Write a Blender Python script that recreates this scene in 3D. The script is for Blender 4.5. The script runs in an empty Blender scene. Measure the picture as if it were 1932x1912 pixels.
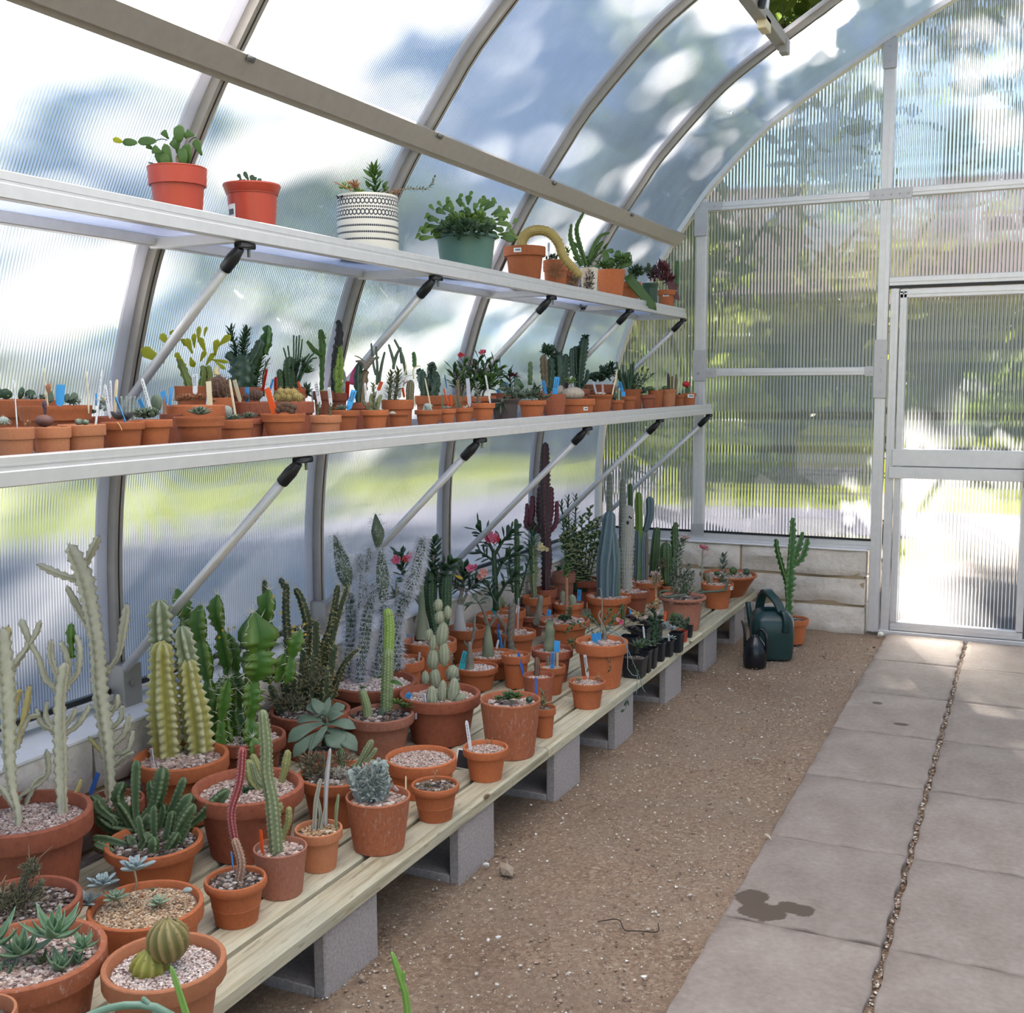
import bpy, math, random
import numpy as np
from mathutils import Vector, Matrix
random.seed(7); rng = np.random.default_rng(7)
S = bpy.context.scene
COL = S.collection
R_ = math.radians
# ---------------------------------------------------------------- camera, sky, sun, exposure
cam = bpy.data.objects.new('camera', bpy.data.cameras.new('camera')); COL.objects.link(cam)
cam.data.sensor_fit = 'HORIZONTAL'; cam.data.sensor_width = 36.0
cam.data.lens = 2097.93 / 1932 * 36.0
cam.data.clip_start = 0.05; cam.data.clip_end = 400
YAW, PITCH, ROLL = R_(25.091), R_(6.341), R_(-0.340)
fw = Vector((-math.sin(YAW)*math.cos(PITCH), math.cos(YAW)*math.cos(PITCH), -math.sin(PITCH)))
r0 = Vector((math.cos(YAW), math.sin(YAW), 0)); u0 = r0.cross(fw)
rt = r0*math.cos(ROLL) + u0*math.sin(ROLL); up = -r0*math.sin(ROLL) + u0*math.cos(ROLL)
cam.matrix_world = Matrix(((rt.x, up.x, -fw.x, 0), (rt.y, up.y, -fw.y, 0), (rt.z, up.z, -fw.z, 1.415), (0, 0, 0, 1)))
S.camera = cam
SUN_AZ, SUN_EL = -18.0, 29.0        # degrees left of +Y, above the horizon
sd = Vector((math.sin(R_(SUN_AZ))*math.cos(R_(SUN_EL)), math.cos(R_(SUN_AZ))*math.cos(R_(SUN_EL)), math.sin(R_(SUN_EL))))
sun = bpy.data.objects.new('sun', bpy.data.lights.new('sun', 'SUN')); COL.objects.link(sun)
sun.data.energy = 28.0; sun.data.angle = R_(0.9); sun.data.color = (1.0, 0.91, 0.77)
sun.rotation_euler = sd.to_track_quat('Z', 'Y').to_euler()
W = bpy.data.worlds.new('world'); S.world = W; W.use_nodes = True
nt = W.node_tree; bg = nt.nodes['Background']
sky = nt.nodes.new('ShaderNodeTexSky'); sky.sky_type = 'NISHITA'; sky.sun_disc = False
sky.sun_elevation = R_(SUN_EL); sky.sun_rotation = R_(SUN_AZ); sky.air_density = 1.0; sky.dust_density = 0.15; sky.ozone_density = 3.0
tc = nt.nodes.new('ShaderNodeTexCoord'); cn = nt.nodes.new('ShaderNodeTexNoise'); cn.inputs['Scale'].default_value = 3.2; cn.inputs['Detail'].default_value = 6
cmap = nt.nodes.new('ShaderNodeMapping'); cmap.inputs['Scale'].default_value = (1, 1, 2.2)
cr = nt.nodes.new('ShaderNodeValToRGB'); cr.color_ramp.elements[0].position = 0.52; cr.color_ramp.elements[1].position = 0.72
cx = nt.nodes.new('ShaderNodeMix'); cx.data_type = 'RGBA'; cx.inputs[7].default_value = (7.5, 7.9, 8.6, 1)
nt.links.new(tc.outputs['Generated'], cmap.inputs[0]); nt.links.new(cmap.outputs[0], cn.inputs['Vector'])
nt.links.new(cn.outputs[0], cr.inputs[0]); nt.links.new(cr.outputs[0], cx.inputs[0])
nt.links.new(sky.outputs[0], cx.inputs[6]); nt.links.new(cx.outputs[2], bg.inputs['Color'])
bg.inputs['Strength'].default_value = 0.075
S.view_settings.view_transform = 'Standard'; S.view_settings.look = 'None'
S.view_settings.exposure = 1.38; S.view_settings.gamma = 1.0; S.view_settings.use_curve_mapping = False
cy = S.cycles
cy.max_bounces = 8; cy.diffuse_bounces = 4; cy.glossy_bounces = 3; cy.transmission_bounces = 6; cy.transparent_max_bounces = 12
cy.sample_clamp_indirect = 6.0; cy.use_denoising = True; cy.caustics_reflective = False; cy.caustics_refractive = True
cy.blur_glossy = 0.5

# ---------------------------------------------------------------- materials
def newmat(name):
    m = bpy.data.materials.new(name); m.use_nodes = True
    return m, m.node_tree, m.node_tree.nodes['Principled BSDF']
def N(t, k, **kw):
    n = t.nodes.new('ShaderNode' + k)
    for a, b in kw.items(): setattr(n, a, b)
    return n
def mixc(t, fac, a, b):
    n = N(t, 'Mix', data_type='RGBA')
    for s, v in ((0, fac), (6, a), (7, b)):
        if hasattr(v, 'is_output'): t.links.new(v, n.inputs[s])
        else: n.inputs[s].default_value = v if s == 0 else (*v, 1)
    return n.outputs[2]
def noise(t, scale, detail=4, coord='Object', vec=None, rough=.55, stretch=None):
    tcn = N(t, 'TexCoord'); n = N(t, 'TexNoise'); n.inputs['Scale'].default_value = scale; n.inputs['Detail'].default_value = detail; n.inputs['Roughness'].default_value = rough
    if stretch:
        mp = N(t, 'Mapping'); mp.inputs['Scale'].default_value = stretch
        t.links.new(tcn.outputs[coord], mp.inputs[0]); t.links.new(mp.outputs[0], n.inputs['Vector'])
    else: t.links.new(tcn.outputs[coord], n.inputs['Vector'])
    return n.outputs[0]
def ramp(t, v, *stops):
    n = N(t, 'ValToRGB'); e = n.color_ramp.elements
    while len(e) < len(stops): e.new(.5)
    for k, (p, c) in enumerate(stops):
        e[k].position = p; e[k].color = (*c, 1) if not isinstance(c, (int, float)) else (c, c, c, 1)
    t.links.new(v, n.inputs[0]); return n.outputs[0]
def bump(t, bs, h, strength=.3, dist=.01):
    b = N(t, 'Bump'); b.inputs['Strength'].default_value = strength; b.inputs['Distance'].default_value = dist
    t.links.new(h, b.inputs['Height']); t.links.new(b.outputs[0], bs.inputs['Normal'])
def plain(name, c, rough=.6, metal=0, var=.0, scale=8, spec=.5):
    m, t, b = newmat(name); b.inputs['Specular IOR Level'].default_value = spec; b.inputs['Roughness'].default_value = rough; b.inputs['Metallic'].default_value = metal
    if var:
        n = noise(t, scale); t.links.new(mixc(t, n, tuple(x*(1-var) for x in c), tuple(min(1, x*(1+var)) for x in c)), b.inputs['Base Color'])
    else: b.inputs['Base Color'].default_value = (*c, 1)
    return m
def plant(name, val, rid, rough=.5, tr=.0, scale=40, var=.25):
    """valley / ridge (or leaf body / leaf margin) colours by the mesh attribute 'rg', some mottling, some translucency"""
    m, t, b = newmat(name)
    a = N(t, 'Attribute', attribute_name='rg'); n = noise(t, scale, 3)
    c1 = mixc(t, n, tuple(x*(1-var) for x in val), tuple(x*(1+var) for x in val))
    c = mixc(t, a.outputs['Fac'], c1, rid)
    t.links.new(c, b.inputs['Base Color']); b.inputs['Roughness'].default_value = rough
    if tr:
        tl = N(t, 'BsdfTranslucent'); t.links.new(c, tl.inputs[0]); mx = N(t, 'MixShader'); mx.inputs[0].default_value = tr
        t.links.new(b.outputs[0], mx.inputs[1]); t.links.new(tl.outputs[0], mx.inputs[2]); t.links.new(mx.outputs[0], t.nodes['Material Output'].inputs[0])
    return m
def terracotta(name, c, white=.0, dirt=.3, rough=.8):
    m, t, b = newmat(name)
    oi = N(t, 'ObjectInfo')
    n = noise(t, 22, 5); n2 = noise(t, 9, 4)
    base = mixc(t, n, tuple(x*.82 for x in c), tuple(x*1.12 for x in c))
    base = mixc(t, ramp(t, n2, (.45, 0), (.75, dirt)), base, (c[0]*.45, c[1]*.42, c[2]*.5))
    hs = N(t, 'HueSaturation'); mr = N(t, 'MapRange'); mr.inputs[3].default_value = .82; mr.inputs[4].default_value = 1.18
    t.links.new(oi.outputs['Random'], mr.inputs[0]); t.links.new(mr.outputs[0], hs.inputs['Value']); t.links.new(base, hs.inputs['Color'])
    out = hs.outputs[0]
    if white:
        w = noise(t, 14, 6, stretch=(1, 1, .55), rough=.7)
        out = mixc(t, ramp(t, w, (.56, 0), (.68, white)), out, (.62, .52, .46))
    t.links.new(out, b.inputs['Base Color']); b.inputs['Roughness'].default_value = rough
    bump(t, b, n, .12, .004)
    return m
MT = {
 'alu': plain('aluminium', (.70, .68, .67), .45, .45, .10, 30),
 'plate': plain('joint_plate_metal', (.52, .50, .50), .5, .5, .1, 30),
 'alud': plain('aluminium_worn', (.42, .39, .36), .5, .7, .15, 30),
 'strip': plain('glazing_strip_grey', (.70, .70, .76), .45, .3),
 'black': plain('black_plastic', (.012, .012, .014), .45),
 'blk': plain('black_pot_plastic', (.018, .019, .022), .35),
 'green_can': plain('dark_green_plastic', (.012, .040, .040), .28, 0, .2, 12),
 'black_can': plain('black_can_plastic', (.008, .010, .014), .22),
 'steel': plain('screw_steel', (.25, .25, .25), .4, .9),
 'potA': terracotta('terracotta', (.47, .135, .045)),
 'potB': terracotta('terracotta_dark', (.33, .095, .045), .0, .5),
 'potC': terracotta('terracotta_pale', (.50, .19, .085), .0, .25),
 'potW': terracotta('terracotta_lime_stained', (.43, .135, .058), .45, .35),
 'potP': terracotta('terracotta_pinkish', (.38, .15, .09), .25, .35),
 'potG': terracotta('grey_brown_clay', (.085, .062, .056), .0, .3),
 'potR': plain('red_plastic', (.44, .055, .028), .38, 0, .08, 10),
 'potT': plain('teal_plastic', (.10, .20, .17), .4, 0, .1, 10),
 'potD': plain('dark_green_pot', (.03, .07, .045), .4),
 'cream': plain('cream_glaze', (.74, .66, .54), .4, 0, .05),
 'soil_dark': plain('dark_soil', (.045, .032, .025), .95, 0, .5, 60),
 'soil_gravel': plain('gravel_soil', (.19, .13, .105), .95, 0, .4, 60),
 'white': plain('white_plastic', (.80, .80, .80), .5), 'ivory': plain('ivory_plastic', (.78, .66, .42), .5),
 'stickbl': plain('printed_marks', (.06, .07, .10), .7),
 'blue': plain('blue_plastic', (.055, .36, .75), .5), 'teal': plain('teal_tag', (.04, .46, .52), .5), 'navy': plain('deep_blue_plastic', (.04, .15, .50), .5),
 'orange': plain('orange_plastic', (.86, .11, .012), .5), 'redtag': plain('red_tag', (.55, .03, .015), .5), 'grey': plain('grey_plastic', (.55, .55, .62), .5),
 'photo': plain('picture_tag', (.35, .45, .65), .5), 'slate': plain('slate_plaque', (.02, .017, .02), .6),
}
def attr_mat(name, rough=.9, scale=60, var=.25, sat=1):
    m, t, b = newmat(name); a = N(t, 'Attribute', attribute_name='col'); n = noise(t, scale, 3)
    hs = N(t, 'HueSaturation'); mr = N(t, 'MapRange'); mr.inputs[3].default_value = 1-var; mr.inputs[4].default_value = 1+var
    t.links.new(n, mr.inputs[0]); t.links.new(mr.outputs[0], hs.inputs['Value']); t.links.new(a.outputs['Color'], hs.inputs['Color'])
    t.links.new(hs.outputs[0], b.inputs['Base Color']); b.inputs['Roughness'].default_value = rough
    return m
MT['pebble'] = attr_mat('pebble')
MT['frost'] = plant('glazing_strip_frost', (.74, .73, .77), (.74, .73, .77), .5, .5, 4, .05)
def planter_print():
    m, t, b = newmat('printed_glaze'); b.inputs['Roughness'].default_value = .35
    tcn = N(t, 'TexCoord'); sp = N(t, 'SeparateXYZ'); t.links.new(tcn.outputs['Object'], sp.inputs[0])
    def mth(op, a, b_=None):
        n = N(t, 'Math', operation=op)
        for k, v in enumerate((a, b_)):
            if v is None: continue
            if hasattr(v, 'is_output'): t.links.new(v, n.inputs[k])
            else: n.inputs[k].default_value = v
        return n.outputs[0]
    ang = mth('ARCTAN2', sp.outputs[1], sp.outputs[0]); z = sp.outputs[2]
    fr = lambda k: mth('SUBTRACT', mth('FRACT', mth('MULTIPLY', ang, k/(2*math.pi))), .5)
    dash = mth('LESS_THAN', mth('ABSOLUTE', fr(92)), .34); tot = None
    for zi in (.945, .775, .60, .48, .375, .265):
        v = mth('MULTIPLY', dash, mth('LESS_THAN', mth('ABSOLUTE', mth('SUBTRACT', z, zi)), .017)); tot = v if tot is None else mth('MAXIMUM', tot, v)
    for zi in (.60, .48, .375, .265): tot = mth('MAXIMUM', tot, mth('LESS_THAN', mth('ABSOLUTE', mth('SUBTRACT', z, zi-.004)), .006))
    for zi in (.865, .69):
        d = mth('SQRT', mth('ADD', mth('POWER', mth('ABSOLUTE', mth('MULTIPLY', fr(46), 1.75)), 2), mth('POWER', mth('ABSOLUTE', mth('DIVIDE', mth('SUBTRACT', z, zi), .052)), 2)))
        tot = mth('MAXIMUM', tot, mth('LESS_THAN', mth('ABSOLUTE', mth('SUBTRACT', d, .80)), .22))
    t.links.new(mixc(t, tot, (.72, .68, .60), (.030, .032, .045)), b.inputs['Base Color']); return m
MT['printed'] = planter_print()

# ---------------------------------------------------------------- mesh helpers
def rawmesh(name, V, F, mat=None, smooth=True, rg=None, col=None):
    me = bpy.data.meshes.new(name)
    me.from_pydata([tuple(v) for v in V] if not isinstance(V, np.ndarray) else V.tolist(), [], F if not isinstance(F, np.ndarray) else F.tolist())
    if mat: me.materials.append(mat)
    if smooth: me.polygons.foreach_set('use_smooth', [True]*len(me.polygons))
    if rg is not None:
        a = me.attributes.new('rg', 'FLOAT', 'POINT'); a.data.foreach_set('value', np.asarray(rg, dtype=np.float32))
    if col is not None:
        a = me.attributes.new('col', 'FLOAT_COLOR', 'POINT'); a.data.foreach_set('color', np.asarray(col, dtype=np.float32).ravel())
    me.update(); return me
def link(name, me, parent=None, loc=None):
    o = bpy.data.objects.new(name, me); COL.objects.link(o)
    if parent is not None: o.parent = parent
    if loc is not None: o.location = loc
    return o
def mobj(name, V, F, mat, parent=None, smooth=True, rg=None, col=None, loc=None, kind=None, label=None):
    o = link(name, rawmesh(name, V, F, mat, smooth, rg, col), parent, loc)
    if kind: o['kind'] = kind
    if label: o['label'] = label
    return o
def thing(name, label, cat, loc=(0, 0, 0), group=None, kind=None):
    o = link(name, None, None, loc)
    if kind: o['kind'] = kind
    if label: o['label'] = label
    if cat: o['category'] = cat
    if group: o['group'] = group
    return o
def tag(o, label, cat, group=None):
    o['label'] = label; o['category'] = cat
    if group: o['group'] = group
    return o
def struct(name): return thing(name, None, None, kind='structure')
BOXF = [(0, 1, 3, 2), (4, 6, 7, 5), (0, 4, 5, 1), (2, 3, 7, 6), (0, 2, 6, 4), (1, 5, 7, 3)]
class MB:
    def __init__(s): s.V = []; s.F = []; s.rg = []; s.col = []
    def add(s, V, F, rg=None, col=None):
        o = len(s.V); s.V.extend(V.tolist() if isinstance(V, np.ndarray) else [tuple(v) for v in V])
        s.F.extend([tuple(i+o for i in f) for f in (F.tolist() if isinstance(F, np.ndarray) else F)])
        if rg is not None: s.rg.extend(list(rg))
        if col is not None: s.col.extend([col]*len(V))
        return s
    def box(s, a, b):
        V = [(x, y, z) for x in (a[0], b[0]) for y in (a[1], b[1]) for z in (a[2], b[2])]
        return s.add(V, BOXF)
    def bbox(s, a, b, w=.003):
        """box with chamfered edges: three boxes hulled as 24 vertices"""
        a, b2 = np.minimum(a, b)*1.0, np.maximum(a, b)*1.0; c = (a+b2)/2; h = (b2-a)/2; w = min(w, *(h*.9))
        V = []; idx = {}
        for sx in (-1, 1):
            for sy in (-1, 1):
                for sz in (-1, 1):
                    for ax in range(3):
                        d = h - w; d = d.copy(); d[ax] = h[ax]
                        idx[(sx, sy, sz, ax)] = len(V); V.append(c + d*np.array((sx, sy, sz)))
        F = []
        for ax in range(3):
            o1, o2 = [k for k in range(3) if k != ax]
            for s0 in (-1, 1):
                q = []
                for (p1, p2) in ((-1, -1), (1, -1), (1, 1), (-1, 1)):
                    sg = [0, 0, 0]; sg[ax] = s0; sg[o1] = p1; sg[o2] = p2; q.append(idx[(*sg, ax)])
                F.append(q if (s0 > 0) == (ax != 1) else q[::-1])
            for p1 in (-1, 1):      # edges parallel to axis ax
                for p2 in (-1, 1):
                    q = []
                    for (s0, k) in ((-1, o1), (1, o1), (1, o2), (-1, o2)):
                        sg = [0, 0, 0]; sg[ax] = s0; sg[o1] = p1; sg[o2] = p2; q.append(idx[(*sg, k)])
                    F.append(q)
        for sx in (-1, 1):
            for sy in (-1, 1):
                for sz in (-1, 1): F.append([idx[(sx, sy, sz, k)] for k in range(3)])
        return s.add(V, F)
    def tube(s, P, r, M=8, caps=True, rg=None):
        V, F = tube(P, r, M, caps); return s.add(V, F, [rg]*len(V) if rg is not None else None)
    def obj(s, name, mat, parent=None, smooth=False, **k):
        return mobj(name, s.V, s.F, mat, parent, smooth, s.rg or None, s.col or None, **k)
def frames(P, n0=None):
    P = np.asarray(P, float); T = np.gradient(P, axis=0); T /= np.linalg.norm(T, axis=1)[:, None] + 1e-12
    n = np.array(n0 if n0 is not None else (0, 0, 1.) if abs(T[0][2]) < .9 else (1., .3, 0))
    A = []; B = []
    for t in T:
        n = n - t*(n@t); n /= np.linalg.norm(n) + 1e-12; A.append(n); B.append(np.cross(t, n))
    return T, np.array(A), np.array(B)
def grid_faces(n, M, caps=True):
    i = np.arange(n-1)[:, None]*M; j = np.arange(M)[None]; k = (j+1) % M
    F = np.stack([i+j, i+k, i+M+k, i+M+j], -1).reshape(-1, 4).tolist()
    if caps: F.append(list(range(M))[::-1]); F.append(list(range((n-1)*M, n*M)))
    return F
def tube(P, r, M=8, caps=True):
    P = np.asarray(P, float); n = len(P); r = np.broadcast_to(np.asarray(r, float), (n,)) if np.ndim(r) == 0 else np.interp(np.linspace(0, 1, n), np.linspace(0, 1, len(r)), r)
    T, A, B = frames(P); th = np.arange(M)*2*math.pi/M
    V = P[:, None] + r[:, None, None]*(np.cos(th)[None, :, None]*A[:, None] + np.sin(th)[None, :, None]*B[:, None])
    return V.reshape(-1, 3), grid_faces(n, M, caps)
def smooth_path(P, n):
    P = np.asarray(P, float)
    if len(P) == 2: return P[0] + (P[1]-P[0])*np.linspace(0, 1, n)[:, None]
    d = np.r_[0, np.cumsum(np.linalg.norm(np.diff(P, axis=0), axis=1))]; t = np.linspace(0, d[-1], n)
    Q = np.vstack([2*P[0]-P[1], P, 2*P[-1]-P[-2]]); out = []
    for x in t:
        k = min(max(np.searchsorted(d, x)-1, 0), len(P)-2); u = (x-d[k])/(d[k+1]-d[k]+1e-12)
        a, b, c, e = Q[k], Q[k+1], Q[k+2], Q[k+3]
        out.append(.5*((2*b)+(-a+c)*u+(2*a-5*b+4*c-e)*u*u+(-a+3*b-3*c+e)*u**3))
    return np.array(out)
def lathe(prof, M=28, sq=0):
    """profile [(r,z)...] turned about z; sq>0 squares it"""
    th = (np.arange(M)+.5)*2*math.pi/M; cs = np.stack([np.cos(th), np.sin(th)], 1)
    if sq: cs = cs/np.power(np.power(np.abs(cs), sq).sum(1), 1/sq)[:, None]
    V = np.array([[(r*c[0], r*c[1], z) for c in cs] for r, z in prof]).reshape(-1, 3)
    return V, grid_faces(len(prof), M, False)
# ================================================================ the greenhouse
PROF = [(-2.43, .515), (-2.428, .75), (-2.42, .95), (-2.39, 1.183), (-2.31, 1.514), (-2.205, 1.812), (-2.026, 2.139), (-1.906, 2.308), (-1.82, 2.425), (-1.728, 2.542), (-1.481, 2.785), (-1.315, 2.91), (-1.043, 3.077), (-.775, 3.232), (-.40, 3.42), (0, 3.60)]
PP = smooth_path([(x, 0, z) for x, z in PROF], 61)[:, [0, 2]]
RIBS = [.36, 1.39, 2.42, 3.45, 4.47, 5.49, 6.5]
def offs(P, d):
    T = np.gradient(P, axis=0); T /= np.linalg.norm(T, axis=1)[:, None]; return P + d*np.stack([-T[:, 1], T[:, 0]], 1)   # outward on the left side
MT['ribm'] = plain('mill_aluminium', (.40, .365, .33), .45, .4, .12, 30)
def polycarb(name, axis, TRANSL, CLEAR, tilt=.75, ro=.16, wb=.45, ior=1.18):
    """clear twin-wall sheet: flutes tilt the view sideways, webs and dust scatter, the rest passes"""
    m, t, b = newmat(name); t.nodes.remove(b); out = t.nodes['Material Output']
    g = N(t, 'NewGeometry'); sp = N(t, 'SeparateXYZ'); t.links.new(g.outputs['Position'], sp.inputs[0])
    def mth(op, a, b_=None):
        n = N(t, 'Math', operation=op)
        for k, v in enumerate((a, b_)):
            if v is None: continue
            if hasattr(v, 'is_output'): t.links.new(v, n.inputs[k])
            else: n.inputs[k].default_value = v
        return n.outputs[0]
    ph = mth('MULTIPLY', sp.outputs[0 if axis == 'X' else 1], 2*math.pi/(.019 if axis == 'X' else .0098))
    sn = mth('MULTIPLY', mth('SINE', ph), tilt)
    ax = N(t, 'CombineXYZ'); t.links.new(sn, ax.inputs[0 if axis == 'X' else 1])
    ad = N(t, 'VectorMath', operation='ADD'); t.links.new(g.outputs['Normal'], ad.inputs[0]); t.links.new(ax.outputs[0], ad.inputs[1])
    nm = N(t, 'VectorMath', operation='NORMALIZE'); t.links.new(ad.outputs[0], nm.inputs[0])
    rf = N(t, 'BsdfRefraction'); rf.inputs['IOR'].default_value = ior; rf.inputs['Roughness'].default_value = ro; rf.inputs['Color'].default_value = (.88, .915, 1.0, 1)
    t.links.new(nm.outputs[0], rf.inputs['Normal'])
    tp = N(t, 'BsdfTransparent'); tp.inputs[0].default_value = (.95, .96, .98, 1)
    tl = N(t, 'BsdfTranslucent'); tl.inputs[0].default_value = (.85, .885, 1.0, 1)
    gl = N(t, 'BsdfGlossy'); gl.inputs['Roughness'].default_value = .25; gl.inputs[0].default_value = (.9, .9, .95, 1); t.links.new(nm.outputs[0], gl.inputs['Normal'])
    web = mth('POWER', mth('ABSOLUTE', mth('COSINE', mth('MULTIPLY', ph, .5))), 14)
    dust = noise(t, 1.3, 5)
    f = mth('ADD', mth('MULTIPLY', web, wb), mth('MULTIPLY', dust, TRANSL*2))
    m1 = N(t, 'MixShader'); m1.inputs[0].default_value = CLEAR; t.links.new(rf.outputs[0], m1.inputs[1]); t.links.new(tp.outputs[0], m1.inputs[2])
    m2 = N(t, 'MixShader'); t.links.new(f, m2.inputs[0]); t.links.new(m1.outputs[0], m2.inputs[1]); t.links.new(tl.outputs[0], m2.inputs[2])
    m3 = N(t, 'MixShader'); m3.inputs[0].default_value = .05; t.links.new(m2.outputs[0], m3.inputs[1]); t.links.new(gl.outputs[0], m3.inputs[2])
    t.links.new(m3.outputs[0], out.inputs[0]); return m
MT['pcY'] = polycarb('polycarbonate_arch', 'Y', .39, .08); MT['pcX'] = polycarb('polycarbonate_gable', 'X', .11, .09, 1.1, .07, .8, 1.3)
def strip_mesh(P, y0, y1, ny=1, flip=False):
    n = len(P); ys = np.linspace(y0, y1, ny+1)
    V = np.array([[(x, y, z) for y in ys] for x, z in P]).reshape(-1, 3); M = ny+1
    F = [(i*M+j, i*M+j+1, (i+1)*M+j+1, (i+1)*M+j) for i in range(n-1) for j in range(ny)]
    return V, ([f[::-1] for f in F] if flip else F)
def bar_along(P, y0, y1, d0, d1):
    """solid bar following the arch, from offset d0 to d1 (outward), y0..y1"""
    a, b = offs(P, d0), offs(P, d1); n = len(P)
    V = np.array([[(a[i][0], y0, a[i][1]), (a[i][0], y1, a[i][1]), (b[i][0], y1, b[i][1]), (b[i][0], y0, b[i][1])] for i in range(n)]).reshape(-1, 3)
    return V, grid_faces(n, 4)
IW = int(np.argmin(abs(PP[:, 1]-2.28)))          # where the purlin crosses the arch
wall_left, ceiling, wall_right, wall_back = struct('wall_left'), struct('ceiling'), struct('wall_right'), struct('wall_back')
mir = lambda V: V*np.array((-1, 1, 1))
low, high = PP[:IW+1], PP[IW:]
IV = int(np.argmin(abs(PP[:, 1]-3.015)))
for k in range(6):
    y0, y1 = RIBS[k], RIBS[k+1]
    for P, par in ((low, wall_left), (high, ceiling)):
        P2 = PP[IW:IV+1] if (par is ceiling and k == 4) else P
        V, F = strip_mesh(offs(P2, .03), y0, y1); mobj('polycarbonate_panel', V, F, MT['pcY'], par)
    for P, par in ((low, wall_right), (high, ceiling)):
        V, F = strip_mesh(offs(P, .03), y0, y1, flip=True); mobj('polycarbonate_panel', mir(V), F, MT['pcY'], par)
for k, y in enumerate(RIBS):
    end = k == 6
    for P, par in ((low, wall_left), (high, ceiling)):
        V, F = bar_along(P, y-.008, y+.024, -.012, .026) if not end else bar_along(P, y-.045, y+.02, .0, .026)
        mobj('rib', V, F, MT['ribm'] if not end else MT['alu'], par, False)
        mobj('rib', mir(V), [f[::-1] for f in F], MT['ribm'], wall_right if par is wall_left else ceiling)
        if not end:
            V, F = bar_along(P, y+.006, y+.010, -.0135, -.010); mobj('rib_seam', V, F, MT['black'], par, False)
            V, F = bar_along(P, y-.048, y-.009, .016, .024); mobj('glazing_strip', V, F, MT['frost'], par, False)
            V, F = bar_along(P, y+.025, y+.038, .016, .024); mobj('glazing_strip', V, F, MT['frost'], par, False)
# purlin (an aluminium channel on the arch), ridge, base rails
px, pz = PP[IW]
T = PP[IW+1]-PP[IW-1]; T = T/np.linalg.norm(T); Nn = np.array([-T[1], T[0]])
def skew_bar(mb, c, hw, d0, d1, y0, y1):
    q = [np.array(c)+T*a+Nn*b for a, b in ((-hw, d0), (hw, d0), (hw, d1), (-hw, d1))]
    V = [(p[0], y, p[1]) for y in (y0, y1) for p in q]
    mb.add(V, [(3, 2, 1, 0), (4, 5, 6, 7), (0, 1, 5, 4), (1, 2, 6, 5), (2, 3, 7, 6), (3, 0, 4, 7)])
for s in (1, -1):
    mb = MB(); skew_bar(mb, (px, pz), .034, -.030, .0, .36, 6.5); skew_bar(mb, (px-T[0]*.043, pz-T[1]*.043), .012, -.018, .0, .36, 6.5)
    V = np.array(mb.V)*(s, 1, 1); mobj('purlin', V, mb.F, MT['ribm'], ceiling, False)
    for y in RIBS[:-1]:
        mb = MB(); skew_bar(mb, (px+T[0]*.028, pz+T[1]*.028), .008, -.036, -.029, y+.02, y+.05); V = np.array(mb.V)*(s, 1, 1); mobj('bolt', V, mb.F, MT['steel'], ceiling)
MB().box((-.04, .36, 3.57), (.04, 6.5, 3.62)).obj('ridge', MT['alu'], ceiling)
for s, par in ((-1, wall_left), (1, wall_right)):
    MB().bbox((s*2.415, .36, .492), (s*2.475, 6.45, .512)).obj('base_rail', MT['alu'], par)
    MB().box((s*2.424, .36, .511), (s*2.44, 6.45, .527)).obj('gasket', MT['black'], par)
    for y in RIBS[:-1]:
        mb = MB(); mb.bbox((s*2.375, y-.03, .47), (s*2.45, y+.045, .60)); mb.tube([(s*2.372, y+.0, .545), (s*2.36, y+.0, .545)], .008, 6)
        mb.obj('rib_foot', MT['alud'], par)
# roof vent, its sash propped open above the fifth bay
win = struct('window_1')
v0 = PP[IV]; v1 = PP[-1]
pr_, pq_ = offs(PP, -.02)[IV], offs(PP, .03)[IV]
MB().bbox((v0[0]-.035, 4.47, v0[1]-.05), (v0[0]+.02, 5.50, v0[1]+.0)).obj('window_frame', MT['alud'], win)
MB().bbox((v0[0]-.05, 4.47, v0[1]-.005), (v0[0]+.0, 5.50, v0[1]+.035)).obj('window_frame', MT['alud'], win)
MB().bbox((v0[0]-.01, 5.41, v0[1]-.085), (v0[0]+.03, 5.47, v0[1]-.02)).obj('hinge_plate', MT['alud'], win)
MB().bbox((v0[0]-.02, 5.0, v0[1]-.085), (v0[0]+.02, 5.10, v0[1]-.03)).obj('opener_bracket', MT['ivory'], win)
sd_ = np.array([v0[0]+.05, v0[1]+.42])         # lifted lower edge of the sash
def sash_bar(y0, y1, a, b, th, mat, nm):
    p, q = v1*(1-a)+sd_*a, v1*(1-b)+sd_*b; n = np.array([-(q-p)[1], (q-p)[0]]); n = n/np.linalg.norm(n)*th
    V = [(c[0], y, c[1]) for y in (y0, y1) for c in (p-n, q-n, q+n, p+n)]
    mobj(nm, V, [(3, 2, 1, 0), (4, 5, 6, 7), (0, 1, 5, 4), (1, 2, 6, 5), (2, 3, 7, 6), (3, 0, 4, 7)], mat, win, False)
sash_bar(4.5, 4.55, 0, 1, .018, MT['strip'], 'sash_rail'); sash_bar(5.42, 5.47, 0, 1, .018, MT['strip'], 'sash_rail')
sash_bar(4.5, 5.47, .93, 1, .02, MT['strip'], 'sash_rail'); sash_bar(4.55, 5.42, 0, .93, .004, MT['pcY'], 'sash_pane')
MB().tube([(v0[0], 5.05, v0[1]-.05), (sd_[0], 5.05, sd_[1]-.02)], .012, 8).obj('opener_arm', MT['alu'], win)
MB().tube([(v0[0]+.03, 4.85, v0[1]-.05), (sd_[0]+.1, 4.85, sd_[1]-.0)], .016, 8).obj('opener_arm', MT['black'], win)
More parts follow.
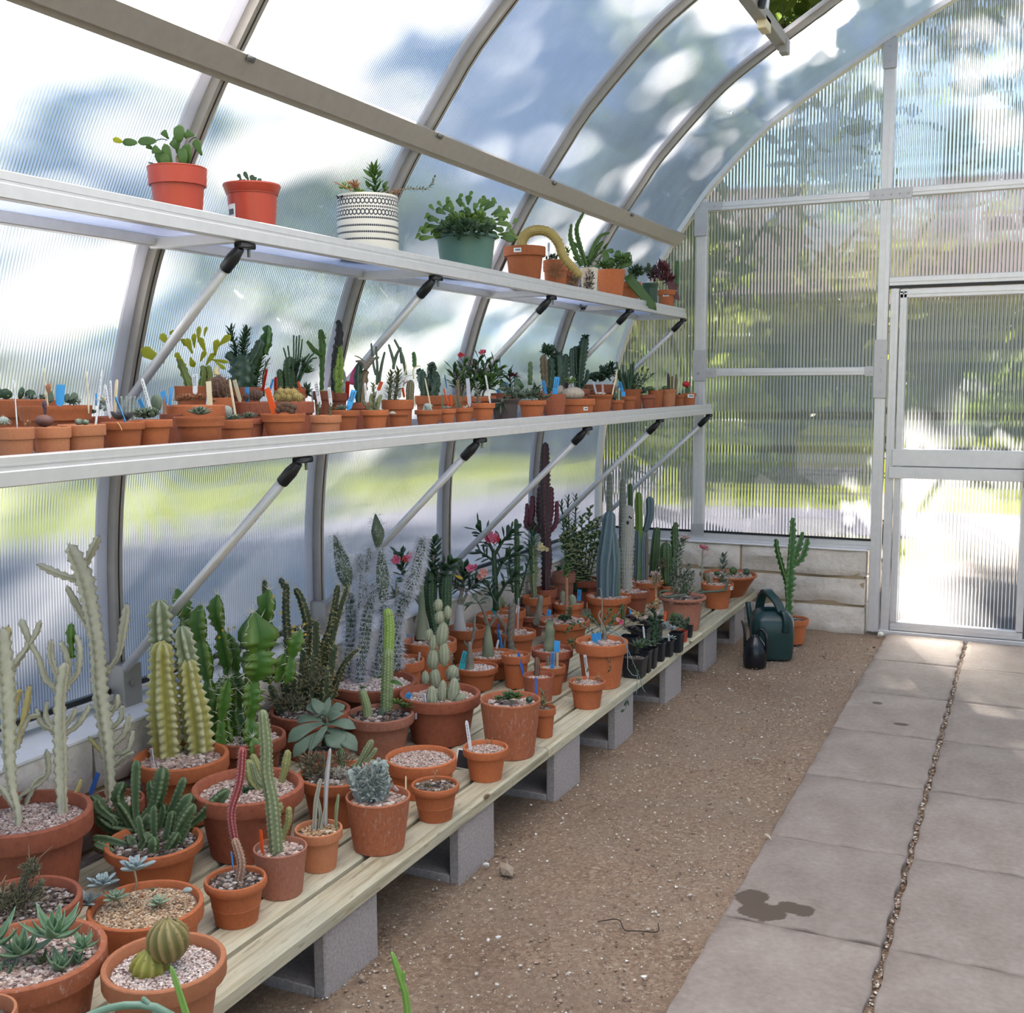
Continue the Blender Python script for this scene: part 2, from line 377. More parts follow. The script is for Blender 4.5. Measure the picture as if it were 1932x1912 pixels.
# gable wall: posts, rails, plates, panels
def profx(z):      # |x| of the arch at height z
    return float(np.interp(z, PP[:, 1], -PP[:, 0]))
YE = 6.5
def rail(par, x0, x1, z0, z1, y0=YE-.03, y1=YE+.015, mat='alu', name='rail'):
    x0, x1 = min(x0, x1), max(x0, x1); mb = MB(); mb.bbox((x0, y0, z0), (x1, y1, z1)); w, h = x1-x0, z1-z0
    if w > h: mb.box((x0, y0-.004, z0+h*.42), (x1, y0, z0+h*.58))
    else: mb.box((x0+w*.42, y0-.004, z0), (x0+w*.58, y0, z1))
    return mb.obj(name, MT[mat], par)
for s in (-1, 1):
    for xa, zb in ((1.80, .0), (.775, 0)):
        z1 = float(np.interp(xa, -PP[::-1, 0], PP[::-1, 1]))
        rail(wall_back, s*xa-.03, s*xa+.03, .515 if xa > 1 else .0, z1+.02, name='post')
    rail(wall_back, s*profx(.5), s*.80, .470, .520, name='sill_rail')
    MB().box((s*2.4, YE-.035, .518), (s*.80, YE-.02, .530)).obj('gasket', MT['black'], wall_back)
    rail(wall_back, s*1.77, s*.80, 1.447, 1.492)
    rail(wall_back, s*1.83, s*.745, 2.400, 2.448)
    for (x0, x1, z0, z1) in ((-1.86, -1.68, 2.40, 2.45), (-.86, -.64, 2.392, 2.452), (-1.84, -1.76, 2.26, 2.43), (-1.84, -1.76, 1.42, 1.60), (-1.84, -1.70, 1.44, 1.495), (-.86, -.745, 1.44, 1.495), (-.812, -.742, 1.32, 1.64), (-.812, -.738, 3.08, 3.24), (-1.84, -1.76, .50, .57)):
        pj = .003*(z1-z0 > .08); mb = MB(); mb.bbox((s*x0, YE-.038-pj, z0), (s*x1, YE-.032-pj, z1), .002)
        w, h = x1-x0, z1-z0; n = 5 if max(w, h) > .2 else 2
        for i in range(n):
            t_ = (i+.5)/n; c = (s*(x0+w*(t_ if w > h else .5)), YE-.036, z0+h*(.5 if w > h else t_))
            mb.tube([c, (c[0], YE-.047, c[2])], .006, 6)
        mb.obj('joint_plate', MT['plate'], wall_back)
    # panes of twin-wall sheet
    def pane(x0, x1, z0, z1, par=wall_back, y=YE+.006, name='polycarbonate_panel'):
        """x0 outer .. x1 inner (positive), clipped by the arch"""
        n = max(2, int((x0-x1)/.06)); xs = np.linspace(x1, x0, n+1); V = []; F = []
        for x in xs:
            zt = min(z1, float(np.interp(x, -PP[::-1, 0], PP[::-1, 1]))); V += [(s*x, y, min(z0, zt)), (s*x, y, zt)]
        for i in range(n):
            f = (2*i, 2*i+2, 2*i+3, 2*i+1); F.append(f if s > 0 else f[::-1])
        mobj(name, V, F, MT['pcX'], par, False)
    pane(2.42, 1.80, .52, 3.6); pane(1.80, .775, .52, 1.47); pane(1.80, .775, 1.47, 2.42); pane(1.80, .775, 2.42, 3.6); pane(.775, 0, 1.95, 2.42); pane(.775, 0, 2.42, 3.6)
rail(wall_back, -.745, .745, 2.404, 2.452); rail(wall_back, -.745, .745, 1.930, 1.978)
MB().box((-.745, YE-.02, 1.915), (.745, YE+.01, 1.932)).obj('gasket', MT['black'], wall_back)
MB().bbox((-.745, YE-.05, -.03), (.745, YE+.03, .018)).obj('threshold', MT['alu'], wall_back)
for s, nm in ((-1, 'door_1'), (1, 'door_2')):
    d = struct(nm)
    for (x0, x1, z0, z1, n2) in ((.735, .690, .0, 1.915, 'door_jamb'), (.685, .648, .06, 1.90, 'door_stile'), (.04, .004, .06, 1.90, 'door_stile'), (.685, .004, 1.862, 1.910, 'door_rail'), (.685, .004, .02, .070, 'door_rail')):
        rail(d, s*x0, s*x1, z0, z1, YE-.035, YE+.01, name=n2)
    MB().bbox((s*.70, YE-.045, .946), (s*.004, YE+.01, 1.040)).obj('door_rail', MT['alu'], d)
    MB().bbox((s*.715, YE-.055, .878), (s*.0, YE+.0, .942)).obj('door_rail', MT['alu'], d)
    def pane2(z0, z1):
        V = [(s*.65, YE-.005, z0), (s*.02, YE-.005, z0), (s*.02, YE-.005, z1), (s*.65, YE-.005, z1)]
        mobj('door_pane', V, [(0, 1, 2, 3) if s < 0 else (3, 2, 1, 0)], MT['pcX'], d, False)
    pane2(.06, .89); pane2(1.03, 1.87)
    mb = MB(); mb.bbox((s*.03, YE-.10, .90), (s*.012, YE-.05, 1.0)); mb.tube([(s*.02, YE-.09, .96), (s*.02, YE-.10, .85)], .012, 8); mb.obj('door_handle', MT['black'], d)

# stone base walls: each block its own piece
def stonemat(name, c):
    m, t, b = newmat(name); n = noise(t, 7, 6); n2 = noise(t, 30, 5)
    oi = N(t, 'ObjectInfo'); c1 = mixc(t, n, tuple(x*.78 for x in c), tuple(x*1.15 for x in c))
    c2 = mixc(t, ramp(t, n2, (.5, 0), (.75, .35)), c1, (.40, .30, .20)); hs = N(t, 'HueSaturation'); mr = N(t, 'MapRange'); mr.inputs[3].default_value = .85; mr.inputs[4].default_value = 1.1
    t.links.new(oi.outputs['Random'], mr.inputs[0]); t.links.new(mr.outputs[0], hs.inputs['Value']); t.links.new(c2, hs.inputs['Color']); t.links.new(hs.outputs[0], b.inputs['Base Color'])
    b.inputs['Roughness'].default_value = .92; bump(t, b, noise(t, 11, 8, rough=.65), .8, .02); return m
MT['stone'] = stonemat('limestone', (.74, .67, .58)); MT['mortar'] = plain('mortar', (.36, .27, .17), .95, 0, .2, 30)
MT['sill'] = plain('pale_sill', (.78, .76, .74), .8, 0, .06, 20)
def stone(par, a, b, face, amp=.02):
    """rough block a..b; 'face' = axis and sign of the split face"""
    ax, sg = face; oth = [k for k in range(3) if k != ax]; n1, n2 = 10, 5
    V = []; F = []; L = np.array(b)-np.array(a)
    def pt(u, v, w):
        p = np.zeros(3); p[oth[0]] = a[oth[0]]+L[oth[0]]*u; p[oth[1]] = a[oth[1]]+L[oth[1]]*v; p[ax] = (b[ax] if sg > 0 else a[ax]) if w else (a[ax] if sg > 0 else b[ax]); return p
    H = rng.normal(0, 1, (n1+1, n2+1)); H = (H + np.roll(H, 1, 0) + np.roll(H, 1, 1) + np.roll(H, (1, 1), (0, 1)))/2
    for i in range(n1+1):
        for j in range(n2+1):
            e = min(i, n1-i, 2*j, 2*(n2-j)); p = pt(i/n1, j/n2, 1); p[ax] += sg*(amp*H[i, j]*.5 + amp*(0 if e else -1.0)); V.append(p)
    for i in range(n1):
        for j in range(n2): F.append((i*(n2+1)+j, (i+1)*(n2+1)+j, (i+1)*(n2+1)+j+1, i*(n2+1)+j+1))
    o = len(V); ring = [(i, 0) for i in range(n1+1)] + [(n1, j) for j in range(1, n2+1)] + [(i, n2) for i in range(n1-1, -1, -1)] + [(0, j) for j in range(n2-1, 0, -1)]
    V += [pt(i/n1, j/n2, 0) for i, j in ring]; m = len(ring)
    for k in range(m):
        k2 = (k+1) % m; F.append((ring[k][0]*(n2+1)+ring[k][1], o+k, o+k2, ring[k2][0]*(n2+1)+ring[k2][1]))
    F.append([o+k for k in range(m)])
    o = mobj('stone', V, F, MT['stone'], par, True); o.data.set_sharp_from_angle(angle=R_(50)); return o
for z0, z1, cuts in ((.315, .468, [-2.4, -1.985, -1.53, -.815]), (.155, .298, [-2.4, -1.70, -.815]), (-.03, .138, [-2.4, -1.95, -1.25, -.815])):
    for a, b in zip(cuts[:-1], cuts[1:]):
        stone(wall_back, (a+.006, 6.43, z0), (b-.006, 6.60, z1), (1, -1)); stone(wall_back, (-b+.006, 6.43, z0), (-a-.006, 6.60, z1), (1, -1))
for s in (-1, 1):
    MB().box((s*2.42, 6.455, -.05), (s*.83, 6.58, .455)).obj('mortar_core', MT['mortar'], wall_back)
    MB().bbox((s*2.44, 6.425, .462), (s*.812, 6.62, .472)).obj('stone_sill', MT['sill'], wall_back)
for s, par in ((-1, wall_left), (1, wall_right)):
    for z0, z1, off in ((.315, .468, 0), (.155, .298, .3), (-.03, .138, .1)):
        y = .4-off
        while y < 6.4:
            y2 = min(y+random.uniform(.5, .75), 6.42); x0, x1 = sorted((s*2.275, s*2.50)); stone(par, (x0, y+.005, z0), (x1, y2-.005, z1), (0, -s), .012); y = y2
    x0, x1 = sorted((s*2.30, s*2.49)); MB().box((x0, .4, -.05), (x1, 6.42, .455)).obj('mortar_core', MT['mortar'], par)
    x0, x1 = sorted((s*2.272, s*2.52)); MB().bbox((x0, .36, .462), (x1, 6.5, .475)).obj('stone_sill', MT['sill'], par)

# floor: decomposed granite, two rows of paving slabs along the middle
def granite():
    m, t, b = newmat('decomposed_granite'); n = noise(t, 260, 4); n2 = noise(t, 3.2, 5); n3 = noise(t, 90, 5, rough=.7)
    tcn = N(t, 'TexCoord'); vo = N(t, 'TexVoronoi'); vo.inputs['Scale'].default_value = 110; t.links.new(tcn.outputs['Object'], vo.inputs['Vector'])
    g = ramp(t, n, (.3, (.14, .088, .052)), (.5, (.31, .20, .125)), (.68, (.50, .375, .255)))
    cell = ramp(t, vo.outputs['Color'], (.0, (.15, .09, .06)), (.5, (.34, .22, .14)), (.8, (.48, .35, .23)), (1.0, (.72, .62, .48)))
    g = mixc(t, .55, g, cell); g = mixc(t, ramp(t, n2, (.36, .0), (.7, .55)), g, (.34, .26, .185)); g = mixc(t, ramp(t, noise(t, 1.1, 4), (.5, 0), (.75, .4)), g, (.12, .075, .05))
    t.links.new(g, b.inputs['Base Color']); b.inputs['Roughness'].default_value = .95; bump(t, b, n3, .9, .012); return m
MT['granite'] = granite()
floor = struct('floor')
nx, ny = 56, 130; xs = np.linspace(-2.5, 2.5, nx); ys = np.linspace(-.6, 6.55, ny)
V = np.array([[(x, y, -.012 + .007*math.sin(3.1*x+1.7*y)*math.sin(2.3*y-1.1*x) + .004*math.sin(11*x+5*y)) for x in xs] for y in ys]).reshape(-1, 3)
F = [(j*nx+i, j*nx+i+1, (j+1)*nx+i+1, (j+1)*nx+i) for j in range(ny-1) for i in range(nx-1)]
mobj('granite_bed', V, F, MT['granite'], floor)
def slabmat():
    m, t, b = newmat('paving_stone'); n = noise(t, 3.0, 6, 'Generated'); n2 = noise(t, 60, 4); n3 = noise(t, 7, 6, rough=.7, stretch=(1, 3, 1)); oi = N(t, 'ObjectInfo')
    c = ramp(t, n, (.3, (.235, .185, .15)), (.52, (.29, .235, .195)), (.72, (.345, .29, .245))); c = mixc(t, ramp(t, n3, (.62, 0), (.74, .5)), c, (.47, .42, .38))
    c = mixc(t, .22, c, ramp(t, n2, (.3, (.15, .12, .10)), (.7, (.42, .36, .31)))); hs = N(t, 'HueSaturation'); mr = N(t, 'MapRange'); mr.inputs[3].default_value = .92; mr.inputs[4].default_value = 1.1
    t.links.new(oi.outputs['Random'], mr.inputs[0]); t.links.new(mr.outputs[0], hs.inputs['Value']); t.links.new(c, hs.inputs['Color'])
    a = N(t, 'Attribute', attribute_name='rg'); c2 = mixc(t, a.outputs['Fac'], hs.outputs[0], (.10, .072, .05)); t.links.new(c2, b.inputs['Base Color']); b.inputs['Roughness'].default_value = .85
    bump(t, b, n3, .25, .01); return m
MT['slab'] = slabmat()
def wet(x, y):      # two damp patches on the paving
    d = 1e9
    for cx_, cy_, rx, ry in ((-.645, 2.91, .040, .055), (-.60, 2.855, .065, .05), (-.525, 2.90, .05, .035), (-.30-.27, 5.0, .02, .02), (-.44, 4.72, .028, .02)):
        d = min(d, ((x-cx_)/rx)**2 + ((y-cy_)/ry)**2)
    d += .35*math.sin(70*x+30*y)*math.sin(55*y-20*x); return 1. if d < 1.1 else 0.
def slab(x0, x1, y0, y1, fine):
    nx, ny = (70, 104) if fine else (16, 24); w = .004
    xs = np.r_[x0, np.linspace(x0+w, x1-w, nx), x1]; ys = np.r_[y0, np.linspace(y0+w, y1-w, ny), y1]; dz = random.uniform(-.003, .003); ph = random.uniform(0, 9)
    V = []; rg = []
    for j, y in enumerate(ys):
        for i, x in enumerate(xs):
            e = i in (0, nx+1) or j in (0, ny+1); jx = .004*math.sin(37*y+ph) if i in (0, nx+1) else 0; jy = .004*math.sin(41*x+ph) if j in (0, ny+1) else 0
            V.append((x+jx, y+jy, .004+dz-(.006 if e else 0)+.0016*math.sin(9*x+ph+4*y)*math.sin(7*y-ph))); rg.append(wet(x, y) if fine else 0)
    M = nx+2; n = ny+2; F = [(j*M+i, j*M+i+1, (j+1)*M+i+1, (j+1)*M+i) for j in range(n-1) for i in range(M-1)]
    ring = [i for i in range(M)] + [j*M+M-1 for j in range(1, n)] + [(n-1)*M+i for i in range(M-2, -1, -1)] + [j*M for j in range(n-2, 0, -1)]
    o = len(V); V += [(V[k][0], V[k][1], -.045) for k in ring]; rg += [0]*len(ring)
    for k in range(len(ring)):
        k2 = (k+1) % len(ring); F.append((ring[k], o+k, o+k2, ring[k2]))
    mobj('paving_slab', V, F, MT['slab'], floor, True, rg)
ycut = [-.28, .335, .95, 1.56, 2.175, 2.79, 3.378, 3.988, 4.576, 5.165, 5.797, 6.43]
for k in range(len(ycut)-1):
    for ci, (x0, x1) in enumerate(((-.695, -.290), (-.272, .135), (.153, .56))):
        g = .006 if ci == 0 else .004
        slab(x0, x1, ycut[k]+g, ycut[k+1]-g, ci == 0 and k in (5, 8))
# loose grit lying on the granite, some in the slab joint
mb = MB(); ICO = np.array([(0, 0, 1), (.894, 0, .447), (.276, .851, .447), (-.724, .526, .447), (-.724, -.526, .447), (.276, -.851, .447), (.724, .526, -.447), (-.276, .851, -.447), (-.894, 0, -.447), (-.276, -.851, -.447), (.724, -.526, -.447), (0, 0, -1)])
ICF = [(0, 1, 2), (0, 2, 3), (0, 3, 4), (0, 4, 5), (0, 5, 1), (1, 6, 2), (2, 7, 3), (3, 8, 4), (4, 9, 5), (5, 10, 1), (2, 6, 7), (3, 7, 8), (4, 8, 9), (5, 9, 10), (1, 10, 6), (11, 7, 6), (11, 8, 7), (11, 9, 8), (11, 10, 9), (11, 6, 10)]
PEBC = [(.30, .20, .13), (.42, .32, .23), (.20, .13, .09), (.55, .47, .38), (.36, .24, .17), (.70, .66, .58)]
def grit(mb, x, y, z, r, c=None):
    q = ICO*rng.uniform(.7, 1.25, (12, 1))*np.array((1, rng.uniform(.6, 1), rng.uniform(.4, .7)))*r; a = rng.uniform(0, 6.3); ca, sa = math.cos(a), math.sin(a)
    q = np.stack([q[:, 0]*ca-q[:, 1]*sa+x, q[:, 0]*sa+q[:, 1]*ca+y, q[:, 2]+z], 1); c = c if c is not None else PEBC[int(rng.integers(0, 6))]
    mb.add(q, ICF, col=(*(np.minimum(1, np.array(c)*rng.uniform(.75, 1.2))), 1))
for _ in range(9000):
    y = 1.6+4.7*rng.random()**1.6; x = -1.5+.79*rng.random(); grit(mb, x, y, -.004, .0018+.004*rng.random()**4 + (.004 if rng.random() < .012 else 0))
for _ in range(700):
    y = rng.uniform(2, 6.4); grit(mb, -.281+rng.normal(0, .005), y, -.008, rng.uniform(.003, .006))
mobj('loose_grit', mb.V, mb.F, MT['pebble'], floor, False, col=mb.col, kind='stuff')

# ================================================================ shelves on the left wall
def shelf(name, label, xf, xb, zt, zb, fall, low):
    t = thing(name, label, 'shelf', (xf, .36, zt-.045)); L0, L1 = 0, 6.06
    w = -(xf-xb)
    MB().bbox((-.028, L0, .005), (0, L1, .045), .002).bbox((-.022, L0, -.012), (.008, L1, .018), .002).box((.0, L0, .026), (.0012, L1, .030)).obj('front_rail', MT['alu'], t)
    MB().bbox((w-.012, L0, -.01), (w+.02, L1, .022), .002).obj('back_rail', MT['alu'], t)
    V = [(w+.02, L0, .018), (-.026, L0, .018), (-.026, L1, .018), (w+.02, L1, .018), (w+.02, L0, .026), (-.026, L0, .026), (-.026, L1, .026), (w+.02, L1, .026)]
    mobj('shelf_sheet', V, [(3, 2, 1, 0), (4, 5, 6, 7), (0, 1, 5, 4), (1, 2, 6, 5), (2, 3, 7, 6), (3, 0, 4, 7)], MT['pcY'], t, False)
    for y in RIBS:
        yy = min(y-.045, 6.40)-.36
        if yy < 0: continue
        MB().bbox((w, yy-.012, -.016), (-.02, yy+.012, .012), .002).obj('cross_bar', MT['alu'], t)
        a = np.array((-.012, yy, -.03)); b = np.array(low(yy+.36)) - np.array((xf, .36, zt-.045)); b[1] = yy+.03
        d = (b-a)/np.linalg.norm(b-a); ob = MB().tube([a+d*.05, b], .0135, 12).obj('strut', MT['alu'], t, True)
        MB().tube([a+d*.0, a+d*.035, a+d*.075], [.012, .0175, .0165], 10).bbox(a+(-.012, -.012, 0), a+(.014, .05, .016), .003).obj('strut_cap', MT['black'], ob, True)
        MB().tube([a+(.0, .035, .012), a+(.0, .035, -.02)], .005, 6).obj('bolt', MT['steel'], ob)
    return t
shelf('wall_shelf', 'upper aluminium shelf with clear sheet along the curved left wall', -1.877, -2.185, 1.843, 0, 0, lambda y: (-2.352, y, 1.34))
shelf('wall_shelf', 'lower aluminium shelf along the left wall, crowded with small clay pots', -1.712, -2.375, 1.286, 0, 0, lambda y: (-2.412, y, .56))

# ================================================================ bench of boards on concrete blocks
def woodmat():
    m, t, b = newmat('treated_pine'); n = noise(t, 9, 6, stretch=(6, .35, 6)); n2 = noise(t, 3, 4); n3 = noise(t, 40, 4, stretch=(3, .5, 3)); oi = N(t, 'ObjectInfo')
    c = ramp(t, n, (.28, (.27, .225, .135)), (.45, (.47, .415, .275)), (.6, (.58, .53, .38)), (.78, (.40, .36, .235))); c = mixc(t, ramp(t, n2, (.5, 0), (.75, .6)), c, (.43, .435, .345))
    c = mixc(t, ramp(t, n3, (.60, 0), (.70, .5)), c, (.19, .14, .08))
    tcn = N(t, 'TexCoord'); mp = N(t, 'Mapping'); mp.inputs['Scale'].default_value = (9, 3.1, 9); vo = N(t, 'TexVoronoi'); vo.inputs['Scale'].default_value = 1
    t.links.new(tcn.outputs['Object'], mp.inputs[0]); t.links.new(mp.outputs[0], vo.inputs['Vector']); c = mixc(t, ramp(t, vo.outputs['Distance'], (.045, 1), (.085, 0)), c, (.13, .08, .035))
    hs = N(t, 'HueSaturation'); mr = N(t, 'MapRange'); mr.inputs[3].default_value = .85; mr.inputs[4].default_value = 1.15
    t.links.new(oi.outputs['Random'], mr.inputs[0]); t.links.new(mr.outputs[0], hs.inputs['Value']); t.links.new(c, hs.inputs['Color']); t.links.new(hs.outputs[0], b.inputs['Base Color'])
    b.inputs['Roughness'].default_value = .75; bump(t, b, n, .25, .006); return m
MT['wood'] = woodmat()
ORD = ['front', 'second', 'third', 'fourth', 'fifth', 'sixth', 'back']
def board(r, y0, y1, where):
    x1 = -1.415-.1045*r; x0 = x1-.0895; n = 24; ys = np.linspace(y0, y1, n); h = .0195; c = .004
    sec = [(x0+c, -h), (x1-c, -h), (x1, -h+c), (x1, h-c*1.6), (x1-c*1.6, h), (x0+c*1.6, h), (x0, h-c*1.6), (x0, -h+c)]
    ph = random.uniform(0, 6); V = []
    for y in ys:
        wob = .0025*math.sin(1.3*y+ph)
        for x, z in sec: V.append((x+wob-(x0+x1)/2, y-(y0+y1)/2, z))
    o = mobj('bench_board', V, grid_faces(n, 8), MT['wood'], None, False, loc=((x0+x1)/2, (y0+y1)/2, .1855))
    tag(o, f'treated pine board, {ORD[r]} row of the low bench{where}', 'board', 'boards of the low bench'); return o
for r in range(7):
    cuts = [.9, 3.30, 5.20, 6.38] if r == 0 else [.9, 3.9, 6.38] if r % 2 else [.9, 2.6+.3*r, 6.38]
    for k in range(len(cuts)-1):
        nb = len(cuts)-1; where = ', nearest the camera' if k == 0 else ', at the end by the stone wall' if k == nb-1 else ', middle length'
        board(r, cuts[k]+.002, cuts[k+1]-.002, where)
def concmat():
    m, t, b = newmat('concrete_block'); n = noise(t, 120, 5, rough=.7); n2 = noise(t, 5, 4)
    c = ramp(t, n, (.3, (.30, .265, .25)), (.55, (.43, .385, .365)), (.75, (.54, .49, .465))); c = mixc(t, ramp(t, n2, (.4, 0), (.8, .35)), c, (.27, .24, .21))
    t.links.new(c, b.inputs['Base Color']); b.inputs['Roughness'].default_value = .95; bump(t, b, n, .5, .004); return m
MT['conc'] = concmat()
def block_mesh():
    """two-cell block on its side: 0.395 long (x), 0.22 wide (y, the cells run through), 0.18 high"""
    L, Wd, Hh, e = .395, .225, .188, .034; mb = MB()
    for x0, x1 in ((-L, -L+e), (-L/2-e*.5, -L/2+e*.5), (-e, 0)): mb.bbox((x0, -Wd/2, 0), (x1, Wd/2, Hh), .004)
    mb.bbox((-L+e, -Wd/2, 0), (-e, Wd/2, e), .003); mb.bbox((-L+e, -Wd/2, Hh-e), (-e, Wd/2, Hh), .003)
    return rawmesh('concrete_block', mb.V, mb.F, MT['conc'], False)
bm_ = block_mesh(); yb = [1.49, 2.14, 2.80, 3.49, 4.115, 4.77, 5.405, 6.02]
bl = ['nearest the camera', 'second from the camera', 'third from the camera', 'fourth from the camera', 'fifth from the camera', 'sixth from the camera', 'seventh from the camera', 'last, by the watering cans']
for k, y in enumerate(yb):
    o = link('concrete_block', bm_, None, (-1.428+random.uniform(-.006, .006), y, -.0225)); o.rotation_euler[2] = random.uniform(-.02, .02)
    tag(o, 'grey hollow concrete block under the bench front, ' + bl[k], 'block', 'concrete blocks carrying the bench front')
    if k < 7: o = link('concrete_block', bm_, None, (-1.838, y, -.0225)); tag(o, 'concrete block in the rear line under the bench, ' + bl[k].split(',')[0], 'block', 'concrete blocks carrying the bench rear')
# ================================================================ outdoors, seen through the sheets
def lawnmat():
    m, t, b = newmat('lawn'); n = noise(t, .25, 5); n2 = noise(t, 6, 5); c = ramp(t, n, (.35, (.045, .065, .009)), (.6, (.13, .14, .012))); c = mixc(t, .35, c, ramp(t, n2, (.3, (.035, .05, .008)), (.7, (.14, .15, .022))))
    t.links.new(c, b.inputs['Base Color']); b.inputs['Roughness'].default_value = .9; b.inputs['Specular IOR Level'].default_value = 0; return m
MT['lawn'] = lawnmat(); MT['yard'] = plain('yard_gravel', (.10, .097, .115), .9, 0, .35, 1.2, 0); MT['walk'] = plain('pale_walk', (.15, .13, .115), .9, 0, .3, 2., 0)
def flatq(name, x0, x1, y0, y1, z, mat):
    o = MB().box((x0, y0, z-.3), (x1, y1, z)).obj(name, mat); o['kind'] = 'structure'; return o
flatq('lawn_ground', -150, 150, -80, 170, -.10, MT['lawn']); flatq('yard_ground', -11.5, -2.6, -30, 24, -.085, MT['yard']); flatq('walk_path', -1.4, 4.0, 6.62, 12.5, -.075, MT['walk'])
flatq('yard_path', -2.6, 12, 12.5, 15.5, -.08, MT['yard'])
MT['leafcard'] = plant('tree_leaves', (.075, .115, .026), (.125, .17, .042), .5, .45, 3, .5); MT['leafcard2'] = plant('tree_leaves_light', (.17, .20, .04), (.22, .25, .06), .5, .45, 3, .4); MT['trunk'] = plain('tree_bark', (.085, .065, .05), .95, 0, .4, 4, 0)
for k_ in ('leafcard', 'leafcard2'): MT[k_].node_tree.nodes['Principled BSDF'].inputs['Specular IOR Level'].default_value = .1
TREEN = [40]
SUNGAPS = [((-.42, 5.72, 0), 1.15), ((-.1, 5.5, 0), .75), ((-1.46, 2.16, .2), .8), ((-1.47, 5.45, .2), .7)]     # crown clusters along these sun rays are left out to place sun flecks
def tree(x, y, h, cr, ncl, nl, leaf, label, mat='leafcard', trunkr=.25, lean=(0, 0), zc=None, cf=(.28, .5)):
    t = thing('tree', label, 'tree', (x, y, -.1), 'trees outside the greenhouse'); top = np.array((lean[0], lean[1], h))
    P = [(0, 0, 0), (lean[0]*.3, lean[1]*.3, h*.3), tuple(top*.62)]; MB().tube(smooth_path(P, 8), [trunkr*1.25, trunkr, trunkr*.6], 10).obj('trunk', MT['trunk'], t, True)
    TREEN[0] += 1; rng = np.random.default_rng(TREEN[0]); org = np.array((x, y, -.1)); sdv = np.array(sd)
    mb = MB(); V = []; F = []; zc = zc if zc else h*.72
    for k in range(ncl):
        p = rng.normal(0, 1, 3); p = p/np.linalg.norm(p)*rng.random()**.35; c = np.array((lean[0]*.7, lean[1]*.7, zc))+p*np.array(cr); r = min(cr)*rng.uniform(*cf)
        if any(np.linalg.norm((w := c+org-np.array(g_))-sdv*(w@sdv)) < r*1.25*rr_ for g_, rr_ in SUNGAPS): continue
        if k < 7: mb.tube(smooth_path([tuple(top*rng.uniform(.35, .6)), tuple((top*.5+c)/2+rng.normal(0, .2, 3)), tuple(c)], 7), [trunkr*.4, trunkr*.1], 6)
        q = c+rng.normal(0, 1, (nl, 3))*r*.6; a = rng.normal(0, 1, (nl, 3)); a /= np.linalg.norm(a, axis=1)[:, None]; b = np.cross(a, rng.normal(0, 1, (nl, 3))); b /= np.linalg.norm(b, axis=1)[:, None]
        s = leaf*rng.uniform(.6, 1.2, (nl, 1)); o = len(V); quad = np.stack([q-a*s, q+b*s*.45, q+a*s, q-b*s*.45], 1).reshape(-1, 3); V += quad.tolist(); F += (np.arange(nl)[:, None]*4+np.arange(4)[None]+o).tolist()
    if mb.V: mb.obj('branch', MT['trunk'], t, True)
    mobj('crown', V, F, MT[mat], t, False, (rng.random(len(V)) > .5)*1., kind='stuff'); return t
tree(-5.6, 14.5, 9.5, (3.8, 3.2, 2.7), 66, 100, .17, 'tall spreading tree beyond the end wall, shading the roof', lean=(.6, -.6), zc=7.4, cf=(.13, .26))
tree(-3.9, 18.8, 11.0, (3.6, 1.9, 2.1), 36, 170, .2, 'tall dense tree added farther off behind the end wall to shade the doors', lean=(.4, 0), zc=8.0, cf=(.22, .4))  # added tree, its crown set on the sun rays that reach the doors
tree(-10.5, 15.5, 8.0, (2.6, 2.2, 2.0), 16, 240, .20, 'spreading tree added outside the left wall to shade the yard', lean=(.3, 0), zc=5.6)  # added to keep the yard in shade
tree(-14.5, 12.5, 8.0, (2.6, 2.4, 2.2), 16, 240, .20, 'tree added farthest left outside the left wall to shade the yard', lean=(.3, 0), zc=5.4)  # second tree added for shade on the yard
tree(3.4, 12.6, 8.5, (3.2, 2.6, 2.4), 11, 200, .20, 'leaning tree to the right beyond the end wall', lean=(-2.2, -.3), zc=6.2, trunkr=.3)
tree(-5.9, 12.6, 7.0, (2.9, 1.6, 1.6), 46, 190, .17, 'thick leaved tree added beyond the far left corner to shade the left wall', lean=(.2, 0), zc=4.9, cf=(.3, .5))  # added crown that blocks the sun from the lower left panels
tree(-3.2, 13.6, 5.8, (2.6, 1.3, 1.5), 15, 110, .15, 'loose yellow green tree in the middle distance beyond the end wall', 'leafcard2', .1, zc=3.9, cf=(.3, .45))
tree(-1.9, 9.6, 3.6, (1.2, .9, 1.1), 12, 200, .12, 'small yellow green tree just behind the end wall panes', 'leafcard2', .08, zc=2.9)
tree(-3.3, 12.0, 1.9, (1.4, .8, .8), 12, 160, .13, 'round dark shrub beyond the end wall', 'leafcard', .08, zc=1.1)
tree(2.6, 16.5, 2.2, (2.2, .9, .9), 12, 160, .14, 'low hedge-like shrub by the house', 'leafcard', .08, zc=1.2)
tree(-9.5, 22.0, 3.0, (2.2, 1.5, 1.3), 14, 160, .2, 'bushy shrub on the lawn outside the left wall, far end', 'leafcard2', .1, zc=1.7)
FAR = [(-50, 8), (-47, 14), (-44, 20), (-40.5, 25.5), (-37, 31), (-32.5, 36), (-28, 40.5), (-23, 44.5), (-17.5, 47.5), (-12, 50), (-6, 51.5), (0, 52.5), (7, 53), (15, 52), (23, 48)]
for k, (x, y) in enumerate(FAR):
    h = 5.5+2*math.sin(k*2.1)**2; t = tree(x, y, h, (3.6, 2.6, h*.46), 18, 150, .6, '', 'leafcard', .3, zc=h*.47, cf=(.35, .6))
    t['label'] = 'blurred grey green tree of the far treeline across the lawn'; t['group'] = 'far treeline across the lawn'
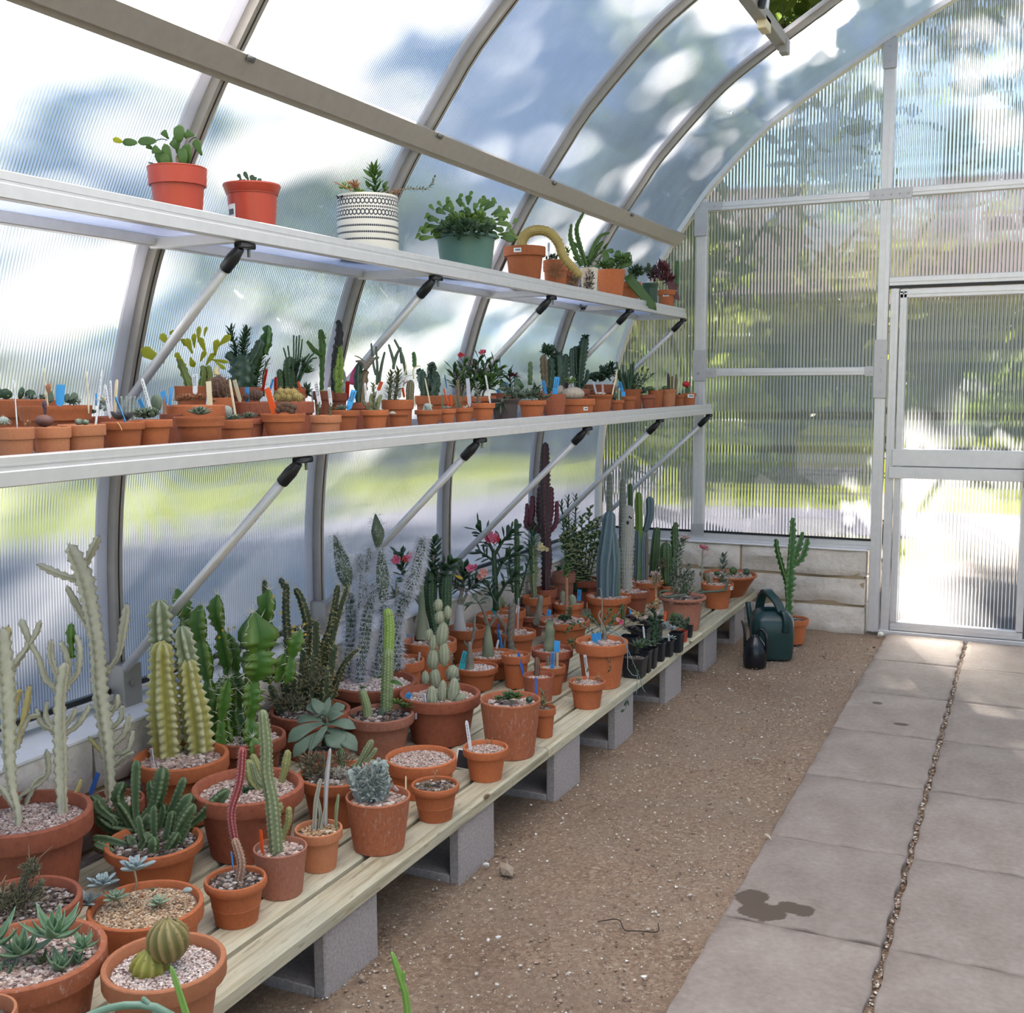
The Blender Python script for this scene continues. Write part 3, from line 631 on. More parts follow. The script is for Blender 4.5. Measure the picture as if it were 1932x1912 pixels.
MT['wallw'] = plain('house_wall', (.55, .53, .53), .8, 0, .08, 1, 0); MT['roofp'] = plain('pink_roof', (.48, .36, .34), .8, 0, .15, 3, 0); MT['winb'] = plain('house_window', (.10, .12, .15), .1)
hs_ = thing('house', 'pale walled house with pinkish roof beyond the end wall and doors', 'house', (4, 26, -.1), None)
MB().bbox((-7.2, 0, 0), (12, 8, 3.1)).obj('wall', MT['wallw'], hs_)
mobj('roof', [(-7.9, -.9, 2.95), (12.7, -.9, 2.95), (12.7, 4, 5.6), (-7.9, 4, 5.6), (-7.9, 8.9, 2.95), (12.7, 8.9, 2.95), (-7.9, -.9, 3.1), (12.7, -.9, 3.1)], [(6, 7, 2, 3), (3, 2, 5, 4), (0, 1, 7, 6), (0, 3, 4), (1, 5, 2), (0, 4, 5, 1)], MT['roofp'], hs_, False)
for x in (-5.6, -2.2, 1.2): f_ = MB().bbox((x, -.06, .9), (x+1.3, .02, 2.3)).obj('window', MT['wallw'], hs_); MB().box((x+.08, -.08, .98), (x+1.22, -.06, 2.22)).obj('pane', MT['winb'], f_)
fn = thing('fence', 'low dark rail fence across the lawn beyond the end wall', 'fence', (-4, 20, -.1))
for k in range(7): MB().box((k*1.8-.05, -.05, 0), (k*1.8+.05, .05, 1.1)).obj('post', MT['trunk'], fn)
for z in (.45, .95): MB().box((-.1, -.03, z), (10.9, .03, z+.12)).obj('rail', MT['trunk'], fn)
# ================================================================ pots and plants
POTS = {
 'rim': [(0,0),(.66,0),(.70,.012),(.855,.745),(.86,.76),(.985,.768),(1,.79),(1,.985),(.985,1),(.915,1),(.90,.985),(.87,.78)],
 'flat': [(0,0),(.75,0),(.78,.015),(.985,.95),(1,.98),(.985,1),(.935,1),(.92,.985),(.88,.8)],
 'round': [(0,0),(.66,0),(.68,.01),(.77,.38),(.79,.40),(.78,.42),(.845,.70),(.87,.72),(.865,.75),(.96,.79),(1,.86),(1,.93),(.965,.99),(.91,1),(.88,.97),(.86,.8)],
 'bowl': [(0,0),(.54,0),(.62,.03),(.74,.22),(.84,.52),(.87,.68),(.96,.70),(.975,.88),(1,.92),(1,1),(.93,1),(.91,.9)],
 'low': [(0,0),(.80,0),(.83,.02),(.90,.62),(.905,.64),(.985,.655),(1,.69),(1,.98),(.98,1),(.93,1),(.915,.97),(.89,.75)],
 'lip': [(0,0),(.68,0),(.70,.01),(.755,.4),(.84,.82),(.88,.9),(.97,.915),(1,.955),(.985,1),(.92,1),(.86,.95),(.83,.8)],
 'cone': [(0,0),(.50,0),(.53,.02),(.93,.88),(.985,.91),(1,.96),(.98,1),(.93,1),(.89,.9)],
 'plas': [(0,0),(.74,0),(.76,.01),(.87,.66),(.955,.665),(.985,.97),(1,.985),(.99,1),(.95,1),(.91,.75)],
 'plain': [(0,0),(.74,0),(.76,.01),(.86,.8),(.90,.82),(.97,.93),(1,.97),(.99,1),(.93,1),(.89,.8)],
 'cyl': [(0,0),(.93,0),(.985,.02),(1,.05),(1,.98),(.985,1),(.94,1),(.925,.97),(.925,.8)],
 'tub': [(0,0),(.74,0),(.78,.025),(.915,.90),(.92,.92),(.99,.93),(1.01,.965),(1,1),(.93,1),(.88,.9)],
 'sq': [(0,0),(.78,0),(.80,.01),(.93,.84),(.97,.85),(.99,.99),(.98,1),(.95,1),(.92,.85)],
 'rose': [(0,0),(.72,0),(.75,.012),(.93,.86),(.985,.88),(1,.93),(.99,.99),(.97,1),(.91,1),(.90,.97),(.88,.8)],
}
_pm = {}
def pot_mesh(kind, mat):
    if (kind, mat) not in _pm:
        V, F = lathe(POTS[kind], 32, 9 if kind == 'sq' else 0); _pm[kind, mat] = rawmesh('pot', V, F, MT[mat], True)
        _pm[kind, mat].set_sharp_from_angle(angle=R_(38))
    return _pm[kind, mat]
SOILC = {'gravel': [(.46, .33, .27), (.56, .43, .36), (.36, .25, .20), (.64, .55, .48), (.30, .20, .17), (.50, .36, .27)],
         'tan': [(.50, .33, .18), (.40, .25, .13), (.58, .42, .26), (.30, .18, .10), (.62, .52, .38)],
         'dark': [(.10, .075, .055), (.17, .12, .09), (.06, .045, .04), (.42, .37, .33), (.22, .15, .11)],
         'pale': [(.62, .50, .43), (.70, .60, .53), (.50, .38, .33), (.42, .32, .29), (.76, .69, .63)]}
_sm = {}
def soil_mesh(kind, dense):
    """unit disc of soil, and the stones on it as a second mesh; dense = stones across the disc"""
    k = (kind, dense)
    if k not in _sm:
        n, M = 6, 24; dense = max(dense, 1); V = [(0, 0, .03)]; F = []
        for i in range(1, n+1):
            for j in range(M): a = j*2*math.pi/M; V.append((i/n*math.cos(a), i/n*math.sin(a), .03*(1-(i/n)**2)+rng.normal(0, .008)))
        F += [(0, 1+j, 1+(j+1) % M) for j in range(M)]
        F += [(1+(i-1)*M+j, 1+i*M+j, 1+i*M+(j+1) % M, 1+(i-1)*M+(j+1) % M) for i in range(1, n) for j in range(M)]
        a = rawmesh('soil', V, F, MT['soil_dark' if kind == 'dark' else 'soil_gravel'])
        mb = MB(); s = 1.0/dense
        for _ in range(int(dense*dense*3.0) if dense > 4 else 0):
            r = math.sqrt(rng.random())*.95; t = rng.random()*6.283; grit(mb, r*math.cos(t), r*math.sin(t), .03*(1-r*r)+s*.15+rng.random()*s*.25, s*rng.uniform(.55, 1.15), SOILC[kind][int(rng.integers(0, len(SOILC[kind])))])
        _sm[k] = (a, rawmesh('pebbles', mb.V, mb.F, MT['pebble'], False, col=mb.col))
    return _sm[k]
# colours: (body, ridge or margin, translucency, roughness)
PCOL = {
 'ghost': ((.60,.565,.40),(.38,.35,.22),.05,.6), 'ghosty': ((.60,.52,.20),(.50,.36,.14),.06,.6), 'ammak': ((.40,.36,.075),(.62,.58,.33),.0,.5), 'ammaktop': ((.20,.24,.12),(.58,.57,.38),.0,.5),
 'grand': ((.060,.165,.018),(.16,.24,.035),.08,.4), 'dkspiny': ((.035,.06,.022),(.085,.085,.04),0,.7), 'stap': ((.048,.088,.03),(.15,.20,.085),0,.6), 'redrope': ((.20,.018,.030),(.46,.16,.12),0,.6), 'redropeb': ((.26,.13,.09),(.50,.34,.22),0,.7),
 'knob': ((.14,.18,.085),(.32,.32,.16),0,.6), 'knoby': ((.22,.23,.07),(.36,.33,.13),0,.6), 'greystem': ((.24,.24,.17),(.46,.43,.34),0,.7), 'whitestem': ((.50,.46,.46),(.26,.25,.19),0,.7), 'silver': ((.27,.32,.28),(.42,.45,.41),.05,.7),
 'falcata': ((.105,.155,.10),(.17,.22,.15),.04,.55), 'paper': ((.25,.27,.165),(.38,.38,.26),0,.8), 'tallg': ((.17,.24,.085),(.36,.38,.19),0,.6), 'tallgt': ((.20,.34,.05),(.40,.46,.15),0,.6),
 'dotcol': ((.018,.055,.022),(.06,.11,.04),0,.6), 'blue': ((.065,.115,.14),(.17,.22,.215),0,.6), 'bluel': ((.07,.14,.075),(.20,.25,.17),0,.6), 'greencol': ((.035,.085,.022),(.085,.13,.04),0,.5), 'limecol': ((.12,.22,.025),(.2,.28,.05),.06,.5),
 'redtri': ((.085,.016,.028),(.20,.03,.055),0,.5), 'redtrid': ((.045,.022,.022),(.10,.025,.03),0,.5), 'woolly': ((.34,.33,.27),(.47,.46,.40),0,.9), 'woollyg': ((.17,.18,.14),(.28,.28,.23),0,.9),
 'opfuzz': ((.075,.105,.06),(.16,.19,.13),0,.8), 'opleaf': ((.06,.12,.05),(.12,.18,.08),0,.6), 'euph': ((.03,.10,.02),(.10,.20,.05),0,.45),
 'leaf': ((.075,.165,.028),(.12,.22,.05),.35,.4), 'leafd': ((.03,.075,.03),(.055,.11,.045),.18,.35), 'leafg': ((.09,.13,.085),(.15,.19,.12),.15,.5), 'leafl': ((.14,.26,.04),(.24,.34,.08),.35,.4), 'yel': ((.50,.52,.03),(.75,.68,.12),.6,.4), 'yeld': ((.11,.17,.03),(.25,.27,.05),.1,.5),
 'leafr': ((.12,.03,.035),(.22,.05,.06),.2,.4), 'leafp': ((.055,.022,.04),(.10,.04,.06),.1,.4), 'aloe': ((.105,.205,.095),(.34,.44,.28),.06,.45), 'ech': ((.27,.345,.335),(.42,.48,.46),.08,.6), 'echg': ((.27,.38,.24),(.42,.48,.33),.1,.55), 'olive': ((.10,.12,.04),(.2,.2,.08),.1,.5),
 'agave': ((.09,.135,.085),(.30,.34,.24),.05,.5), 'rosd': ((.04,.09,.035),(.10,.16,.06),.08,.5), 'darkro': ((.028,.022,.022),(.06,.045,.04),0,.4), 'rust': ((.36,.15,.065),(.50,.25,.13),.15,.5), 'jade': ((.075,.155,.05),(.50,.48,.24),.2,.4), 'jaded': ((.02,.055,.028),(.05,.09,.05),0,.4),
 'bar': ((.21,.22,.022),(.42,.36,.09),0,.5), 'bar2': ((.13,.12,.03),(.38,.28,.11),0,.6), 'gold': ((.36,.26,.075),(.62,.48,.18),.1,.7), 'brown': ((.13,.07,.045),(.20,.12,.075),0,.8), 'stick': ((.34,.16,.075),(.40,.22,.12),0,.8), 'bark': ((.16,.135,.105),(.25,.22,.18),0,.85), 'caud': ((.21,.19,.14),(.31,.28,.22),0,.8), 'caudw': ((.46,.44,.42),(.52,.50,.48),0,.8), 'caudg': ((.16,.19,.115),(.25,.27,.17),0,.7),
 'hairb': ((.075,.045,.032),(.17,.09,.06),0,.9), 'black': ((.014,.013,.016),(.03,.028,.03),0,.6), 'speck': ((.20,.15,.085),(.10,.07,.04),0,.8), 'wooll': ((.44,.36,.28),(.50,.42,.33),0,.9), 'lime': ((.15,.26,.03),(.34,.42,.07),.1,.5), 'pink': ((.55,.06,.19),(.65,.12,.3),.2,.5), 'moss': ((.08,.09,.045),(.16,.15,.08),0,.9), 'dry': ((.30,.22,.13),(.42,.32,.2),.05,.8), 'drygrn': ((.12,.115,.06),(.22,.19,.11),0,.8), 'root': ((.04,.025,.03),(.07,.045,.045),0,.8), 'moon': ((.13,.06,.05),(.2,.09,.07),0,.7),
 'fpink': ((.72,.10,.20),(.85,.42,.48),.3,.5), 'fred': ((.60,.02,.03),(.7,.08,.06),.15,.5), 'fsalm': ((.75,.30,.26),(.85,.55,.48),.3,.5), 'fcream': ((.80,.66,.33),(.85,.78,.5),.3,.5), 'fyel': ((.70,.46,.03),(.8,.6,.1),.3,.5), 'fpale': ((.62,.42,.40),(.72,.55,.5),.3,.5), 'moonr': ((.55,.012,.02),(.7,.04,.05),.05,.5), 'pencil': ((.19,.36,.06),(.28,.44,.10),.1,.4), 'pencilb': ((.17,.29,.20),(.26,.38,.28),.1,.4),
 'spw': ((.72,.68,.55),(.72,.68,.55),.1,.6), 'spy': ((.66,.54,.24),(.66,.54,.24),.1,.6), 'spb': ((.24,.14,.075),(.24,.14,.075),0,.6), 'spd': ((.06,.035,.022),(.06,.035,.022),0,.6), 'hair': ((.74,.74,.78),(.74,.74,.78),.45,.8), 'wire': ((.16,.24,.25),(.16,.24,.25),0,.6),
}
_pc = {}
def PM(k):
    if k not in _pc: v = PCOL[k]; _pc[k] = plant('plant_'+k, v[0], v[1], v[3], v[2])
    return _pc[k]
# stem habits: ribs, groove depth, tooth, pitch, segment length, tip profile, spines (length, per areole, colour)
HAB = {
 'ghost': (4,.42,.30,.024,0,'col',(.009,1,'spd')), 'ammak': (6,.46,.24,.024,0,'col',(.005,2,'spb')), 'grand': (3,.72,.26,.024,.105,'col',(.021,2,'spw')), 'dkspiny': (4,.40,.2,.016,0,'col',(.020,4,'spy')), 'stap': (4,.45,.15,.012,0,'col',(.0035,1,'spw')),
 'rope': (6,.28,.16,.010,0,'col',(.004,2,'spw')), 'knob': (7,.22,.16,.012,0,'col',(.005,1,'spw')), 'thin': (4,.35,.0,.02,0,'col',None), 'smooth': (0,0,0,.02,0,'col',None), 'taper': (0,0,0,.02,0,'taper',None), 'tallg': (10,.12,.14,.010,0,'col',(.005,1,'spw')),
 'paper': (8,.10,.10,.008,0,'ball',(.007,1,'spw')), 'col': (8,.24,.0,.016,0,'col',(.006,3,'spw')), 'dot': (11,.16,.0,.013,0,'col',(.003,3,'spw')), 'cer': (6,.36,.0,.02,0,'col',(.003,2,'spw')), 'wool': (14,.06,.0,.011,0,'col',(.008,4,'spw')), 'tri': (3,.55,.18,.018,0,'col',(.005,1,'spd')), 'tri4': (4,.55,.20,.022,0,'col',(.003,1,'spd')), 'euph': (3,.72,.42,.032,.0,'col',(.003,1,'spd')),
 'barrel': (11,.22,.0,.013,0,'ball',(.007,3,'spb')), 'ball': (13,.16,.0,.010,0,'ball',(.009,4,'spb')), 'ballw': (14,.10,.0,.010,0,'ball',(.007,4,'spw')), 'bally': (13,.16,.0,.010,0,'ball',(.010,4,'spy')), 'soft': (0,0,0,.02,0,'ball',None), 'pad': (0,0,0,.02,0,'ball',(.012,2,'spw')), 'gold': (16,.10,.0,.009,0,'col',(.007,4,'spy')), 'bump': (5,.25,.35,.016,0,'col',None), 'caud': (0,0,0,.02,0,'taper',None), 'lobes': (6,.25,.3,.03,0,'col',None), 'seg': (5,.3,.1,.02,.03,'col',None),
}
def cone_bunch(mb, p, dirs, L, w):
    for d in dirs:
        d = d/np.linalg.norm(d); a = np.cross(d, (0, 0, 1.) if abs(d[2]) < .9 else (1., 0, 0)); a /= np.linalg.norm(a); b = np.cross(d, a); o = len(mb.V)
        mb.V += [tuple(p+a*w), tuple(p-a*w*.5+b*w*.87), tuple(p-a*w*.5-b*w*.87), tuple(p+d*L)]; mb.F += [(o, o+1, o+3), (o+1, o+2, o+3), (o+2, o, o+3)]
def stem(parent, colr, hab, P, R, name='stem', spn=1.0, flat=None):
    ribs, dep, tooth, pitch, seg, prof, sp = HAB[hab]; P = np.asarray(P, float)
    L = np.linalg.norm(np.diff(P, axis=0), axis=1).sum(); R = np.atleast_1d(np.asarray(R, float)); rm = R.max()
    if ribs: pitch = max(pitch*min(1, rm/.022+.35), L/60)
    n = int(np.clip(L/pitch*3.2 if tooth else L/max(rm*.5, .004), 8, 110 if tooth else 26))
    if prof == 'ball': u = (1-np.cos(np.linspace(.06, math.pi-.02, max(n, 11))))/2
    elif prof == 'col':
        re = min(.45, max(.04, R[-1]*1.15/L)); u = np.r_[np.linspace(0, 1-re, n), 1-re*(1-np.sin(np.linspace(0, 1, 6)[1:]*math.pi/2*.985))]
    else: u = np.linspace(0, 1, n)
    Q = smooth_path(P, 60); Q = np.stack([np.interp(u, np.linspace(0, 1, 60), Q[:, k]) for k in range(3)], 1); s = u*L
    rad = np.interp(u, np.linspace(0, 1, len(R)), R)
    if prof == 'ball': rad = rad*np.sqrt(np.clip(1-(2*u-1)**2, .004, 1))
    elif prof == 'col': rad = rad*np.sqrt(np.clip(1-np.clip((u-(1-re))/re, 0, 1)**2, .003, 1))
    if seg:
        sg = seg if isinstance(seg, float) else .1; sg = L/max(1, round(L/sg)); rad = rad*(.42+.58*np.abs(np.sin(math.pi*(s/sg+.08)))**.7)
    M = max(8, ribs*4 if ribs < 9 else ribs*3) if ribs else 10
    th = np.arange(M)*2*math.pi/M; T, A, B = frames(Q, rng.normal(0, 1, 3)); tw = rng.normal(0, .3)
    ca = np.abs(np.cos(th*ribs/2)) if ribs else np.ones(M)
    f = 1-dep*(1-ca**1.3); r2 = rad[:, None]*f[None]
    kidx = np.round(th*ribs/(2*math.pi)) if ribs else th*0
    if tooth:
        tri = np.abs(((s[:, None]/pitch+.5*(kidx[None] % 2)) % 1)*2-1); r2 = r2*(1+tooth*(tri*2-1)*ca[None]**4)
    if not ribs: r2 = r2*(1+.05*np.sin(3*th[None]+s[:, None]/max(rm, .004)*1.1+tw*9))
    al = th[None]+tw*s[:, None]/max(L, .01)
    V = Q[:, None]+(np.cos(al)*r2)[..., None]*A[:, None]+(np.sin(al)*r2)[..., None]*B[:, None]
    if flat is not None: V = Q[:, None]+(V-Q[:, None])-flat[1]*((V-Q[:, None])@flat[0])[..., None]*flat[0]
    rg = np.tile(ca**5 if ribs else ca*0, (len(Q), 1))
    if not ribs: rg = np.clip(.5+.5*np.sin(s[:, None]/max(rm, .004)*1.6+2*th[None]), 0, 1)**3*np.ones((1, M))
    o = mobj(name, V.reshape(-1, 3), grid_faces(len(Q), M), PM(colr), parent, True, rg.ravel())
    if sp and spn > 0:
        mb = MB(); sl, sn, sc = sp; sl *= min(1.3, .5+rm/.03)*spn; rr = ribs if ribs else 9; step = max(pitch, L/40); ns = int(L/step)
        for k in range(rr):
            j = int(round(k*M/rr)) % M
            for i in range(1, ns+1):
                ss = (i-.25 if k % 2 else i-.6)*step
                if ss > L*.985: continue
                q = int(np.argmin(abs(s-ss))); p = V[q, j]; out = p-Q[q]; nn = np.linalg.norm(out)
                if nn < 1e-6: out = T[q]; nn = 1
                out = out/nn; 
                cone_bunch(mb, p, [out+.75*rng.normal(0, 1, 3)*(.9 if sn > 1 else .45) for _ in range(sn)], sl*rng.uniform(.7, 1.2), max(.00045, sl*.045))
        if prof in ('ball', 'col') and sl > .006:
            for _ in range(10): cone_bunch(mb, Q[-1]-T[-1]*.002, [T[-1]+.8*rng.normal(0, 1, 3)], sl*1.1, max(.00045, sl*.045))
        if mb.V: mobj('spines', mb.V, mb.F, PM(sc), o, False, kind='stuff')
    return o
SHP = {'lance': ([0,.12,.35,.65,.9,1], [.35,.75,1,.75,.25,.02]), 'obov': ([0,.2,.5,.75,.93,1], [.25,.42,.8,1,.62,.06]), 'tri': ([0,.08,.25,.6,.9,1], [.85,1,.95,.6,.18,.01]), 'strap': ([0,.1,.5,.85,.96,1], [.7,.95,1,.85,.5,.05]), 'round': ([0,.15,.45,.75,.94,1], [.3,.7,1,.9,.5,.06]), 'finger': ([0,.1,.4,.8,.95,1], [.6,.8,1,.95,.6,.08])}
def leaf_geo(b, t, w, bend=.0, shape='lance', nrm=None, thick=.14, nt=8, M=8, chan=.0):
    b, t = np.asarray(b, float), np.asarray(t, float); d = t-b; L = np.linalg.norm(d)+1e-9; d = d/L
    nrm = np.asarray(nrm if nrm is not None else (.25, -.45, .85), float); sd = np.cross(d, nrm)
    if np.linalg.norm(sd) < .05: sd = np.cross(d, (1., .2, 0))
    sd /= np.linalg.norm(sd); nr = np.cross(sd, d)
    u = np.linspace(0, 1, nt); X, Y = SHP[shape]; hw = np.interp(u, X, Y)*w/2; ht = np.maximum(hw*thick*2, w*.02)*np.where(u > .97, .3, 1)
    C = b+d*(u*L)[:, None]+nr*(bend*4*u*(1-u))[:, None]
    th = np.arange(M)*2*math.pi/M; V = C[:, None]+(hw[:, None]*np.cos(th))[..., None]*sd+(ht[:, None]*np.sin(th)+chan*hw[:, None]*(np.cos(th)**2)[None])[..., None]*nr
    rg = np.tile(np.abs(np.cos(th))**6, (nt, 1)); rg[-1] = 1
    return V.reshape(-1, 3), grid_faces(nt, M), rg.ravel()
def leafdirs(n, t0, t1, ph=0):
    for k in range(n):
        f = (k+.5)/n; az = ph+k*2.39996; tl = R_(t0+(t1-t0)*f); yield f, np.array((math.cos(az)*math.sin(tl), math.sin(az)*math.sin(tl), math.cos(tl)))
def rosette(parent, colr, c, R, n, w, t0, t1, shape, sep, thick=.16, bend=.0, chan=.25):
    c = np.array(c, float); mb = MB(); ph = rng.random()*6
    for f, d in leafdirs(n, t0, t1, ph):
        L = R*(.45+.55*f)*rng.uniform(.9, 1.1); side = np.cross(d, (0, 0, 1.)); nn = np.cross(side, d) if np.linalg.norm(side) > .05 else np.array((1., 0, 0)); 
        if nn[2] < 0: nn = -nn
        G = leaf_geo(c+d*L*.06, c+d*L, w*(.6+.4*f), -bend*L if bend > 0 else abs(bend)*L*.0, shape, nn, thick, 8 if sep else 5, 8 if sep else 6, chan)
        if sep: mobj('leaf', G[0], G[1], PM(colr), parent, True, G[2])
        else: mb.add(G[0], G[1], G[2])
    if not sep: return mobj('rosette', mb.V, mb.F, PM(colr), parent, True, mb.rg)
def foliage(parent, colr, c, rad, n, L, w, shape='lance', name='foliage'):
    mb = MB(); c = np.array(c, float); rad = np.array(rad)
    for _ in range(n):
        p = rng.normal(0, 1, 3); p = p/np.linalg.norm(p)*rng.random()**.4; d = p*np.array((1, 1, .8))+np.array((0, 0, .45))+rng.normal(0, .35, 3); d /= np.linalg.norm(d); q = c+p*rad
        G = leaf_geo(q-d*L/2, q+d*L/2*rng.uniform(.7, 1.1), w*rng.uniform(.75, 1.1), 0, shape, rng.normal(0, 1, 3)+np.array((0, -.4, 1)), .12, 4, 6, .2); mb.add(*G)
    return mobj(name, mb.V, mb.F, PM(colr), parent, True, mb.rg, kind='stuff')
def leafy(parent, colr, P, r, n, L, w, scol, droop=0., shape='lance', from_=.15, sep=False, tl=(35, 85)):
    Q = smooth_path(P, 24); o = mobj('branch', *tube(Q, [r, r*.6], 7), PM(scol), parent, True, np.zeros(24*7)); mb = MB(); T, A, B = frames(Q)
    for k in range(n):
        f = from_+(1-from_)*(k+.5)/n; i = min(int(f*23), 22); az = k*2.4; ti = R_(tl[1]+(tl[0]-tl[1])*f); d = T[i]*math.cos(ti)+(A[i]*math.cos(az)+B[i]*math.sin(az))*math.sin(ti)-np.array((0, 0, droop)); d /= np.linalg.norm(d)
        G = leaf_geo(Q[i]+d*r, Q[i]+d*(r+L*rng.uniform(.75, 1.1)), w, 0, shape, T[i]+np.array((0, -.2, .3)), .12, 6 if sep else 4, 6, .2)
        if sep: mobj('leaf', G[0], G[1], PM(colr), o, True, G[2])
        else: mb.add(*G)
    if mb.V: mobj('foliage', mb.V, mb.F, PM(colr), o, True, mb.rg, kind='stuff')
    return o
def flower(parent, colr, c, s, n=5):
    mb = MB(); c = np.array(c, float); ax = np.array((.35, -.75, .55)); ax = ax/np.linalg.norm(ax)+rng.normal(0, .25, 3); ax /= np.linalg.norm(ax); a = np.cross(ax, (0, 0, 1)); a /= np.linalg.norm(a); b = np.cross(ax, a)
    for k in range(n):
        t = k*2*math.pi/n+rng.normal(0, .1); d = a*math.cos(t)+b*math.sin(t)+ax*.35; d /= np.linalg.norm(d); mb.add(*leaf_geo(c, c+d*s/2, s*.42, 0, 'obov', ax, .06, 5, 6, .1))
    return mobj('flower', mb.V, mb.F, PM(colr), parent, True, mb.rg)
def hair(parent, P, r, L, n, name='hair'):
    Q = smooth_path(P, 20); T, A, B = frames(Q); V = []; F = []; R2 = np.interp(np.linspace(0, 1, 20), np.linspace(0, 1, len(r)), r)
    for _ in range(n):
        i = int(rng.integers(0, 20)); az = rng.random()*6.283; o = A[i]*math.cos(az)+B[i]*math.sin(az); p = Q[i]+o*R2[i]; d = o+rng.normal(0, .55, 3)+np.array((0, 0, -.25)); d /= np.linalg.norm(d); l = L*rng.uniform(.5, 1.2); q = p+d*l*.5; e = q+(d+np.array((0, 0, -.7))+rng.normal(0, .4, 3))*l*.4; sd_ = np.cross(d, o+rng.normal(0, .3, 3)); sd_ = sd_/(np.linalg.norm(sd_)+1e-9)*.00085; k = len(V)
        V += [tuple(p-sd_), tuple(p+sd_), tuple(q+sd_*.8), tuple(q-sd_*.8), tuple(e)]; F += [(k, k+1, k+2, k+3), (k+3, k+2, k+4)]
    mobj(name, V, F, PM('hair'), parent, False, kind='stuff')
TAGN = {'white': 'white plastic plant label', 'ivory': 'cream plant label', 'blue': 'blue plastic plant label', 'teal': 'turquoise plant label', 'navy': 'deep blue plant label', 'orange': 'orange plastic plant label', 'redtag': 'red plant label', 'grey': 'grey plant label', 'photo': 'plant label with a printed picture', 'slate': 'black plaque'}
def plabel(parent, colr, b, t, w):
    b, t = np.array(b, float), np.array(t, float); d = t-b; L = np.linalg.norm(d); d /= L; b = b-d*L*.15; L *= 1.15
    az = -.35+rng.normal(0, .35); sd_ = np.array((math.cos(az), -math.sin(az)*-1*.6, 0)); sd_ -= d*(sd_@d); sd_ /= np.linalg.norm(sd_); nr = np.cross(sd_, d)*.0007
    rnd = colr in ('white', 'ivory') and w < .012
    pr = [(0, .25), (.12, 1), (.90, 1), (.96, .9 if not rnd else .8), (1, .98 if not rnd else .35)] if rnd else [(0, .2), (.15, 1), (.5, 1), (1, 1)]
    V = []; 
    for u, k in pr:
        c = b+d*L*u
        for s_, q in ((-1, 1), (1, 1), (1, -1), (-1, -1)): V.append(c+sd_*w/2*k*s_+nr*q)
    o = mobj('plant_label', V, grid_faces(len(pr), 4), MT[colr], parent, False, label=TAGN[colr])
    if colr in ('blue', 'white', 'teal') and L > .05:
        mb = MB(); front = nr/np.linalg.norm(nr); front = front if front[1] < 0 else -front
        for row in (-.2, .18) if not rnd else (0,):
            u = .45
            while u < .88:
                l = rng.uniform(.03, .08); c0, c1 = b+d*L*u+sd_*w*row+front*.0013, b+d*L*(u+l)+sd_*w*row+front*.0013; k = len(mb.V); h = sd_*w*.09
                mb.V += [tuple(c0-h), tuple(c1-h), tuple(c1+h), tuple(c0+h)]; mb.F.append((k, k+1, k+2, k+3)); u += l+.03
        if mb.V: mobj('handwriting', mb.V, mb.F, MT['stickbl'], o, False, kind='stuff')
    return o
CAMV = np.array((.42, -.91, 0))      # roughly towards the aisle: where stickers face
def sticker(parent, R, h, kind, zf, daz, w, hh):
    prf = POTS[kind]; rr = R*np.interp(zf, [z for r, z in prf[2:8]], [r for r, z in prf[2:8]]); a0 = math.atan2(CAMV[1], CAMV[0])+daz; n = 6; V = []
    for i in range(n+1):
        a = a0+(i/n-.5)*w/rr
        for z in (zf*h-hh/2, zf*h+hh/2):
            for k in (.0006, .0016): V.append(((rr+k)*math.cos(a), (rr+k)*math.sin(a), z))
    F = []
    for i in range(n):
        p, q = 4*i, 4*i+4; F += [(p+1, q+1, q+3, p+3), (p, p+2, q+2, q), (p+2, p+3, q+3, q+2), (p, q, q+1, p+1)]
    F += [(0, 1, 3, 2), (4*n, 4*n+2, 4*n+3, 4*n+1)]
    o = mobj('sticker', V, F, MT['white'], parent, False, label='white paper sticker')
    V = []; F = []
    for k in range(4):
        a = a0+((k+.7)/5-.46)*w/rr*.8; b = a+w/rr*.13; m = len(V); V += [((rr+.0022)*math.cos(q), (rr+.0022)*math.sin(q), z) for q, z in ((a, zf*h-hh*.15), (b, zf*h-hh*.15), (b, zf*h+hh*.2), (a, zf*h+hh*.2))]; F.append((m, m+1, m+2, m+3))
    mobj('print', V, F, MT['stickbl'], o, False, kind='stuff')
def pad(parent, colr, b, t, w, hab='pad', spn=1., thick=.35, nrm=None):
    nn = np.array(nrm if nrm is not None else CAMV+rng.normal(0, .35, 3)); nn = nn/np.linalg.norm(nn); return stem(parent, colr, hab, [b, t], w/2, 'pad', spn, (nn, 1-thick))
CATN = {'pot': 'potted plant', 'cac': 'potted cactus', 'suc': 'potted succulent', 'pt': 'pot'}
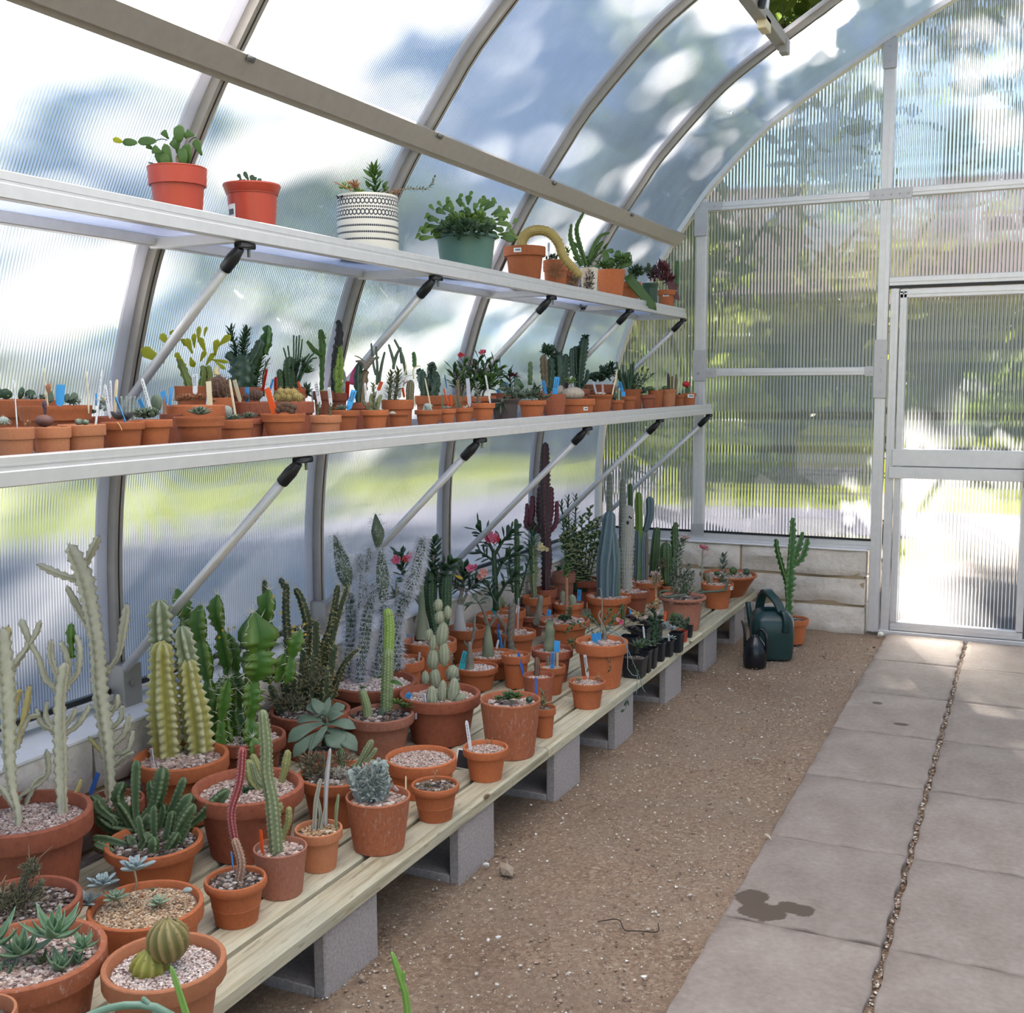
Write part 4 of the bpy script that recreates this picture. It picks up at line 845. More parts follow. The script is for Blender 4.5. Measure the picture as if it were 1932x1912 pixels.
def build(rec):
    nm, cat, label, group, loc, kind, R, h, mat, soil, dense, els = rec
    t = thing(nm, label, cat, loc, group)
    p = link('pot', pot_mesh(kind, mat), t); p.scale = (R, R, h)
    if soil:
        a, b = soil_mesh(soil, dense); sr = R*.885; so = link('soil', a, t, (0, 0, h*.86)); so.scale = (sr, sr, sr)
        if dense > 4: pb = link('pebbles', b, so); pb['kind'] = 'stuff'
    for e in els:
        k = e[0]
        if k == 's': stem(t, e[1], e[2], e[3], e[4], 'stem', e[5] if len(e) > 5 else 1.)
        elif k == 'b':
            c, rx, rz = np.array(e[3]), e[4], e[5]; stem(t, e[1], e[2], [c-(0, 0, rz), c+(0, 0, rz)], rx, 'cactus_body', e[6] if len(e) > 6 else 1.)
        elif k == 'l': G = leaf_geo(e[2], e[3], e[4], e[5], e[6], e[7] if len(e) > 7 else None, .12, 9, 8, .25); mobj('leaf', G[0], G[1], PM(e[1]), t, True, G[2])
        elif k == 'r': rosette(t, *e[1:])
        elif k == 'p': pad(t, *e[1:])
        elif k == 't': plabel(t, *e[1:])
        elif k == 'w': n = max(5, 5*len(e[2])); mobj('branch', *tube(smooth_path(e[2], n), [e[3], e[4]], 8), PM(e[1]), t, True, (np.arange(n*8) % 3 == 0)*.6)
        elif k == 'f': foliage(t, *e[1:])
        elif k == 'x': flower(t, *e[1:])
        elif k == 'h': hair(t, *e[1:])
        elif k == 'a': leafy(t, *e[1:])
        elif k == 'k': sticker(p_holder(t, p), R, h, kind, *e[1:])
        elif k == 'c':      # swollen trunk, turned
            V, F = lathe(e[2], 16); V = V+np.array(e[3]); rg = np.clip(np.sin(V[:, 2]*400), 0, 1); mobj('trunk', V, F, PM(e[1]), t, True, rg)
    return t
def p_holder(t, p): return t
# ================================================================ the collection: one record per potted plant, metres
DATA = [
 ['aloe_pot','potted succulent','toothed pale green aloe rosettes in a wide clay pot at the near bench corner',None,[-1.65,1.392,.205],'rim',.14,.165,'potW','gravel',21,[['r','aloe',[.044,.024,.194],.083,16,.029,4,62,'tri',True,.2,.1,.25],['r','aloe',[-.0104,-.0054,.161],.075,15,.026,4,64,'tri',True,.2,.1,.25],['r','aloe',[-.061,-.027,.179],.083,15,.028,4,60,'tri',True,.2,.1,.25],['r','aloe',[.073,.0094,.144],.051,10,.024,6,48,'tri',True,.2,.1,.25],['r','aloe',[.094,.045,.173],.047,13,.0167,6,70,'tri',True,.2,.1,.25],['r','aloe',[-.0184,-.035,.127],.071,14,.022,8,74,'tri',True,.2,.1,.25],['r','olive',[.026,.0097,.144],.034,8,.0118,10,60,'tri',True,.2,.1,.25],['r','aloe',[.083,.036,.144],.035,9,.0157,8,60,'tri',True,.2,.1,.25]]],
 ['thorny_shrub_pot','potted plant','tangled dry thorny shrublet in a clay pot behind the aloe',None,[-1.861,1.562,.205],'rim',.119,.15,'potB','dark',16,[['f','drygrn',[-.0079,-.0036,.151],[.066,.056,.029],330,.0176,.0033,'strap','foliage'],['f','drygrn',[.0136,.014,.212],[.024,.021,.026],140,.0143,.0033,'strap','foliage'],['s','drygrn','knob',[[-.038,.022,.118],[-.038,.022,.131],[-.027,.032,.172],[-.0123,.045,.22]],[.0077,.0077,.0093,.0055]],['s','drygrn','knob',[[-.0133,.047,.118],[-.0133,.047,.131],[-.0014,.058,.172]],[.0071,.0071,.0066]],['w','dry',[[.0114,.0155,.233],[.0088,.0179,.262]],.0011,.0005],['w','dry',[[.029,.024,.235],[.054,.039,.26]],.0011,.0005],['f','moss',[-.023,-.0135,.128],[.059,.051,.0165],200,.0154,.0033,'strap','foliage'],['f','dry',[-.057,-.025,.166],[.044,.037,.033],120,.0198,.0033,'strap','foliage']]],
 ['rosette_bowl','potted succulent','shallow clay bowl with loose grit and five grey blue rosettes on stalks',None,[-1.68,1.725,.205],'low',.12,.105,'potA','tan',26,[['w','dry',[[-.085,.054,.079],[-.085,.054,.091],[-.081,.058,.113],[-.087,.059,.141]],.0028,.0023],['r','ech',[-.024,-.0025,.177],.045,20,.0148,4,76,'finger',True,.3,0,.25],['w','dry',[[-.112,.0035,.083],[-.112,.0035,.095],[-.121,.0011,.11]],.0028,.0023],['r','ech',[-.086,-.035,.144],.041,22,.0114,4,76,'finger',True,.3,0,.25],['r','ech',[-.115,-.054,.103],.043,20,.0114,4,80,'finger',True,.3,0,.25],['w','dry',[[-.044,-.0161,.079],[-.044,-.0161,.091],[-.061,-.022,.113]],.0023,.0017],['r','echg',[-.06,-.027,.114],.035,20,.0114,4,76,'finger',True,.3,0,.25],['w','dry',[[.029,.003,.079],[.029,.003,.091],[.031,.0058,.106]],.0023,.0017],['r','echg',[.024,.0111,.103],.029,16,.0102,4,76,'finger',True,.3,0,.25],['r','olive',[.012,.0092,.134],.0102,10,.0045,10,80,'finger',False,.3,0,.25],['r','rust',[-.0079,-.0021,.118],.0114,10,.0045,10,80,'finger',False,.3,0,.25],['w','dry',[[-.07,-.0138,.079],[-.07,-.0138,.091],[-.053,-.0076,.076]],.0023,.0011],['b','silver','soft',[.08,.041,.134],.0102,.0051]]],
 ['barrel_cactus_pot','potted cactus','two ribbed golden green barrel cacti on pale gravel in the nearest clay pot',None,[-1.417,1.495,.205],'rim',.112,.15,'potC','pale',26,[['b','bar','barrel',[-.024,-.0128,.136],.037,.035,.7],['b','bar2','barrel',[.005,.0069,.187],.04,.041,.9],['b','hairb','soft',[-.0011,.008,.22],.0054,.0059],['b','hairb','soft',[.0131,.0148,.221],.0059,.0064],['f','dry',[.0054,.0093,.205],[.0137,.0117,.0059],40,.0088,.0015,'lance','foliage']]],
 ['clay_pot','potted plant','clay pot rim cut off by the lower left frame corner',None,[-1.511,1.17,.205],'rim',.061,.2,'potC','dark',10,[['r','leaf',[.0098,.0079,.227],.034,12,.0103,8,80,'lance',False,.16,0,.25]]],
 ['white_euphorbia_pot','potted cactus','tall ghostly white candelabra euphorbia in a big clay pot at the left',None,[-2.112,1.798,.205],'rim',.15,.213,'potB','gravel',26,[['s','ghost','ghost',[[.0027,-.024,.173],[.0027,-.024,.185],[-.0005,-.021,.225],[-.0131,-.021,.274],[-.024,-.0163,.35],[-.033,-.0031,.492],[-.05,.008,.647]],[.01,.01,.0162,.0187,.021,.021,.0162]],['s','ghosty','ghost',[[-.152,.093,.484],[-.152,.093,.496],[-.161,.096,.554],[-.168,.097,.585]],[.01,.01,.0112,.0087]],['s','ghost','ghost',[[-.15,.089,.447],[-.15,.089,.459],[-.143,.099,.51],[-.109,.122,.568],[-.109,.124,.584]],[.0087,.0087,.0106,.0087,.0056]],['s','ghosty','ghost',[[-.161,.097,.546],[-.161,.097,.558],[-.155,.104,.595],[-.151,.109,.622]],[.0112,.0112,.0137,.01]],['s','ghosty','ghost',[[-.132,.089,.369],[-.132,.089,.381],[-.128,.097,.435],[-.117,.106,.469]],[.0075,.0075,.0087,.0069]],['s','ghosty','ghost',[[-.116,.093,.335],[-.116,.093,.347],[-.106,.105,.408],[-.098,.117,.476]],[.0081,.0081,.01,.0075]],['s','ghost','ghost',[[-.118,.09,.321],[-.118,.09,.333],[-.099,.106,.394],[-.072,.12,.404]],[.0075,.0075,.0081,.0056]],['s','ghost','ghost',[[.036,.076,.173],[.036,.076,.185],[.03,.082,.257],[.025,.089,.338],[.0189,.099,.44],[.022,.11,.514],[.027,.116,.548]],[.0137,.0137,.0162,.0162,.015,.0137,.0137]],['s','ghost','ghost',[[-.044,.147,.459],[-.044,.147,.47],[-.067,.139,.491],[-.085,.137,.542],[-.106,.132,.583],[-.129,.128,.637]],[.0087,.0087,.0087,.0081,.01,.0112]],['s','ghost','ghost',[[-.104,.129,.565],[-.104,.129,.577],[-.091,.138,.604],[-.083,.146,.634]],[.0062,.0062,.0094,.0062]],['s','ghost','ghost',[[-.033,.153,.462],[-.033,.153,.474],[-.057,.15,.542],[-.059,.155,.586]],[.0075,.0075,.0087,.0069]],['s','ghost','ghost',[[-.024,.158,.458],[-.024,.158,.47],[-.02,.168,.541],[-.038,.165,.582]],[.0087,.0087,.01,.0075]],['s','ghost','ghost',[[-.0179,.162,.465],[-.0179,.162,.477],[.0025,.175,.507],[.0047,.183,.565],[-.006,.182,.599]],[.0069,.0069,.0081,.0087,.0075]],['s','grand','ghost',[[-.0115,.174,.543],[-.0115,.174,.555],[-.0163,.176,.596],[-.016,.18,.626]],[.0062,.0062,.0112,.0081]],['s','ghost','ghost',[[-.044,.135,.353],[-.044,.135,.365],[-.07,.125,.379],[-.087,.122,.419]],[.0075,.0075,.0087,.0056]],['s','ghost','ghost',[[-.041,.136,.346],[-.041,.136,.358],[-.064,.131,.399],[-.063,.136,.436]],[.0069,.0069,.0081,.0056]],['s','ghost','ghost',[[-.026,.144,.339],[-.026,.144,.351],[.0068,.163,.378],[.033,.18,.425]],[.0075,.0075,.0094,.0056]],['s','ghost','ghost',[[-.029,.143,.349],[-.029,.143,.361],[-.0062,.159,.398],[.0007,.164,.419]],[.0062,.0062,.0081,.005]],['s','ghosty','ghost',[[.0062,.14,.189],[.0062,.14,.201],[.0149,.146,.221],[.022,.152,.246]],[.005,.005,.0056,.0037]],['s','ghost','ghost',[[-.081,.037,.182],[-.081,.037,.194],[-.108,.03,.239],[-.127,.023,.253]],[.0075,.0075,.0094,.0062]],['s','ghost','ghost',[[-.094,.086,.18],[-.094,.086,.193],[-.074,.102,.241],[-.053,.114,.258]],[.0069,.0069,.0087,.005]],['s','ghost','ghost',[[-.105,.08,.196],[-.105,.08,.208],[-.05,.111,.256],[-.052,.117,.319]],[.0062,.0062,.0075,.0094]]]],
 ['tall_white_euphorbia_pot','potted cactus','tallest ghostly white euphorbia, crested top, pot hidden behind the dark stapelia',None,[-2.147,2.107,.205],'rim',.078,.13,'potB','gravel',8,[['s','ghost','ghost',[[-.022,.0119,.101],[-.022,.0119,.113],[-.038,.023,.266],[-.061,.03,.412],[-.072,.038,.521],[-.093,.042,.631],[-.113,.043,.711],[-.15,.035,.792]],[.0153,.0153,.021,.022,.021,.021,.025,.0174]],['s','ghost','ghost',[[-.142,.076,.714],[-.142,.076,.726],[-.13,.086,.76],[-.112,.101,.807]],[.0097,.0097,.0111,.009]],['s','ghost','ghost',[[-.139,.047,.682],[-.139,.047,.694],[-.186,.027,.712],[-.238,.0064,.738]],[.0097,.0097,.0111,.0063]],['s','ghost','ghost',[[-.121,.064,.537],[-.121,.064,.549],[-.154,.057,.616],[-.184,.051,.675]],[.0084,.0084,.0125,.0084]],['s','ghost','ghost',[[-.136,.07,.633],[-.136,.07,.645],[-.154,.065,.675]],[.009,.009,.0084]],['s','ghost','ghost',[[-.074,.075,.44],[-.074,.075,.452],[-.052,.09,.489],[-.042,.104,.563],[-.036,.115,.626]],[.007,.007,.0104,.0125,.009]],['s','ghost','ghost',[[-.063,.067,.326],[-.063,.067,.338],[-.05,.075,.356],[-.048,.08,.386]],[.007,.007,.0097,.0077]],['s','ghost','ghost',[[-.064,.06,.278],[-.064,.06,.29],[-.038,.076,.319],[-.036,.081,.356]],[.0077,.0077,.009,.0063]],['s','ghost','ghost',[[-.059,.057,.233],[-.059,.057,.245],[-.026,.077,.282],[-.0184,.086,.33]],[.0084,.0084,.0104,.0063]],['s','ghost','ghost',[[-.058,.055,.215],[-.058,.055,.227],[-.0179,.075,.238],[-.0066,.087,.289]],[.0084,.0084,.009,.0063]],['s','ghost','ghost',[[-.05,.055,.181],[-.05,.055,.193],[-.024,.071,.219],[-.0011,.083,.23]],[.0077,.0077,.0077,.0042]],['s','ghosty','ghost',[[-.077,.045,.215],[-.077,.045,.227],[-.095,.039,.25],[-.113,.034,.272]],[.0063,.0063,.007,.0042]],['t','navy',[-.09,.0104,.129],[-.075,.024,.182],.0139]]],
 ['stapelia_pot','potted succulent','cluster of dark green upright toothed fleshy stems in a clay pot',None,[-1.897,1.984,.205],'rim',.116,.11,'potA','dark',13,[['s','stap','stap',[[-.098,.045,.097],[-.098,.045,.109],[-.104,.05,.18],[-.105,.062,.275]],[.0116,.0116,.0155,.0142]],['s','stap','stap',[[-.112,.04,.111],[-.112,.04,.123],[-.143,.032,.18],[-.132,.043,.222]],[.0129,.0129,.0168,.0129]],['s','stap','stap',[[-.091,.057,.108],[-.091,.057,.12],[-.06,.077,.17],[-.048,.094,.255]],[.0142,.0142,.0194,.0194]],['s','stap','stap',[[-.075,.07,.106],[-.075,.07,.118],[-.07,.078,.168],[-.079,.08,.221]],[.0116,.0116,.0155,.0116]],['s','stap','stap',[[-.046,.089,.104],[-.046,.089,.116],[-.025,.105,.166],[-.0053,.121,.226]],[.0103,.0103,.0142,.0129]],['s','stap','stap',[[-.025,.074,.084],[-.025,.074,.096],[-.001,.091,.145],[.026,.11,.191]],[.0116,.0116,.0181,.0181]],['s','stap','stap',[[.042,.0103,.084],[.042,.0103,.096],[.068,.03,.157],[.091,.046,.198]],[.0129,.0129,.0181,.0155]],['s','stap','stap',[[.0079,.089,.084],[.0079,.089,.096],[.051,.114,.138],[.11,.149,.201]],[.0116,.0116,.0194,.0155]],['s','stap','stap',[[-.096,.042,.091],[-.096,.042,.103],[-.148,.0185,.11],[-.188,.0034,.139]],[.0155,.0155,.0194,.0168]],['s','stap','stap',[[-.117,.036,.112],[-.117,.036,.124],[-.162,.0159,.139],[-.203,.003,.188]],[.0142,.0142,.0181,.0168]],['s','stap','stap',[[-.142,.0143,.116],[-.142,.0143,.128],[-.176,.0025,.16],[-.183,.0021,.184]],[.0103,.0103,.0142,.0116]],['s','stap','stap',[[-.093,.038,.085],[-.093,.038,.097],[-.121,.032,.147],[-.141,.025,.175]],[.0142,.0142,.0181,.0129]],['s','stap','stap',[[-.083,.048,.084],[-.083,.048,.096],[-.075,.055,.124],[-.072,.059,.145]],[.0142,.0142,.0168,.0129]],['s','stap','stap',[[-.04,-.027,.084],[-.04,-.027,.096],[-.047,-.028,.109],[-.054,-.03,.123]],[.0116,.0116,.0142,.0116]],['s','stap','stap',[[.034,-.038,.084],[.034,-.038,.096],[.033,-.036,.119],[.032,-.034,.136]],[.0129,.0129,.0155,.0129]],['s','stap','stap',[[-.053,-.032,.084],[-.053,-.032,.096],[-.091,-.049,.11],[-.132,-.067,.117]],[.0116,.0116,.0142,.0103]],['s','stap','stap',[[-.066,-.074,.083],[-.066,-.074,.095],[-.091,-.084,.109],[-.104,-.089,.116]],[.0103,.0103,.0116,.0077]],['s','stap','stap',[[-.009,-.031,.084],[-.009,-.031,.096],[.0024,-.023,.119],[-.0076,-.025,.136]],[.0129,.0129,.0142,.0116]],['s','stap','stap',[[.053,-.0118,.084],[.053,-.0118,.096],[.065,-.0036,.119],[.076,.0043,.14]],[.0116,.0116,.0142,.0103]],['s','stap','stap',[[-.057,.079,.084],[-.057,.079,.096],[-.049,.089,.145],[-.053,.089,.16]],[.0103,.0103,.0129,.0103]],['s','stap','stap',[[-.028,-.007,.084],[-.028,-.007,.096],[-.043,-.0053,.165]],[.0116,.0116,.0103]],['s','stap','stap',[[-.0177,.0183,.084],[-.0177,.0183,.096],[-.021,.027,.183]],[.0116,.0116,.0103]],['s','stap','stap',[[.0176,.024,.084],[.0176,.024,.096],[.028,.038,.174]],[.0116,.0116,.0103]],['s','stap','stap',[[.056,.02,.084],[.056,.02,.096],[.079,.039,.155]],[.0116,.0116,.0103]]]],
 ['variegated_euphorbia_pot','potted cactus','two thick yellow and cream variegated euphorbia columns in a clay pot',None,[-2.119,2.335,.205],'rim',.13,.182,'potA','gravel',13,[['s','ammak','ammak',[[-.078,.026,.146],[-.078,.026,.158],[-.071,.0165,.239],[-.056,-.0027,.386],[-.034,-.022,.507]],[.044,.044,.046,.034,.03],.8],['s','ammaktop','ammak',[[-.073,.0184,.462],[-.069,.0135,.496],[-.056,.0009,.618]],[.035,.034,.033],.8],['s','ammak','ammak',[[-.0156,.093,.146],[-.0156,.093,.158],[-.0137,.083,.243],[-.0096,.056,.376],[-.0069,.044,.448]],[.042,.042,.042,.031,.027],.8],['s','ammaktop','ammak',[[-.0178,.058,.419],[-.0173,.049,.478],[-.02,.044,.538]],[.032,.031,.029],.8],['t','white',[-.053,-.052,.158],[-.062,-.05,.208],.0133]]],
 ['clay_pot_green_stubs','potted cactus','big dark clay pot with small pale green stubby stems behind the red stemmed cactus',None,[-1.809,2.236,.205],'rim',.143,.176,'potB','gravel',24,[['s','knoby','knob',[[.0132,.033,.141],[.0132,.033,.153],[-.0077,.026,.182],[-.0197,.027,.233]],[.0138,.0138,.0152,.0096]],['s','knoby','knob',[[-.0185,.086,.141],[-.0185,.086,.153],[-.037,.082,.198],[-.049,.081,.227]],[.0124,.0124,.0124,.0083]],['s','knoby','knob',[[.032,.097,.141],[.032,.097,.153],[.04,.106,.194],[.045,.114,.241]],[.0096,.0096,.0124,.0083]],['f','leafd',[-.0064,-.0046,.163],[.0165,.0141,.011],18,.022,.0096,'lance','foliage'],['s','knob','knob',[[.046,.025,.141],[.046,.025,.153],[.041,.027,.182]],[.0152,.0152,.0124]]]],
 ['red_stem_cactus_pot','potted cactus','single tall crimson ridged cactus stem leaning in a small round rimmed pot',None,[-1.592,1.913,.205],'round',.07,.102,'potA','dark',9,[['s','redropeb','rope',[[.001,.0104,.076],[.001,.0104,.088],[.0035,.017,.132],[-.013,.0158,.186]],[.0102,.0102,.0102,.009]],['s','redrope','rope',[[-.043,.053,.163],[-.052,.056,.227],[-.038,.072,.297],[-.035,.083,.376]],[.009,.0096,.0102,.0096]],['t','blue',[-.042,.044,.093],[-.048,.046,.135],.006],['t','blue',[-.032,.053,.111],[-.036,.056,.156],.0048]]],
 ['knobbly_euphorbia_pot','potted cactus','knobbly green upright euphorbia with orange label in a straight clay pot',None,[-1.585,2.07,.205],'flat',.064,.114,'potP','gravel',7,[['s','knob','knob',[[-.0057,-.008,.087],[-.0057,-.008,.099],[-.0126,-.004,.158],[-.021,0,.224],[-.035,.0018,.289],[-.039,.0079,.355],[-.05,.0132,.44]],[.0171,.0171,.0171,.0158,.0152,.0145,.0114]],['s','knoby','knob',[[-.029,.048,.103],[-.029,.048,.115],[-.0178,.057,.151],[-.0179,.062,.188]],[.0076,.0076,.0088,.007]],['s','knob','knob',[[-.066,.043,.236],[-.088,.035,.25],[-.105,.033,.297]],[.0076,.0088,.0057]],['t','orange',[-.025,-.034,.099],[-.033,-.03,.161],.0114],['s','knoby','knob',[[-.048,.044,.169],[-.034,.052,.182],[-.037,.053,.199]],[.0057,.0057,.0038]]]],
 ['thin_stem_cactus_pot','potted cactus','four thin white striped stems in a small pale clay pot',None,[-1.583,2.224,.205],'rim',.06,.103,'potC','tan',6,[['s','greystem','thin',[[-.015,.0029,.078],[-.015,.0029,.09],[-.0147,.0116,.159],[-.0062,.023,.222]],[.0067,.0067,.0073,.0047],0],['s','greystem','thin',[[-.0105,.0145,.078],[-.0105,.0145,.09],[-.0089,.02,.128],[-.0193,.022,.187]],[.0053,.0053,.006,.0033],0],['s','whitestem','thin',[[-.0046,.036,.078],[-.0046,.036,.09],[-.0072,.048,.191],[-.0018,.062,.289]],[.0067,.0067,.0073,.004],0],['s','knob','thin',[[.03,.033,.078],[.03,.033,.09],[.029,.038,.135],[.032,.045,.18]],[.0047,.0047,.006,.0033],0],['s','greystem','thin',[[-.0006,.0094,.078],[-.0006,.0094,.09],[.0029,.0148,.121],[.0079,.021,.152]],[.0047,.0047,.0047,.0027],0]]],
 ['silver_cactus_pot','potted succulent','silvery white scaly clustered plant in a lime stained straight clay pot',None,[-1.512,2.392,.205],'flat',.085,.14,'potW','gravel',9,[['s','silver','bump',[[-.039,-.0192,.11],[-.039,-.0192,.122],[-.054,-.022,.162],[-.071,-.024,.208]],[.0132,.0132,.0146,.0118],0],['s','silver','bump',[[-.032,-.0162,.11],[-.032,-.0162,.122],[-.043,-.0167,.162],[-.052,-.0187,.179]],[.0132,.0132,.0146,.0118],0],['s','silver','bump',[[-.022,-.0118,.11],[-.022,-.0118,.122],[-.028,-.0095,.161],[-.032,-.0077,.194]],[.0132,.0132,.0146,.0118],0],['s','silver','bump',[[-.012,-.0073,.11],[-.012,-.0073,.122],[-.0117,-.0023,.161],[-.0096,.0071,.23]],[.0132,.0132,.0146,.0118],0],['s','silver','bump',[[-.0054,-.0043,.11],[-.0054,-.0043,.122],[-.0011,.0025,.161],[.002,.0093,.205]],[.0132,.0132,.0146,.0118],0],['s','silver','bump',[[.0029,-.0006,.11],[.0029,-.0006,.122],[.0121,.0086,.161],[.023,.0173,.19]],[.0132,.0132,.0146,.0118],0],['s','silver','bump',[[.0045,.0002,.11],[.0045,.0002,.122],[.0147,.0098,.161],[.024,.0159,.176]],[.0132,.0132,.0146,.0118],0],['s','silver','bump',[[-.029,-.0147,.11],[-.029,-.0147,.122],[-.038,-.0143,.161],[-.049,-.016,.19]],[.0132,.0132,.0146,.0118],0],['s','silver','bump',[[-.0153,-.0088,.11],[-.0153,-.0088,.122],[-.017,-.0047,.161],[-.0176,-.0032,.176]],[.0132,.0132,.0146,.0118],0],['s','silver','bump',[[-.0021,-.0028,.11],[-.0021,-.0028,.122],[.0041,.0049,.161],[.011,.017,.233]],[.0132,.0132,.0146,.0118],0],['f','silver',[-.0172,-.004,.172],[.056,.047,.053],520,.021,.0069,'lance','foliage'],['f','silver',[.0009,.0093,.212],[.022,.0189,.024],110,.0139,.0055,'finger','foliage'],['f','silver',[-.051,-.0168,.198],[.0194,.0165,.0166],80,.0139,.0055,'finger','foliage'],['t','ivory',[.045,.066,.124],[.043,.071,.175],.0042],['t','white',[.0137,.076,.127],[.0032,.073,.138],.0125]]],
 ['ridged_pot','potted plant','small orange double ridged clay pot with dark soil and a withered sprig',None,[-1.472,2.626,.205],'round',.068,.099,'potA','dark',7,[['w','dry',[[-.029,.05,.075],[-.029,.05,.087],[-.028,.053,.105],[-.024,.056,.115]],.0022,.0015],['w','dry',[[.0003,.0032,.124],[-.0064,.0012,.133]],.0015,.0007],['f','olive',[-.0174,-.0087,.094],[.0178,.0151,.0059],22,.0118,.0044,'lance','foliage']]],
 ['gravel_bowl','potted plant','wide low clay bowl holding only pinkish gravel',None,[-1.612,2.791,.205],'low',.107,.106,'potA','gravel',24,[]],
 ['labelled_gravel_pot','potted plant','small clay pot of gravel with a tall white label leaning out',None,[-1.484,2.967,.205],'rim',.07,.099,'potA','gravel',16,[['t','white',[-.042,-.018,.086],[-.058,-.0139,.178],.0114],['w','rust',[[-.0096,.061,.081],[-.0096,.061,.093],[-.0055,.065,.109]],.0024,.0008],['w','dry',[[-.0171,.058,.081],[-.0171,.058,.093],[-.025,.056,.106]],.0024,.0008]]],
 ['green_rosette_pot','potted succulent','low bright green rosette in a large smooth straight clay pot',None,[-1.509,3.201,.205],'flat',.1,.186,'potW','gravel',8,[['r','rosd',[-.0074,-.004,.182],.042,22,.0156,10,85,'obov',False,.15,0,.25],['r','leaf',[.0166,.0077,.186],.035,16,.0173,10,80,'obov',True,.14,0,.25],['r','rosd',[-.035,-.0171,.18],.029,16,.0121,10,85,'obov',False,.15,0,.25],['t','navy',[.053,.089,.169],[.049,.095,.238],.0087],['b','jaded','soft',[.056,.026,.182],.0121,.0104],['r','rosd',[-.001,.0006,.195],.029,14,.0121,10,80,'obov',False,.16,0,.25]]],
 ['paper_spine_cactus_pot','potted cactus','segmented grey green paper spined cactus in a large clay pot, blue label',None,[-1.79,3.236,.205],'rim',.138,.165,'potB','gravel',20,[['s','paper','paper',[[.0084,-.075,.131],[.0084,-.075,.143],[.0076,-.068,.205]],[.0198]],['s','paper','paper',[[.053,-.0104,.131],[.053,-.0104,.143],[.057,.001,.221]],[.021]],['s','paper','paper',[[.021,-.025,.131],[.021,-.025,.143],[.021,-.0158,.214]],[.0166]],['s','paper','paper',[[-.1,.077,.16],[-.103,.082,.209]],[.0146]],['s','paper','paper',[[-.07,.095,.147],[-.075,.101,.216]],[.0198]],['s','paper','paper',[[-.022,.122,.174],[-.0167,.131,.227]],[.023]],['s','paper','paper',[[-.082,.098,.211],[-.082,.107,.284]],[.022]],['s','paper','paper',[[-.046,.117,.223],[-.054,.125,.312]],[.0198]],['s','paper','paper',[[-.06,.119,.292],[-.055,.132,.378]],[.022]],['s','paper','paper',[[-.067,.126,.369],[-.069,.131,.418]],[.0177]],['s','paper','paper',[[-.073,.128,.414],[-.075,.133,.459]],[.0156]],['s','paper','paper',[[-.042,.139,.386],[-.044,.144,.434]],[.0135]],['s','paper','paper',[[-.101,.101,.309],[-.096,.109,.353]],[.0146]],['s','paper','paper',[[-.085,.105,.276],[-.084,.113,.333]],[.0166]],['s','paper','paper',[[.087,-.025,.131],[.087,-.025,.143],[.1,-.0149,.178]],[.0166]],['t','blue',[-.073,-.112,.139],[-.058,-.099,.182],.0198],['t','white',[.0039,-.106,.143],[-.005,-.105,.189],.0144],['t','grey',[-.017,-.137,.11],[-.0179,-.134,.132],.0108],['f','dry',[.03,.028,.281],[.0108,.0092,.022],26,.0144,.0054,'lance','foliage']]],
 ['tall_green_stem_pot','potted cactus','tall straight speckled green euphorbia stem with small leafy offsets, clay pot',None,[-1.909,3.043,.205],'rim',.112,.133,'potP','dark',9,[['s','tallg','tallg',[[-.018,.066,.104],[-.018,.066,.116],[-.0192,.08,.229],[-.0197,.091,.326]],[.021,.021,.02,.0192]],['s','tallgt','tallg',[[-.033,.113,.307],[-.035,.123,.397],[-.043,.126,.456]],[.0192,.0192,.0166]],['s','tallg','tallg',[[-.033,-.026,.104],[-.033,-.026,.116],[-.038,-.023,.158],[-.054,-.024,.211]],[.014,.014,.0148,.0113]],['r','leaf',[-.057,-.0168,.213],.021,10,.0087,30,90,'lance',False,.16,0,.25],['l','leaf',[.027,.025,.235],[.066,.042,.22],.0192,.0035,'lance'],['l','leafg',[-.0057,-.0051,.114],[.0137,.0082,.148],.024,.0035,'round'],['r','leafl',[.048,.026,.163],.035,14,.0105,20,95,'strap',False,.16,0,.25],['r','leaf',[.073,.036,.151],.038,14,.0087,30,95,'strap',False,.16,0,.25],['r','leaf',[-.0043,.0119,.247],.0175,9,.0087,20,90,'lance',False,.16,0,.25],['t','blue',[.014,.107,.131],[.04,.124,.17],.021],['w','dry',[[.0081,.043,.449],[.043,.059,.454]],.0017,.0009]]],
